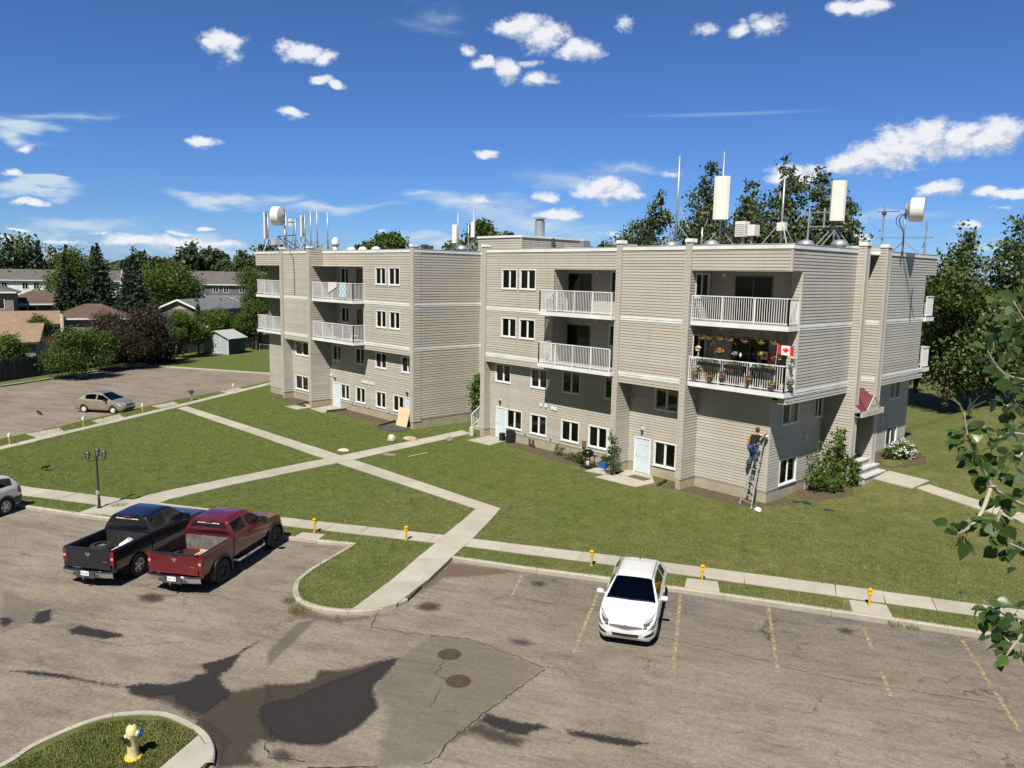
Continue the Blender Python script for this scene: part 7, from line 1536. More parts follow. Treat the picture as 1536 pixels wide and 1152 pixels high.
o = thing('roof_hatch', 'small sloped white roof hatch beside the pallets', 'hatch', (-41.0,43.0,RT)); g = MB(); g.raw([(-41.4,42.6,RT),(-40.6,42.6,RT),(-40.6,43.4,RT),(-41.4,43.4,RT),(-41.4,42.6,RT+.7),(-40.6,42.6,RT+.35),(-40.6,43.4,RT+.35),(-41.4,43.4,RT+.7)],[(4,5,6,7),(0,1,5,4),(1,2,6,5),(2,3,7,6),(3,0,4,7)]); g.build('cover', WHITE_DIRTY, o)
o = thing('floodlight', 'black floodlight on the parapet between the two right-hand piers', 'floodlight', (-25.0,32.6,RT+.2)); g = MB(); g.obox((-24.75,32.6,12.4),(.17,.0,0),(0,.06,.03),(0,-.04,.12)); g.build('head', BLACKP, o); g = MB(); g.bar((-24.8,32.7,12.0),(-24.8,32.68,12.3),.04); g.build('bracket', BLACKP, o)
# right-hand roof
mast(-25.5, 36, 16.96, 'tall leaning-braced mast nearest the roof floodlight', .06, leg=1.3, rz=.3); mast(-23.85, 36, 13.14, 'short bare stub mast between the two tall masts', .05, legs=False)
panel_antenna(-22.72, 35.9, 13.5, 15.68, .78, .3, math.radians(-62), 16.95, 'large white panel antenna with a tall pole through its back, above the right section')
o = thing('radio_cabinet', 'twin white radio cabinets on a stand behind the corner balconies', 'cabinet', (-21.4,36.2,RT)); g = MB(); g.box(-21.9,-21.35,36,36.5,12.62,13.38); g.box(-21.25,-20.85,36.1,36.6,12.65,13.2); g.build('cabinet', PANELW, o); g = MB()
for k in range(6): g.box(-21.88,-21.37,35.985,35.999,12.7+k*.1,12.74+k*.1)
g.build('louvre', GREYC, o); g = MB(); g.bar((-21.6,36.25,RT),(-21.6,36.25,12.62),.1); g.bar((-21.1,36.3,RT),(-21.1,36.3,12.65),.08); g.build('stand', GALV, o)
g = MB(); g.tube(smooth_pts([(-22.6,36.0,13.4),(-22.5,36.1,12.9),(-22.2,36.2,12.5),(-21.7,36.2,12.3)]), .05, 6); tag(g.build('roof_cable', BLACKP, None, True), 'thick black cable between the large panel antenna and the twin cabinets', 'cable')
m_ = mast(-19.34, 36, 15.45, 'tall bare mast on a wide tripod in the middle of the right-hand roof', .05, leg=1.2, rz=3.4); g = MB(); g.box(-19.52,-19.1,35.85,36.1,12.84,13.23); g.build('junction_box', PANELW, m_)
panel_antenna(-17.12, 37.1, 13.3, 15.17, .66, .28, math.radians(-50), 13.6, 'large white panel antenna on a frame at the right-hand corner of the roof')
o = thing('antenna_rack', 'galvanised square antenna frame left of the rightmost large panel', 'frame', (-18,37,RT)); g = MB(); g.tube([(-18.47,37,RT),(-18.47,37,13.99)],.045,8); g.tube([(-17.7,37,12.97),(-17.7,37,13.92)],.045,8); g.bar((-18.5,37,13.73),(-17.3,37,13.71),.05); g.bar((-18.5,37,13.06),(-16.85,37.2,13.04),.05); g.bar((-17.2,37.1,12.85),(-17.85,36.7,RT+.02),.05); g.bar((-17.2,37.1,12.85),(-16.9,37.9,RT+.02),.05); g.build('frame', GALV, o)
for x, y_, lb in ((-18.34,36.6,'left one of the two grey dome vents near the right-hand parapet'),(-16.95,37.2,'right one of the two grey dome vents near the right-hand parapet'),(-25.2,35.2,'grey dome vent at the foot of the tall mast by the floodlight'),(-22.6,35.0,'grey dome vent at the foot of the large panel antenna')): roof_vent(x, y_, .4, .6, lb)
# far right mast with drum dish
D = drum_dish(-15.95, 43.6, 14.2, .62, .75, (.93,.30,-.02), (-16.42,43.5,14.52), 'white drum dish on the crossbar mast at the far right of the roof')
g = MB(); g.bar((-17.8,43.4,12.79),(-15.0,43.6,12.76),.06); g.build('crossbar', GALV, D); g = MB()
for x in (-17.52,-15.32): g.tube([(x,43.5,RT),(x,43.5,14.53 if x < -17 else 13.65)], .045, 8)
g.build('side_pole', GALV, D); g = MB(); g.bar((-17.9,43.45,14.17),(-16.72,43.5,14.15),.035); g.box(-17.6,-17.44,43.4,43.6,13.98,14.16); g.build('yagi', DARKST, D); g = MB(); g.bar((-16.4,43.5,12.6),(-17.3,43.9,RT+.03),.04); g.bar((-16.4,43.5,12.6),(-15.6,43.9,RT+.03),.04); g.bar((-17.5,43.5,12.6),(-18.0,43.2,RT+.03),.04); g.bar((-15.3,43.5,12.7),(-15.6,43.9,RT+.4),.03); g.build('brace', GALV, D)
g = MB(); g.tube(smooth_pts([(-16.35,43.5,14.0),(-16.75,43.4,13.9),(-16.8,43.4,13.5),(-16.45,43.45,13.2)]), .02, 6); g.tube(smooth_pts([(-16.3,43.45,14.1),(-16.65,43.35,13.7),(-16.42,43.42,13.0),(-16.4,43.45,12.3)]), .025, 6); g.build('cable', BLACKP, D)
# ------------------------------------------------------------------ trees and shrubs
def m_leaf(name, c1, c2, trans=.25, rough=.55, hi=None):
    t = NT(name); r = t.n('ShaderNodeNewGeometry').outputs['Random Per Island']
    c = t.ramp(r, [(0,c1),(.7,c2),(1,hi or tuple(q*1.35 for q in c2))])
    t.base(c); t.set(Roughness=rough, Specular_IOR_Level=.3)
    tr = t.n('ShaderNodeBsdfTranslucent'); t.l(t.mix(1, c, (1.3,1.5,.6), 'MULTIPLY'), tr.inputs[0]); mx = t.n('ShaderNodeMixShader'); mx.inputs[0].default_value = trans
    t.l(t.bsdf.outputs[0], mx.inputs[1]); t.l(tr.outputs[0], mx.inputs[2]); t.l(mx.outputs[0], t.out.inputs['Surface']); return t.mat
LF = dict(poplar=m_leaf('poplar leaves', (.028,.046,.015), (.085,.120,.040), hi=(.22,.25,.14)), ash=m_leaf('ash leaves', (.030,.052,.014), (.085,.125,.034), hi=(.19,.23,.11)), dec=m_leaf('broad leaves', (.028,.050,.010), (.085,.135,.026)), bright=m_leaf('bright green leaves', (.035,.065,.008), (.095,.155,.022)),  # poplar and ash: whitish leaf highlights painted into the palest tone
          spruce=m_leaf('spruce needles', (.012,.022,.013), (.036,.056,.032), .05), purple=m_leaf('dark plum leaves', (.026,.021,.012), (.052,.040,.024), .1), far=m_leaf('far leaves', (.034,.054,.026), (.080,.115,.048), .1), white=m_leaf('white blossom', (.35,.38,.30), (.72,.73,.68), .1, hi=(.8,.8,.77)))
BARK = plain('grey brown bark', (.10,.08,.06), .9, .35, 6, bump=.5, bscale=18); BARKP = plain('pale poplar bark', (.30,.28,.22), .9, .35, 6, bump=.4, bscale=18)
def leaf_mesh(name, C, N, size, mat, parent, rng, aspect=.6, droop=0):
    # C: centres, N: preferred normals; each leaf is a folded four-point blade
    n = len(C); d = rng.normal(0,1,(n,3)); nn = N*.9+d; nn /= np.linalg.norm(nn,axis=1)[:,None]+1e-9
    a = np.cross(nn, rng.normal(0,1,(n,3))); a /= np.linalg.norm(a,axis=1)[:,None]+1e-9; a[:,2] -= droop; a /= np.linalg.norm(a,axis=1)[:,None]+1e-9; b = np.cross(nn, a); b /= np.linalg.norm(b,axis=1)[:,None]+1e-9
    s = (size*rng.uniform(.55,1.35,n))[:,None]; V = np.stack([C-a*s, C-b*s*aspect+nn*s*.18, C+a*s, C+b*s*aspect+nn*s*.18], 1)
    off = np.zeros(3); q = parent
    while q is not None: off += np.array(q.location); q = q.parent
    me = bpy.data.meshes.new(name); me.vertices.add(4*n); me.vertices.foreach_set('co', (V-off).ravel()); me.loops.add(4*n); me.loops.foreach_set('vertex_index', np.arange(4*n)); me.polygons.add(n)
    me.polygons.foreach_set('loop_start', np.arange(n)*4); me.polygons.foreach_set('loop_total', np.full(n,4)); me.update(); me.materials.append(mat); o = bpy.data.objects.new(name, me); col.objects.link(o); o.parent = parent; return o
def clump_points(c, R, nc, per, rng, cl, shell=.45, flat=1.0, gap=.0):
    q = rng.normal(0,1,(nc,3)); q /= np.linalg.norm(q,axis=1)[:,None]; rad = rng.uniform(shell,1,nc)**.6; ctr = q*rad[:,None]*R+np.array(c)
    k = rng.uniform(.5,1.3,nc); P = np.repeat(ctr, per, 0)+rng.normal(0,1,(nc*per,3))*np.repeat(k,per)[:,None]*cl*np.array([1,1,flat*.8]); N = P-np.repeat(ctr,per,0)+np.repeat(q,per,0)*cl*.8+np.array([0,0,cl*.5]); N /= np.linalg.norm(N,axis=1)[:,None]+1e-9
    return P, N
def tree(kind, name, label, x, y, R, z0, z1, zb=0, group=None, dens=1.0, leaf=None, size=.22, bark=None, seed=0, cat='tree', shape='round'):
    rng = np.random.default_rng(seed+int(abs(x*13+y*7))); o = thing(name, label, cat, (x,y,zb), group); H_ = z1-z0
    P = []; N = []
    if shape == 'spruce':
        L = int(max(9, H_*2.2)); lim = MB()
        for i in range(L):
            t = (i+.3)/L; z = z0+H_*t*.97; rr = R*(1-t)**.85+.08; nb = int(7+5*(1-t)); a0 = rng.uniform(0,6.28)
            for k in range(nb):
                a = a0+2*PI*k/nb+rng.normal(0,.12); ln = rr*rng.uniform(.72,1.12); m = int(14*dens*max(.4,ln/1.5))
                s = rng.uniform(.12,1,m)**.7; w_ = .10+.22*ln*s*(1-s*.55); px_ = x+math.cos(a)*ln*s+rng.normal(0,1,m)*w_*.55; py_ = y+math.sin(a)*ln*s+rng.normal(0,1,m)*w_*.55; pz_ = z-ln*.28*s+.10*ln*s**3+rng.normal(0,.07,m)
                P.append(np.stack([px_,py_,pz_],1)); N.append(np.tile([math.cos(a)*.3,math.sin(a)*.3,1],(m,1)))
        P.append(np.stack([np.full(14,x)+rng.normal(0,.05,14), np.full(14,y)+rng.normal(0,.05,14), z1-rng.uniform(0,.7,14)],1)); N.append(np.tile([0,0,1.],(14,1)))
        P, N = np.concatenate(P), np.concatenate(N); leaf_mesh('foliage', P, N, size*1.25, leaf, o, rng, .38, .5)
    else:
        blobs = []; hw = H_/2; cz = (z0+z1)/2
        if shape == 'column':
            for i in range(7): t = i/6; blobs.append(((x+rng.normal(0,.22*R), y+rng.normal(0,.22*R), z0+H_*(.10+.80*t)), R*(.60+.40*math.sin(PI*min(1,.25+t*.72)))*(1-.55*max(0,t-.5)/.5)*rng.uniform(.82,1.08), H_*.15))
        else:
            nb = 11; blobs.append(((x,y,cz), R*.72, hw*.74))
            for i in range(nb):
                a = 2*PI*i/nb*2.4+rng.uniform(-.4,.4); e = rng.uniform(-.6,.95); q = math.cos(e*1.2); blobs.append(((x+R*.60*math.cos(a)*q, y+R*.60*math.sin(a)*q, cz+hw*.62*math.sin(e*1.45)), R*rng.uniform(.30,.48), hw*rng.uniform(.26,.42)))
        for c, r, h in blobs:
            nc = max(4, int(26*dens*(.2/size)**1.2*(r/1.2)**1.3)); p, n_ = clump_points(c, np.array([r,r,h]), nc, 16, rng, .16*(r+.9), .35); P.append(p); N.append(n_)
        P, N = np.concatenate(P), np.concatenate(N); leaf_mesh('foliage', P, N, size, leaf, o, rng, .62, .15)
    g = MB(); tr = .04+.028*(z1-zb)*.6; top = Vector((x,y,z0+H_*(.8 if shape != 'round' else .55))); mid = Vector((x+rng.normal(0,.1),y+rng.normal(0,.1),zb+(top.z-zb)*.5)); g.tube([(x,y,zb-.1),(x,y,zb+.3),mid,top], [tr*1.35,tr,tr*.7,tr*.15], 8)
    if shape != 'spruce':
        for k in range(7):
            a = rng.uniform(0,6.28); s = rng.uniform(.35,.8); b = Vector((x,y,zb)).lerp(top, s); e = Vector((x+R*.7*math.cos(a), y+R*.7*math.sin(a), min(z1-.2, max(z0,b.z)+H_*.3*rng.uniform(.3,1)))); m = b.lerp(e,.5)+Vector((0,0,-.05*H_)); g.tube([b,m,e], [tr*.4,tr*.25,tr*.06], 6)
    g.build('trunk', bark or BARK, o, True); return o
GP = 'poplars rising behind the roof'
for i, (x, y, R, z1, lb) in enumerate(((-47.2,62.2,2.5,18.2,'leftmost and lowest poplar behind the roof, left of the tall braced mast'),(-41.6,62.5,2.8,20.4,'tall poplar behind the roof between the two tallest masts'),(-39.1,66.1,2.3,19.2,'poplar behind the large white panel antenna'),(-35.3,65.1,3.1,20.7,'tallest poplar behind the bare tripod mast on the roof'),(-33.2,68.1,2.4,20.0,'poplar just left of the framed panel antenna'),(-31.7,69.8,2.2,18.4,'small rightmost poplar behind the framed panel antenna'))):
    tree('pop','poplar_tree',lb,x,y,R,8.0,z1,0,GP,1.25,LF['poplar'],.17,BARKP,i,shape='column')
GA = 'leafy trees on the lawn right of the block'
for i, (x, y, R, z0, z1, lb) in enumerate(((-21.2,67.5,3.2,2.3,14.6,'big leafy tree directly beside the right-hand balconies'),(-18.0,72.3,3.8,2.2,15.1,'big leafy tree at the right picture edge behind the foreground leaves'),(-25.6,73.5,1.8,2.0,11.5,'lower leafy tree half hidden by the right end of the block'),(-15.0,76.5,3.0,2.0,14.3,'leafy tree farthest right, mostly outside the picture'),(-20.0,80.0,2.6,2.0,10.5,'rounder leafy tree behind the big trees on the right'))):
    tree('ash','leafy_tree',lb,x,y,R,z0,z1,.74,GA,1.4,LF['ash'],.17,BARK,20+i,shape='column')
for x, y, R, z0, z1, lb in ((-91.0,61.8,3.3,9,15.9,'rounded tree behind the left wing roof, the larger of the pair'),(-97.2,61.5,2.2,9,14.9,'rounded tree behind the left wing roof, left of the larger one'),(-90.2,66.3,1.8,9,14.5,'small tree behind the left wing roof, nearest the pier'),(-100.5,57.0,3.0,8,13.9,'low tree behind the roof vents of the left wing'),(-76.1,64.8,4.3,9,16.9,'broad tree behind the penthouse antennas'),(-76.3,70.7,1.7,9,16.4,'small treetop just left of the metal flue'),(-90.8,106.6,2.6,9,16.7,'tiny treetop left of the second pier from the right, behind the roof'),(-99.6,112.1,2.0,9,16.3,'tiny treetop right of the penthouse, behind the roof')):
    tree('dec','leafy_tree',lb,x,y,R,z0,z1,0,'treetops behind the left half of the roof',1.1,LF['dec'],.26,BARK,50)
# the gardens beyond the rear lot
for k, x, y, R, z0, z1, lb in (('dec',-145.4,36.2,6.0,1.2,14.0,'big bright leafy tree beside the white row houses'),('spr',-124.3,29.6,3.0,.8,12.4,'dark spruce left of the tallest spruce'),('spr',-125.4,34.2,4.3,.8,14.0,'tallest dark spruce in front of the big bright tree'),('spr',-116.5,36.2,4.4,.8,12.6,'broad dark spruce in front of the round green tree'),('spr',-129.3,39.4,1.8,3.4,12.0,'narrow spruce between the two broad dark spruces'),('dec',-136.8,48.0,5.6,1.6,11.6,'round green tree between the dark spruces and the grey row houses'),('dec',-155.8,36.6,2.2,4.0,9.2,'small leafy tree at the end of the white row houses'),
    ('pur',-89.0,27.0,4.7,.2,6.8,'dark plum-leaved tree overhanging the rear lot'),('dec',-82.3,19.8,2.9,.0,4.8,'big green bush against the fence at the back of the rear lot'),('bri',-86.5,15.2,1.7,.6,4.2,'light green bush behind the wooden fence at the left edge'),('bri',-101.8,21.3,1.2,2.4,4.9,'small bright bush in front of the tan roofs'),('bri',-93.5,34.2,2.0,.8,5.8,'green tree between the plum tree and the grey shed'),('bri',-103.0,42.0,2.3,1.0,5.3,'light green tree behind the grey shed roof'),('bri',-101.0,45.2,1.8,1.2,4.5,'light green tree right of the grey shed roof'),('spr',-90.3,30.2,1.9,.4,6.8,'dark spruce beside the plum-leaved tree'),('spr',-104.6,40.4,1.0,1.6,5.8,'small young spruce in front of the grey bungalow'),
    ('dec',-101.4,47.5,3.7,2.6,11.3,'tall leafy tree beside the far-left balconies'),('dec',-98.0,45.4,2.2,1.6,7.0,'lower leafy tree under the far-left balconies'),('dec',-86.3,23.2,2.0,.1,4.0,'dark bush under the plum-leaved tree'),('bri',-96.5,37.2,1.4,.9,4.2,'light green shrub just left of the grey shed')):
    if k == 'spr': tree(k,'spruce_tree',lb,x,y,R,z0,z1,0,'trees in the gardens beyond the rear lot',1.3,LF['spruce'],.24,BARK,70,shape='spruce')
    else: tree(k,'leafy_tree' if z1 > 5 else 'bush',lb,x,y,R,z0,z1,0,'trees in the gardens beyond the rear lot',1.35,LF[{'dec':'dec','bri':'bright','pur':'purple'}[k]],.09 if R < 5 and x > -110 else .17,BARK,70)
# distant tree line, one by one where it shows beside the block
rt = random.Random(11); FARL = []
for i in range(46):
    az = math.radians(-82.5+i*.50); d = rt.uniform(255,330); spr = i in (9,12,15,21,29,33,36); x, y = d*math.sin(az), d*math.cos(az)
    FARL.append((x, y, d, spr, rt.uniform(3.6,6.0) if not spr else rt.uniform(2.6,3.6), (rt.uniform(11.5,15.5)+(3.0 if i > 27 or i < 12 else 0)) if not spr else rt.uniform(15.5,18.5)))
names_f = ['rounded','broad','pale','dense','tall','low','ragged']
for i, (x, y, d, spr, R, z1) in enumerate(FARL):
    rng = np.random.default_rng(200+i); lb = ('distant dark spruce on the skyline, number %d' if spr else 'distant leafy tree on the skyline') 
    o = thing('spruce_tree' if spr else 'leafy_tree', 'dark spruce standing in the distant tree line on the left' if spr else 'leafy tree in the distant tree line on the left', 'tree', (x,y,0), 'spruces of the distant tree line' if spr else 'leafy trees of the distant tree line')
    if spr:
        n = 700; t = rng.uniform(0,1,n)**1.3; a = rng.uniform(0,6.28,n); r = R*(1-t)*rng.uniform(.3,1,n)+.1; P = np.stack([x+r*np.cos(a), y+r*np.sin(a), 2+(z1-2)*t],1); N = np.stack([np.cos(a),np.sin(a),np.full(n,.6)],1); leaf_mesh('foliage', P, N, .75, LF['spruce'], o, rng, .45, .4)
    else:
        Ps = []; Ns = []
        for k in range(8): c = (x+rng.normal(0,R*.5), y+rng.normal(0,R*.5), z1*.55+rng.uniform(-.2,.32)*z1); p, n_ = clump_points(c, np.array([R*.52,R*.52,z1*.2]), 13, 14, rng, R*.17, .25); Ps.append(p); Ns.append(n_)
        leaf_mesh('foliage', np.concatenate(Ps), np.concatenate(Ns), .62, LF['far'], o, rng, .7)
    g = MB(); g.tube([(x,y,-.3),(x,y,z1*.6)], [.35,.12], 6); g.build('trunk', BARK, o)
def far_wood():
    rng = np.random.default_rng(5); P = []; N = []
    for i in range(520):
        az = rng.uniform(-1.75, 1.2); d = rng.uniform(330, 620); h = rng.uniform(7,13.5); x, y = d*math.sin(az), d*math.cos(az)
        p, n_ = clump_points((x,y,h*.55), np.array([8,8,h*.5]), 12, 10, rng, 1.6, .3); P.append(p); N.append(n_)
    o = leaf_mesh('far_wood', np.concatenate(P), np.concatenate(N), 1.5, LF['far'], None, rng, .8); tag(o, 'continuous far-off wood along the horizon', 'wood', None, 'stuff')
far_wood()
# shrubs at the block
def shrub(name, label, blobs, leaf, size, seed, stems=6, extra=None, cat='shrub', per=18, dens=46):
    rng = np.random.default_rng(seed); c0 = blobs[0][0]; o = thing(name, label, cat, (c0[0],c0[1],hz(c0[0],c0[1]))); P = []; N = []
    for c, r, h in blobs: p, n_ = clump_points(c, np.array([r,r,h]), int(dens*max(.25,(r/.6))**1.5), per, rng, .12*(r+.35), .3); P.append(p); N.append(n_)
    P, N = np.concatenate(P), np.concatenate(N); keep = P[:,2] > hz(c0[0],c0[1])+.02; leaf_mesh('foliage', P[keep], N[keep], size, leaf, o, rng, .6, .1)
    if extra: p, n_ = clump_points(*extra[:2], extra[2], 16, rng, .10, .7); leaf_mesh('blossom', p, n_, extra[3], extra[4], o, rng, .8)
    g = MB()
    for k in range(stems): c, r, h = blobs[k % len(blobs)]; a = rng.uniform(0,6.28); g.tube([(c0[0]+.12*math.cos(a), c0[1]+.12*math.sin(a), hz(c0[0],c0[1])-.03),(c[0]+.3*r*math.cos(a), c[1]+.3*r*math.sin(a), c[2])], [.025,.008], 6)
    g.build('stems', BARK, o); return o
shrub('bush', 'big loose green bush against the right-hand wall by the entrance steps', [((-16.9,37.3,1.3),.8,.9),((-16.8,38.0,2.0),.7,.8),((-16.7,37.0,.6),.8,.5),((-16.5,38.6,1.2),.7,.8),((-16.6,37.8,2.6),.45,.5),((-16.4,38.2,.7),.7,.5),((-17.0,36.6,.9),.5,.5),((-16.2,37.3,.5),.4,.4),((-16.7,38.4,2.9),.25,.4)], LF['bright'], .07, 31, 16, dens=22, per=16)
shrub('bush', 'small reddish-stemmed shrub right beside the entrance steps', [((-16.0,38.55,1.3),.36,.55),((-15.9,38.5,.8),.34,.4)], LF['dec'], .065, 32, 9)
shrub('flowering_shrub', 'low white-blossomed shrub on the soil bed right of the entrance', [((-16.2,44.9,1.15),.7,.45),((-15.9,45.4,1.05),.55,.4),((-16.4,44.3,1.0),.5,.35)], LF['dec'], .06, 33, 8, ((-16.1,44.9,1.2), np.array([.8,.8,.5]), 60, .05, LF['white']))
shrub('bush', 'upright green bush in the inner corner by the white stair railing', [((-40.1,34.6,2.0),.75,1.1),((-40.0,34.4,3.0),.6,.7),((-40.3,34.8,1.2),.55,.6)], LF['bright'], .10, 34, 8)
shrub('climbing_plant', 'thin leafy climbing plant on the pier beside the six-panel blue door', [((-25.75,31.5,.5),.4,.45),((-25.7,31.55,1.2),.32,.5),((-25.75,31.6,2.0),.24,.5),((-26.0,31.5,.9),.3,.3),((-25.4,31.5,1.3),.25,.25)], LF['dec'], .075, 35, 8, per=12, dens=26)
shrub('bush', 'small conical shrub under the third basement window', [((-30.6,32.6,.35),.3,.4)], LF['dec'], .05, 36, 3); shrub('bush', 'low dark hedge plant left of the barbecue', [((-29.3,32.4,.22),.42,.24),((-28.7,32.3,.22),.4,.24)], LF['dec'], .05, 37, 3)
# tufts that have grown at the kerbs
rngt = np.random.default_rng(9)
def tuft(x, y, r, n, lb, z=ZA, h=.16):
    g = MB()
    for k in range(n):
        a = rngt.uniform(0,6.28); d = r*rngt.uniform(0,1)**.6; bx, by = x+d*math.cos(a), y+d*math.sin(a); hh = h*rngt.uniform(.4,1.2); lx, ly = rngt.normal(0,.05,2); w_ = .007; g.face([(bx-w_,by,z),(bx+w_,by,z),(bx+lx,by+ly,z+hh)])
    tag(g.build('grass_tuft', BLADE, None), lb, 'grass tuft')
tuft(-21.5,11.15,.42,420,'tuft of tall grass at the tip of the grass island kerb'); tuft(-22.3,11.2,.25,160,'smaller tuft of grass left of the island tip'); tuft(-8.5,24.5,.22,130,'left one of two weeds at the foot of the right-hand kerb', h=.12); tuft(-8.05,24.7,.2,110,'right one of two weeds at the foot of the right-hand kerb', h=.12); tuft(-36.2,10.2,.35,200,'grass growing at the foot of the lamp post', .02, .14)
# near branch of a poplar at the right edge of the picture, close to the camera
def near_branch():
    RX3 = Vector((.682,.731,.018)); UP3 = Vector((-.114,.082,.990)); FW = Vector((-.722,.677,-.140)); O = Vector((0,0,10.5)); f_ = 1166.54
    W_ = lambda px, py, d: O+FW*d+RX3*((px-768)/f_*d)+UP3*((576-py)/f_*d)
    rng = np.random.default_rng(77); o = thing('poplar_tree', 'near poplar whose leafy branches reach in from the right picture edge', 'tree', (4.6,4.4,0)); root = Vector((4.6,4.4,0))
    g = MB(); g.tube([root, root+Vector((0,.05,4)), root+Vector((-.1,0,8)), root+Vector((-.15,-.05,12.5))], [.16,.13,.09,.03], 10); g.build('trunk', BARKP, o, True)
    BR = [[(1640,800,4.6),(1545,762,4.2),(1512,745,4.05),(1487,728,4.0),(1470,692,3.95),(1452,655,3.9),(1446,618,3.9)],[(1487,728,4.0),(1472,768,3.95),(1452,792,3.9),(1436,800,3.9)],[(1512,745,4.05),(1499,772,4.0),(1492,795,4.0)],[(1640,600,4.5),(1560,575,4.3),(1505,560,4.15),(1478,520,4.1)],[(1640,520,4.7),(1556,500,4.4),(1520,452,4.3)],[(1640,930,4.4),(1550,930,4.2),(1500,918,4.1),(1475,900,4.05)],[(1650,660,4.3),(1560,655,4.1),(1510,650,4.0),(1488,672,4.0)],[(1650,860,4.4),(1556,832,4.2),(1515,815,4.15)],[(1550,930,4.2),(1522,965,4.1),(1508,985,4.1)]]
    tw = MB(); anchors = []
    for b in BR:
        P = smooth_pts([W_(*q) for q in b], 4); n = len(P); tw.tube(P, [0.010*(1-i/n)+.003 for i in range(n)], 6)
        for i in range(int(n*.35), n): anchors.append((P[i], (P[i]-P[max(0,i-2)]).normalized()))
    for b in BR: tw.tube([root+Vector((-.12,0,9.5+rng.uniform(-1.5,1.2))), W_(*b[0])] if b[0][0] > 1600 else [W_(*b[0]), W_(*b[0])+Vector((0,0,.001))], [.03,.016], 6)
    tw.build('branches', BARKP, o, True)
    lf = MB(); shape = [(0,-.05),(.32,.10),(.46,.34),(.40,.58),(.20,.82),(0,1.08),(-.20,.82),(-.40,.58),(-.46,.34),(-.32,.10)]
    pet = lf
    def leaf(b, d, s, bright):
        d = d.normalized(); up = Vector((rng.normal(0,.55),rng.normal(0,.55)-.35,.9)).normalized(); x_ = d.cross(up); 
        if x_.length < .05: x_ = Vector((1,0,0))
        x_.normalize(); n_ = x_.cross(d); k = rng.uniform(.1,.35); cu = rng.uniform(-.25,.1)
        pts = [b+d*(q[1]*s)+x_*(q[0]*s)+n_*(abs(q[0])*s*k+cu*s*q[1]**2) for q in shape]; ctr = [b+d*(t*s)+n_*(cu*s*t*t) for t in (.15,.5,.85)]
        m = 0
        base = len(lf.v); lf.raw(pts+ctr, [(0,1,10),(1,2,11,10),(2,3,11),(3,4,12,11),(4,5,12),(5,6,12),(6,7,11,12),(7,8,11),(8,9,10,11),(9,0,10)], m)
    for p, t in anchors:
        for k in range(rng.integers(1,4)):
            a = rng.normal(0,1,3); d = (t*.35+Vector(a)*.75+Vector((0,0,-.45))).normalized(); L = rng.uniform(.02,.075); e = p+d*L; pet.tube([p, p+d*L*.5+Vector((0,0,.006)), e], .0016, 4, 1, cap=False); leaf(e, (d+Vector((0,0,-.35))), rng.uniform(.048,.085), 0)
    for (cx, cy, d, sx, sy, n) in ((1512,480,4.5,30,55,56),(1520,600,4.4,34,60,56),(1520,690,4.3,26,44,26),(1532,830,4.4,22,30,14),(1508,945,4.2,30,32,40),(1452,640,3.95,14,42,14),(1470,780,3.95,34,14,14)):
        for k in range(n):
            p = W_(cx+rng.normal(0,sx*.6), cy+rng.normal(0,sy*.6), d+rng.uniform(-.15,.35)); dd = Vector((rng.normal(0,.7),rng.normal(0,.7),-.6+rng.normal(0,.5))); pet.tube([p-dd.normalized()*.05, p], .0016, 4, 1, cap=False); leaf(p, dd, rng.uniform(.045,.085), 0)
    t = NT('poplar leaf close up'); r = t.n('ShaderNodeNewGeometry'); c = t.ramp(r.outputs['Random Per Island'], [(0,(.018,.045,.008)),(.7,(.042,.085,.016)),(1,(.075,.13,.028))]); c = t.mix(r.outputs['Backfacing'], c, (.20,.27,.15)); t.base(c); t.set(Roughness=.38, Specular_IOR_Level=.45)
    tr = t.n('ShaderNodeBsdfTranslucent'); t.l(t.mix(1, c, (1.5,1.9,.7), 'MULTIPLY'), tr.inputs[0]); mx = t.n('ShaderNodeMixShader'); mx.inputs[0].default_value = .22; t.l(t.bsdf.outputs[0], mx.inputs[1]); t.l(tr.outputs[0], mx.inputs[2]); t.l(mx.outputs[0], t.out.inputs['Surface'])
    lf.build('foliage', [t.mat, plain('leaf stalk', (.16,.17,.06), .6, .15)], o, True)
near_branch()
# ------------------------------------------------------------------ houses, shed and fences beyond the rear lot
def m_shingle(name, c1, c2):
    t = NT(name); b = t.n('ShaderNodeTexBrick'); b.inputs['Scale'].default_value = 1.0; b.inputs['Brick Width'].default_value = .45; b.inputs['Row Height'].default_value = .22; b.inputs['Mortar Size'].default_value = .012; b.inputs['Color1'].default_value = (*c1,1); b.inputs['Color2'].default_value = (*c2,1); b.inputs['Mortar'].default_value = (*[q*.45 for q in c1],1)
    t.l(t.map(t.co(), (1,1.3,1)), b.inputs['Vector']); t.base(t.mix(t.ramp(t.noise(.8,5,.6), [(.35,0),(.7,.4)]), b.outputs[0], tuple(q*.75 for q in c1))); return t.set(Roughness=.9, Specular_IOR_Level=.1)
SH = dict(grey=m_shingle('grey shingles', (.125,.12,.11), (.16,.15,.135)), brown=m_shingle('brown shingles', (.115,.08,.065), (.155,.11,.09)), tan=m_shingle('tan shingles', (.25,.18,.125), (.34,.25,.175)), blue=m_shingle('blue grey shingles', (.15,.155,.165), (.20,.205,.215)))
WM = lambda nm, c: bpy.data.materials.get(nm) or plain(nm, c, .7, .08, 1.5)
WINDK = NT('house window glass'); WINDK.base((.015,.018,.022)); WINDK = WINDK.set(Roughness=.08)
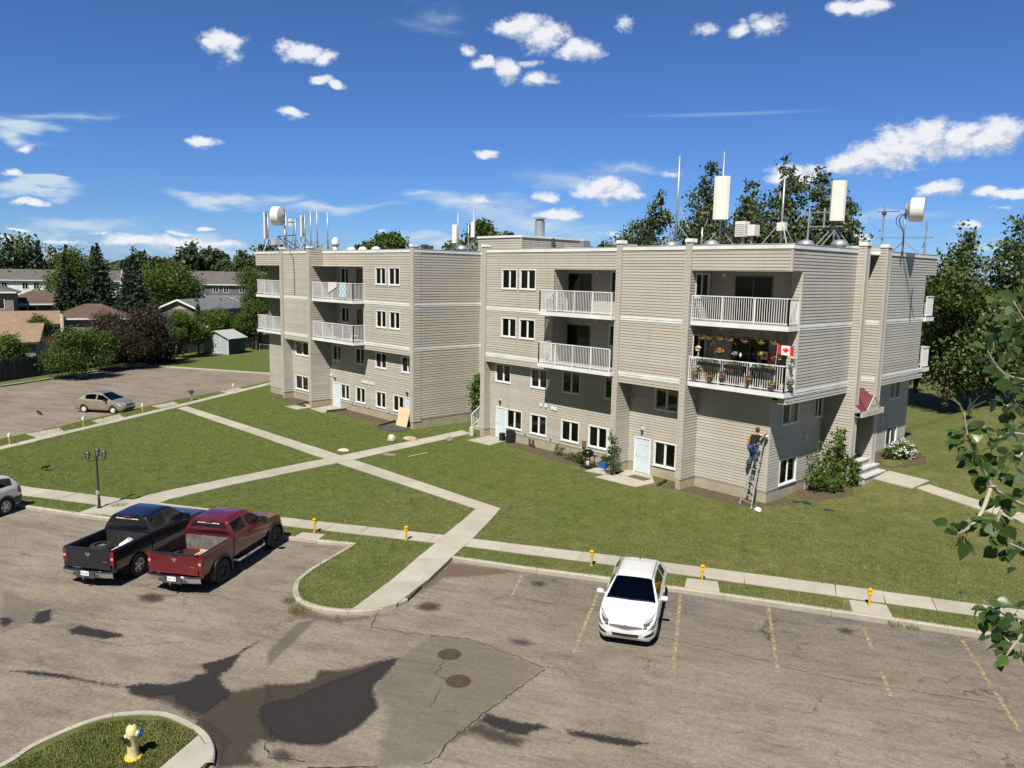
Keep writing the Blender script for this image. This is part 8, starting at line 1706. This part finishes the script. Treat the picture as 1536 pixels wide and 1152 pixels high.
def house(label, cx, cy, ang, L, W_, zb, ze, zr, roof, wall, gable=None, hip=0, wins=(), oh=.45, vents=0, trim=WHITE, name='house', cat='house', door=None, seed=1):
    # ridge runs along local x; the front (towards the rear lot) is local -y
    o = thing(name, label, cat, (0,0,0)); a, b = L/2, W_/2
    def mk(mb, nm, m, p=None): q = mb.build(nm, m, None); q.parent = p or o; return q
    g = MB(); g.box(-a,a,-b,b,zb,ze); w_ = mk(g, 'wall', wall)
    if not hip:
        for sx in (-1,1):
            g = MB(); x = sx*a; g.raw([(x,-b,ze),(x,b,ze),(x,0,zr-.06),(x-.1*sx,-b,ze),(x-.1*sx,b,ze),(x-.1*sx,0,zr-.06)], [(0,1,2),(5,4,3),(0,2,5,3),(1,4,5,2)]); mk(g, 'gable', gable or wall)
    sl = (zr-ze)/b; A, B_ = a+oh, b+oh; zl = ze-sl*oh; g = MB(); th = .14
    if hip:
        t = [(-A,-B_,zl),(A,-B_,zl),(A,B_,zl),(-A,B_,zl),(-a+hip,0,zr),(a-hip,0,zr)]; g.raw(t, [(0,1,5,4),(1,2,5),(2,3,4,5),(3,0,4)]); g.box(-A,A,-B_,B_,zl-th,zl-.002)
    else:
        for s in (-1,1): g.raw([(-A,s*B_,zl),(A,s*B_,zl),(A,0,zr),(-A,0,zr),(-A,s*B_,zl+th),(A,s*B_,zl+th),(A,0,zr+th),(-A,0,zr+th)], [(0,1,2,3),(4,7,6,5),(0,4,5,1),(1,5,6,2),(2,6,7,3),(3,7,4,0)])
    r = mk(g, 'roof', roof)
    g = MB()
    for s in (-1,1):
        g.box(-A,A,s*B_-.04,s*B_+.04,zl-.06,zl+th+.01)
        if not hip:
            for sx in (-1,1): g.bar((sx*(A+.02),s*B_,zl+.06),(sx*(A+.02),0,zr+.06),.06,.22)
    mk(g, 'eave_trim', trim, r); rr = random.Random(seed)
    for k in range(vents):
        x = -a+L*(k+.5)/vents+rr.uniform(-.6,.6); y = -b*rr.uniform(.08,.35); z = zr+sl*y; g = MB(); h = rr.uniform(.35,.7); g.box(x-.18,x+.18,y-.16,y+.16,z-.1,z+h*.7); g.box(x-.24,x+.24,y-.22,y+.22,z+h*.7,z+h*.8); mk(g, 'roof_vent', GALV if k % 3 else DARKST, r)
    for (x, z, ww, hh) in wins:
        g = MB(); t = .09; y = -b-.03
        for q in ((x-ww/2-t,x-ww/2,z-hh/2-t,z+hh/2+t),(x+ww/2,x+ww/2+t,z-hh/2-t,z+hh/2+t),(x-ww/2,x+ww/2,z+hh/2,z+hh/2+t),(x-ww/2,x+ww/2,z-hh/2-t,z-hh/2),(x-.04,x+.04,z-hh/2,z+hh/2)): g.box(q[0],q[1],y-.03,y+.03,q[2],q[3])
        fr = mk(g, 'window', trim); g = MB(); g.box(x-ww/2,x+ww/2,y+.0,y+.02,z-hh/2,z+hh/2); mk(g, 'pane', WINDK, fr)
    if door:
        g = MB(); g.box(door-.45,door+.45,-b-.05,-b-.01,zb,zb+2.05); mk(g, 'door', DARKST)
    o.location = (cx,cy,0); o.rotation_euler.z = math.radians(ang); return o
wp = lambda L, step, z, ww=1.0, hh=1.25, pair=2.2: [(x+s, z, ww, hh) for x in np.arange(-L/2+3, L/2-2, step) for s in (-pair/2, pair/2)]
house('long white two-storey row house with a grey roof at the far left', -212.5, 40, 77, 74, 9, 0, 7.3, 9.5, SH['grey'], WM('white house siding', (.80,.80,.77)), wins=wp(74,6.2,5.9)+wp(74,6.2,2.6,1.4,1.3), vents=26, name='row_house', seed=2)
house('long blue-grey two-storey row house with a grey roof beside the left wing', -176.5, 76, 67.5, 44, 9, 0, 7.2, 9.8, SH['grey'], WM('slate house siding', (.12,.14,.17)), wins=wp(44,5.6,5.9)+wp(44,5.6,2.7,1.4,1.3), vents=18, name='row_house', seed=3)
house('beige two-storey house with a hipped grey roof at the left edge', -131.4, 18.6, 75, 12, 8, 0, 6.9, 8.3, SH['grey'], WM('beige house siding', (.24,.22,.18)), hip=3.5, wins=((4.0,5.2,1.8,1.3),(-2,5.2,1.5,1.2),(3.6,2,1.5,1.2)))
house('bungalow with a hipped red-brown roof in front of the white row houses', -136.5, 28.6, 79, 9.5, 8.5, 0, 5.0, 6.8, SH['brown'], WM('grey-green house siding', (.14,.15,.135)), hip=4, wins=((-1.5,3.8,2.2,1.5),(3,3.9,1.2,1.1)), vents=2)
house('house with tan shingles and a maroon gable behind the nearest roof', -110.5, 17.3, 78, 15, 9, 0, 3.7, 4.9, SH['tan'], WM('maroon house siding', (.09,.018,.025)), vents=3, wins=((2,2.3,1.6,1.2),), trim=WM('dark brown trim', (.05,.03,.025)))
house('nearest house with a light tan shingle roof and grey-green gable wall', -96.0, 12.2, 72, 15.5, 9, 0, 2.95, 4.4, SH['tan'], WM('pale sage house siding', (.22,.24,.22)), vents=1, wins=((5.5,1.5,1.2,.9),), trim=WM('dark brown trim', (.05,.03,.025)))
house('house with a plain brown hipped roof between the tan roof and the plum tree', -112.5, 29.8, 75, 9, 8, 0, 4.1, 5.7, SH['brown'], WM('beige house siding', (.24,.22,.18)), hip=3.6, wins=((1,2.4,1.5,1.2),))
house('small bungalow with a blue-grey roof and white gable trim', -116.8, 46.2, 127, 13, 6, 0, 4.8, 6.0, SH['blue'], WM('grey bungalow siding', (.13,.125,.125)), gable=WM('cream gable siding', (.40,.36,.26)), vents=2, wins=((-4,3.4,1.0,1.2),(2,3.4,1.2,1.1)))
house('bright white garage building with a low roof behind the grey bungalow', -139.5, 60.5, 70, 9, 9, 0, 4.6, 5.6, SH['blue'], WM('bright white wall', (.78,.78,.78)), oh=.3)
house('little dark house with a pale lower wall at the edge of the balconies', -131.0, 64.5, 68, 8, 7, 0, 3.2, 4.4, SH['blue'], WM('bright white wall', (.78,.78,.78)))
house('beige garage half hidden by trees left of the grey shed', -106.5, 42.2, 30, 4.5, 5, 0, 3.0, 3.9, SH['brown'], WM('beige house siding', (.24,.22,.18)))
house('dark brown building standing at the horizon on the far left', -250, 30.0, 82, 16, 12, 0, 9.2, 11.0, SH['brown'], WM('dark brown cladding', (.03,.02,.018)), name='building', cat='building')
# garden shed
SHD = thing('garden_shed', 'grey-blue wooden garden shed with double doors on the back lawn', 'shed', (0,0,0)); SHW = plain('flaking grey-blue boards', (.36,.40,.43), .8, .22, 9); SHG = plain('shaded green shed side', (.035,.055,.05), .8, .15); SHR = plain('pale weathered shingles', (.38,.40,.38), .9, .25, 8)  # shade of the shed's side is put into its dark green colour
def local(mb, nm, m, p): q = mb.build(nm, m, None); q.parent = p; return q
g = MB(); g.box(-1.55,1.55,0,.06,0,1.9); g.raw([(-1.55,0,1.9),(1.55,0,1.9),(0,0,2.65),(-1.55,.06,1.9),(1.55,.06,1.9),(0,.06,2.65)],[(0,1,2),(5,4,3)]); local(g,'front_wall',SHW,SHD); g = MB(); g.box(1.5,1.56,.06,3.3,0,1.9); g.box(-1.56,-1.5,.06,3.3,0,1.9); g.box(-1.5,1.5,3.24,3.3,0,1.9); local(g,'side_wall',SHG,SHD)
g = MB()
for s in (-1,1): g.raw([(s*1.8,-.25,1.8),(s*1.8,3.5,1.8),(0,3.5,2.72),(0,-.25,2.72),(s*1.8,-.25,1.87),(s*1.8,3.5,1.87),(0,3.5,2.79),(0,-.25,2.79)],[(0,1,2,3),(4,7,6,5),(0,4,5,1),(1,5,6,2),(2,6,7,3),(3,7,4,0)])
local(g,'roof',SHR,SHD)
for s in (-1,1):
    g = MB(); x0, x1 = (.03,.85) if s > 0 else (-.85,-.03); g.box(x0,x1,-.03,-.002,.1,1.85); d_ = local(g,'door',SHW,SHD); g = MB()
    for q in ((x0,x0+.09,.1,1.85),(x1-.09,x1,.1,1.85),(x0+.09,x1-.09,.1,.2),(x0+.09,x1-.09,1.75,1.85),(x0+.09,x1-.09,.95,1.05)): g.box(q[0],q[1],-.05,-.03,q[2],q[3])
    local(g,'door_frame',WM('pale blue shed trim',(.50,.55,.60)),d_)
g = MB(); g.box(1.47,1.57,-.02,.08,0,1.9); g.box(-1.57,-1.47,-.02,.08,0,1.9); local(g,'corner_trim',WM('pale blue shed trim',(.50,.55,.60)),SHD); g = MB(); g.box(-.06,.1,-.08,-.05,.95,1.05); local(g,'door_latch',IRON,SHD)
SHD.location = (-95.5,38.95,0); SHD.rotation_euler.z = math.radians(29.5); SHD.scale = (1.2,1,1.05)
# fences
def board_fence(pts, h, label, m, gap=.02, bw=.14, post=2.4, seed=4, z=-.05):
    o = thing('wooden_fence', label, 'fence', (*pts[0],0)); rr = random.Random(seed); g = MB(); pg = []
    for a, b in zip(pts[:-1], pts[1:]):
        A, B = Vector((*a,0)), Vector((*b,0)); L = (B-A).length; d = (B-A)/L; n_ = Vector((d.y,-d.x,0)); k = int(L/(bw+gap))
        for i in range(k): c = A+d*((i+.5)*(bw+gap)); hh = h*rr.uniform(.93,1.03); g.obox(c+Vector((0,0,z+hh/2))+n_*.03, d*bw/2, n_*.012, Vector((rr.uniform(-.02,.02),0,hh/2)))
        for zz in (.4,h-.35): g.bar(A+Vector((0,0,zz)), B+Vector((0,0,zz)), .04, .09)
        for i in range(int(L/post)+1): pg.append(A+d*min(L,i*post)-n_*.05)
    g.build('board_panel', m, o)
    for p in pg: q = MB(); q.box(p.x-.05,p.x+.05,p.y-.05,p.y+.05,-.2,h+.1); q.build('post', m, o)
def m_fence():
    t = NT('weathered dark fence boards'); r = t.n('ShaderNodeNewGeometry').outputs['Random Per Island']; t.base(t.mix(.6, t.ramp(r, [(0,(.030,.032,.038)),(.75,(.060,.060,.066)),(.93,(.09,.09,.095)),(1,(.22,.21,.20))]), t.ramp(t.noise(1.1,4), [(.4,(.03,.022,.018)),(.6,(.05,.05,.055))]))); return t.set(Roughness=.9)
FB = m_fence()
board_fence([(-77,5),(-80.6,10.4),(-83.4,14.6),(-86.6,19.4),(-92.4,27.4),(-94.4,30.6)], 2.0, 'dark weathered board fence along the back of the rear lot', FB); board_fence([(-94.4,30.6),(-98.6,36.2),(-99.6,40.5)], 1.9, 'dark board fence running behind the bushes to the grey shed', FB, seed=6)
board_fence([(-102,44.5),(-93,54),(-84,62)], 2.0, 'dark board fence behind the grey shed and the chain-link fence', FB, seed=8)
o = thing('chain_link_fence', 'low galvanised chain-link fence right of the grey shed', 'fence', (-92.5,43.5,0)); a, b = Vector((-93.2,43.6,0)), Vector((-82,49.7,0)); g = MB(); d = (b-a).normalized(); L = (b-a).length; g.bar(a+Vector((0,0,1.2)), b+Vector((0,0,1.2)), .05)
k = 0
while k*.22 < L: p = a+d*k*.22; g.bar(p, p+d*1.15+Vector((0,0,1.15)), .008); g.bar(p+d*1.15, p+Vector((0,0,1.15)), .008); k += 1
g.build('mesh', GALV, o)
for i in range(5): p = a+d*L*i/4; q = MB(); q.tube([p, p+Vector((0,0,1.3))], .035, 8); q.build('post', GALV, o)
o = thing('street_lamp', 'curved grey street lamp standing behind the blue-grey bungalow', 'street lamp', (-149,58.4,0)); g = MB(); g.tube(smooth_pts([(-149,58.4,0),(-149,58.4,5.5),(-149.05,58.1,7.6),(-149.3,57.4,8.6),(-149.6,56.6,8.85),(-149.9,55.6,8.9)]), .09, 8); g.build('pole', GALV, o, True); g = MB(); g.obox((-150.0,55.3,8.88),(.1,.4,0),(.12,-.03,0),(0,0,.07)); g.build('lamp_head', GREYC, o)
o = thing('utility_pole', 'short grey wooden pole standing at the end of the nearest tan roof', 'pole', (-90.2,20.9,0)); g = MB(); g.tube([(-90.2,20.9,0),(-90.2,20.9,5.7)], [.2,.17], 10); g.build('pole', WALNUT, o, True); g = MB(); g.lathe([(.19,5.7),(.19,5.78),(.0,5.8)], (-90.2,20.9,0), 10); g.build('cap', DARKST, o)
for (x, y, lb) in ((-93.9,32.2,'left one of three pale posts leaning on the dark fence left of the shed'),(-94.6,33.3,'middle one of three pale posts leaning on the dark fence left of the shed'),(-95.2,34.2,'right one of three pale posts leaning on the dark fence left of the shed')):
    g = MB(); g.bar((x,y-.3,0),(x-.25,y+.1,1.95),.12); tag(g.build('post', WALNUT, None), lb, 'post', 'pale posts leaning on the fence')
# lane behind the right-hand trees
walls_top('road', [(-60,118),(-22,99),(20,78),(40,66),(44,72),(24,86),(-18,107),(-56,126)], -.3, .78, plain('grey lane asphalt', (.21,.19,.17), .9, .15, 1))
